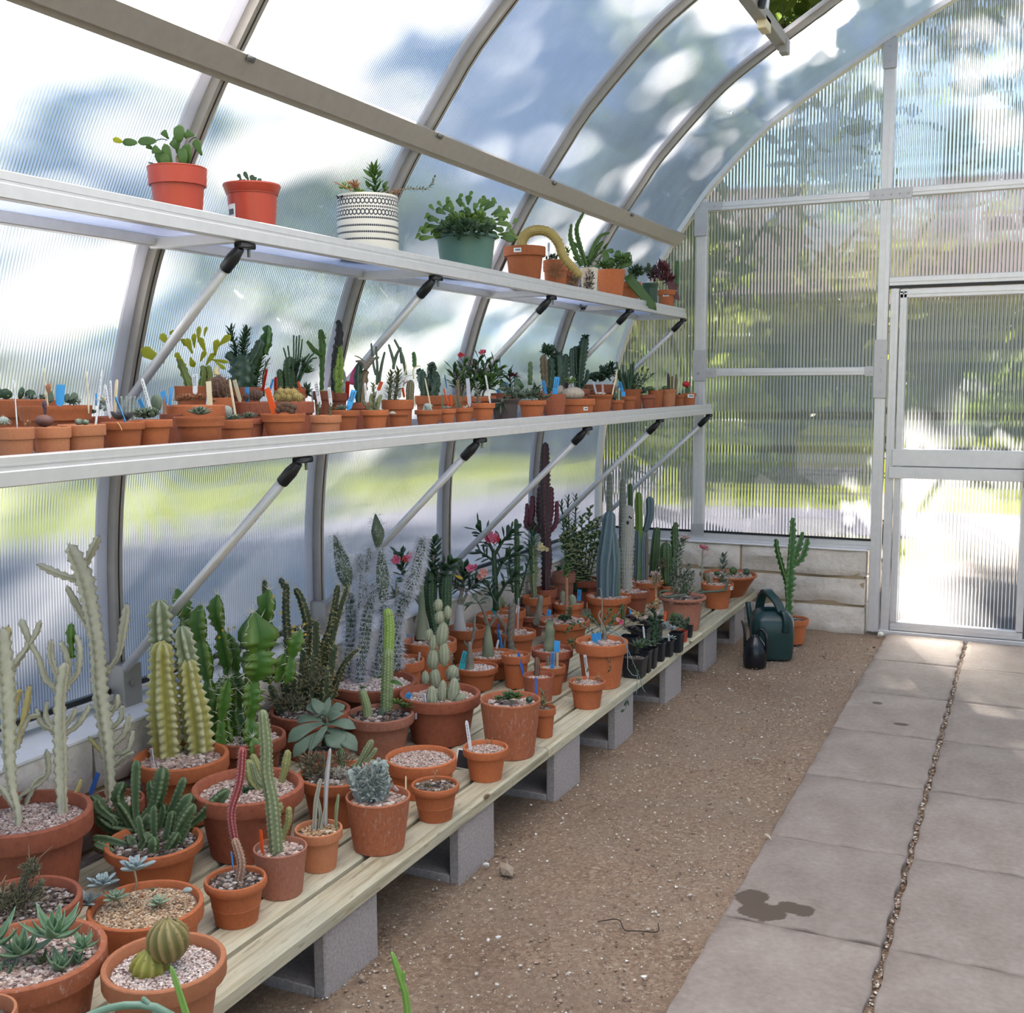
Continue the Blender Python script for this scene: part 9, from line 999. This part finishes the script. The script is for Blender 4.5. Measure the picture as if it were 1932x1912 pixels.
 ['root_ball_pot','potted plant','clay pot wrapped in hanging dry roots, small succulents on top',None,[-2,4.753,1.825],'low',.057,.143,'potA','dark',0,[['f','dry',[.0188,-.041,.1],[.053,.045,.053],200,.039,.0022,'strap','foliage'],['f','leafd',[-.0136,-.0047,.157],[.034,.029,.0145],40,.022,.0096,'lance','foliage'],['t','white',[-.028,-.0108,.162],[-.031,-.0043,.225],.0121],['f','leafl',[.048,.027,.183],[.0193,.0164,.022],24,.022,.0096,'lance','foliage']]],
 ['ragged_root_pot','potted plant','brown hairy pot end under the tip of the arching golden cactus',None,[-1.98,4.883,1.825],'low',.042,.115,'potB','dark',0,[['f','dry',[.031,-.025,.069],[.035,.029,.035],160,.035,.0022,'strap','foliage'],['f','dry',[.0063,-.051,.042],[.074,.063,.0074],60,.03,.002,'strap','foliage']]],
 ['fern_cactus_pot','potted plant','cream square pot with zigzag fern like stems and black roots hanging down',None,[-1.93,5,1.825],'sq',.035,.128,'cream','dark',0,[['s','leaf','tri4',[[.0164,-.085,.131],[-.0172,-.088,.233],[-.03,-.085,.308],[-.0037,-.064,.378]],[.01,.0138,.0125,.0063],0],['s','leaf','tri4',[[.0058,-.117,.128],[-.026,-.124,.198],[-.046,-.125,.262],[-.044,-.117,.321]],[.01,.0138,.0125,.0063],0],['s','leaf','tri4',[[-.0097,-.0032,.139],[.0073,.0135,.21],[.04,.037,.276],[.081,.058,.294]],[.01,.0138,.0125,.0063],0],['s','leaf','tri4',[[.0001,.0021,.145],[.022,.0199,.205],[.046,.035,.243],[.055,.041,.254]],[.01,.0138,.0125,.0063],0],['a','leaf',[[-.024,.0027,.102],[-.024,.0027,.141],[-.041,.0008,.19],[-.063,-.004,.234]],.0038,16,.035,.0125,'leafd',0,'lance',.15,False,[35,85]],['a','leaf',[[.0008,-.0151,.102],[.0008,-.0151,.138],[.038,.0086,.186],[.067,.026,.219]],.0038,16,.035,.0125,'leafd',0,'lance',.15,False,[35,85]],['f','leaf',[-.036,-.012,.167],[.04,.034,.02],50,.03,.01,'lance','foliage'],['f','root',[.0145,-.035,.06],[.028,.023,.065],190,.0175,.0033,'strap','foliage'],['f','root',[-.0028,-.08,-.061],[.02,.017,.0175],50,.02,.0033,'strap','foliage'],['f','root',[.0198,-.064,-.0123],[.022,.0192,.022],50,.02,.0033,'strap','foliage']]],
 ['orchid_cactus_pot','potted cactus','tall bright terracotta pot of arching orchid cactus with one long hanging leaf',None,[-1.95,5.346,1.825],'flat',.074,.149,'potA','dark',0,[['l','leaf',[-.0058,-.0021,.154],[-.036,-.0049,.247],.037,.008,'obov',[.42,-.9,.1]],['l','leaf',[.0048,.0028,.154],[-.0029,.0063,.212],.043,.008,'obov',[.42,-.9,.1]],['l','leaf',[.021,.0102,.154],[.086,.051,.238],.037,.0106,'obov',[.42,-.9,.1]],['l','leaf',[.036,.0177,.154],[.098,.051,.194],.037,.0106,'obov',[.42,-.9,.1]],['l','leaf',[-.031,-.0024,.247],[.0117,.0167,.241],.027,.008,'obov',[.42,-.9,.1]],['l','leaf',[-.013,.0002,.201],[.0058,.0004,.131],.024,.008,'obov',[.42,-.9,.1]],['l','leaf',[-.049,-.0195,.178],[-.064,-.029,.155],.021,.0053,'obov',[.42,-.9,.1]],['l','leaf',[.045,.027,.2],[.022,.022,.247],.032,.008,'obov',[.42,-.9,.1]],['f','leaf',[-.028,-.0096,.178],[.053,.045,.027],60,.032,.0106,'lance','foliage'],['f','leaf',[.045,.027,.2],[.058,.05,.032],70,.032,.0133,'lance','foliage'],['f','lime',[-.0055,-.0027,.148],[.027,.023,.021],30,.024,.008,'lance','foliage']]],
 ['hanging_leaf_pot','potted plant','clay pot behind with olive leafy growth and long pale leaves over the edge',None,[-2,5.782,1.825],'rim',.063,.125,'potA','dark',0,[['f','leafd',[.029,.021,.183],[.04,.034,.037],90,.034,.0143,'lance','foliage'],['l','leafg',[.0018,.0049,.159],[.079,.047,.208],.02,.0086,'lance',[.42,-.9,.1]],['l','leafg',[-.045,-.0138,.184],[-.021,-.0064,.152],.023,.0029,'lance',[.42,-.9,.1]],['l','leaf',[.0184,-.1,.149],[.175,-.071,-.034],.054,-.0086,'strap',[.42,-.9,.1]],['l','olive',[-.0111,.0034,.196],[.032,.015,.127],.023,.0057,'lance',[.42,-.9,.1]]]],
 ['small_green_pot','potted plant','small dark green plastic pot with purple tinged trailing leaves',None,[-1.97,6.047,1.825],'plain',.047,.139,'potD','dark',0,[['f','leafg',[-.0162,.0021,.218],[.033,.028,.027],40,.035,.0148,'lance','foliage'],['f','leafp',[.0143,.0132,.192],[.035,.03,.042],60,.033,.0178,'obov','foliage']]],
 ['purple_leaf_pot','potted plant','last upper shelf clay pot with label, drooping maroon leaves and a green column',None,[-1.97,6.356,1.825],'rim',.054,.123,'potA','dark',0,[['f','leafr',[-.0057,-.082,.237],[.046,.04,.05],90,.037,.022,'obov','foliage'],['l','leafr',[.0111,-.022,.175],[.077,-.0049,.06],.031,-.0093,'strap',[.42,-.9,.1]],['l','leafr',[.0198,-.0048,.19],[.059,.0055,.122],.034,-.0062,'obov',[.42,-.9,.1]],['f','leafr',[.0014,.0091,.191],[.043,.037,.037],50,.04,.0186,'obov','foliage'],['s','euph','col',[[.038,.077,.155],[.035,.084,.223],[.033,.092,.298]],[.0124,.0155,.0124],.5],['k',.75,-.25,.034,.0155]]],
]
for rec in DATA: build(rec)
# ================================================================ watering cans, stones and leaves on the floor
FLOOR_STONES = [(-1.334, 2.793, 0.035, 0.6, 'drystone', 'fist sized brown stone on the gravel by the fourth block'), (-1.205, 2.414, 0.009, 0.6, 'white_stone', 'left one of two white pebbles on the near gravel'), (-1.187, 2.437, 0.009, 0.6, 'white_stone', 'right one of two white pebbles on the near gravel'), (-0.721, 6.384, 0.03, 0.6, 'white_stone', 'pale crumbly stone at the foot of the door post'), (-1.408, 2.811, 0.012, 0.6, 'white_stone', 'pale pebble near the corner of the fourth block'), (-1.398, 2.123, 0.012, 0.6, 'drystone', 'brown pebble beside the nearest visible block corner')]
FLOOR_LEAVES = [(-0.712, 3.361, 0.05, 5.44), (-0.856, 4.035, 0.05, 3.23), (-0.812, 3.611, 0.035, 2.19), (-0.919, 4.834, 0.05, 5.48), (-0.879, 4.924, 0.05, 3.27), (-0.691, 5.87, 0.06, 3.27), (-0.702, 5.653, 0.04, 4.69), (-1.093, 5.209, 0.04, 1.13), (-0.71, 4.465, 0.035, 1.4), (-1.69, 3.662, 0.03, 5.7), (-1.02, 3.191, 0.03, 5.74)]
PLAQUE = (-1.585, 3.004, .205)
def strap(P, w, t, side):
    """flat band along a path: width w along 'side', thickness t"""
    Q = smooth_path(P, 22); T, A, B = frames(Q); sd_ = np.array(side, float); V = []
    for k in range(len(Q)):
        n = np.cross(T[k], sd_); n /= np.linalg.norm(n)+1e-9
        for a, b in ((-1, -1), (1, -1), (1, 1), (-1, 1)): V.append(Q[k]+sd_*a*w/2+n*b*t/2)
    return V, grid_faces(len(Q), 4)
t = thing('watering_can', 'large dark green plastic watering can on the gravel by the end of the bench', 'watering can', (-1.185, 5.70, -.006))
V, F = lathe([(0, 0), (.094, 0), (.102, .008), (.108, .12), (.106, .20), (.098, .222), (.075, .243), (.058, .250), (.052, .248), (.050, .225), (.050, .18), (0, .17)], 40, 4.5)
o = mobj('body', V, F, MT['green_can'], t); o.rotation_euler[2] = .35; o.data.set_sharp_from_angle(angle=R_(40))
V, F = strap([(.06, -.055, .245), (.035, -.035, .29), (-.01, .0, .325), (-.045, .05, .335), (-.075, .085, .285), (-.09, .10, .21)], .045, .014, (.75, .66, 0)); mobj('handle', V, F, MT['green_can'], t, True).data.set_sharp_from_angle(angle=R_(35))
V, F = strap([(.062, -.058, .243), (.078, -.078, .255), (.092, -.088, .21), (.088, -.085, .15)], .034, .012, (.7, .7, 0)); mobj('grip', V, F, MT['green_can'], t, True)
MB().tube(smooth_path([(-.085, .03, .06), (-.12, .06, .15), (-.145, .08, .26)], 10), [.024, .017, .014], 12).obj('spout', MT['green_can'], t, True)
t = thing('watering_can', 'small black long spouted watering can in front of the green one', 'watering can', (-1.215, 5.455, -.006))
V, F = lathe([(0, 0), (.052, 0), (.058, .006), (.060, .05), (.056, .09), (.044, .125), (.026, .150), (.023, .158), (.020, .156), (.019, .13), (0, .12)], 32)
o = mobj('body', V, F, MT['black_can'], t); o.scale = (1, .85, 1)
mobj('handle', *strap([(.012, -.012, .140), (.014, -.006, .175), (.028, -.004, .195), (.050, -.002, .175), (.060, -.002, .12), (.056, 0, .07)], .020, .011, (.25, .97, 0)), MT['black_can'], t, True)
MB().tube(smooth_path([(-.045, 0, .04), (-.050, 0, .11), (-.056, .0, .185), (-.068, .0, .228)], 14), [.013, .009, .0065, .005], 10).obj('spout', MT['black_can'], t, True)
MT['drystone'] = plain('floor_stone', (.36, .28, .21), .9, 0, .3, 25); MT['white_stone'] = plain('white_stone', (.70, .68, .62), .9, 0, .1, 20); MT['deadleaf'] = plain('dead_leaf', (.46, .39, .27), .8, 0, .2, 20)
def pebble(x, y, r, sq, mat, label, nm='stone'):
    q = ICO*rng.uniform(.8, 1.15, (12, 1))*np.array((1, sq, .55))*r; o = mobj(nm, q, ICF, MT[mat], None, False, loc=(x, y, r*.32)); o.rotation_euler[2] = random.uniform(0, 3); tag(o, label, 'stone'); return o
for a in FLOOR_STONES: pebble(*a)
for k, (x, y, L_, az) in enumerate(FLOOR_LEAVES):
    d = np.array((math.cos(az), math.sin(az), .0)); G = leaf_geo((0, 0, .0), d*L_, L_*.30, .006, 'lance', (0, 0, 1), .05, 7, 6, .4)
    o = mobj('dead_leaf', G[0], G[1], MT['deadleaf'], None, True, loc=(x, y, .006)); tag(o, 'dry fallen leaf lying on the floor beside the paving', 'leaf', 'dry leaves on the floor')
tw_ = MB().tube(smooth_path([(0, 0, .003), (.05, .02, .01), (.08, -.015, .004), (.12, -.02, .012), (.16, .01, .004), (.15, .05, .006)], 24), .0016, 5).obj('twig', MT['trunk'], None, True, loc=(-.985, 2.62, .0)); tag(tw_, 'thin bent dark twig lying on the gravel', 'twig')
s_ = thing('plaque', 'small black plaque with white edge leaning between two clay pots', 'plaque', PLAQUE)
mb = MB(); mb.bbox((-.026, -.003, 0), (.026, .003, .062), .0025); o = mb.obj('rim', MT['white'], s_); mb = MB(); mb.bbox((-.022, -.0042, .004), (.022, -.0028, .058), .0006); o2 = mb.obj('face', MT['slate'], s_)
s_.rotation_euler = (R_(-18), R_(14), R_(38))
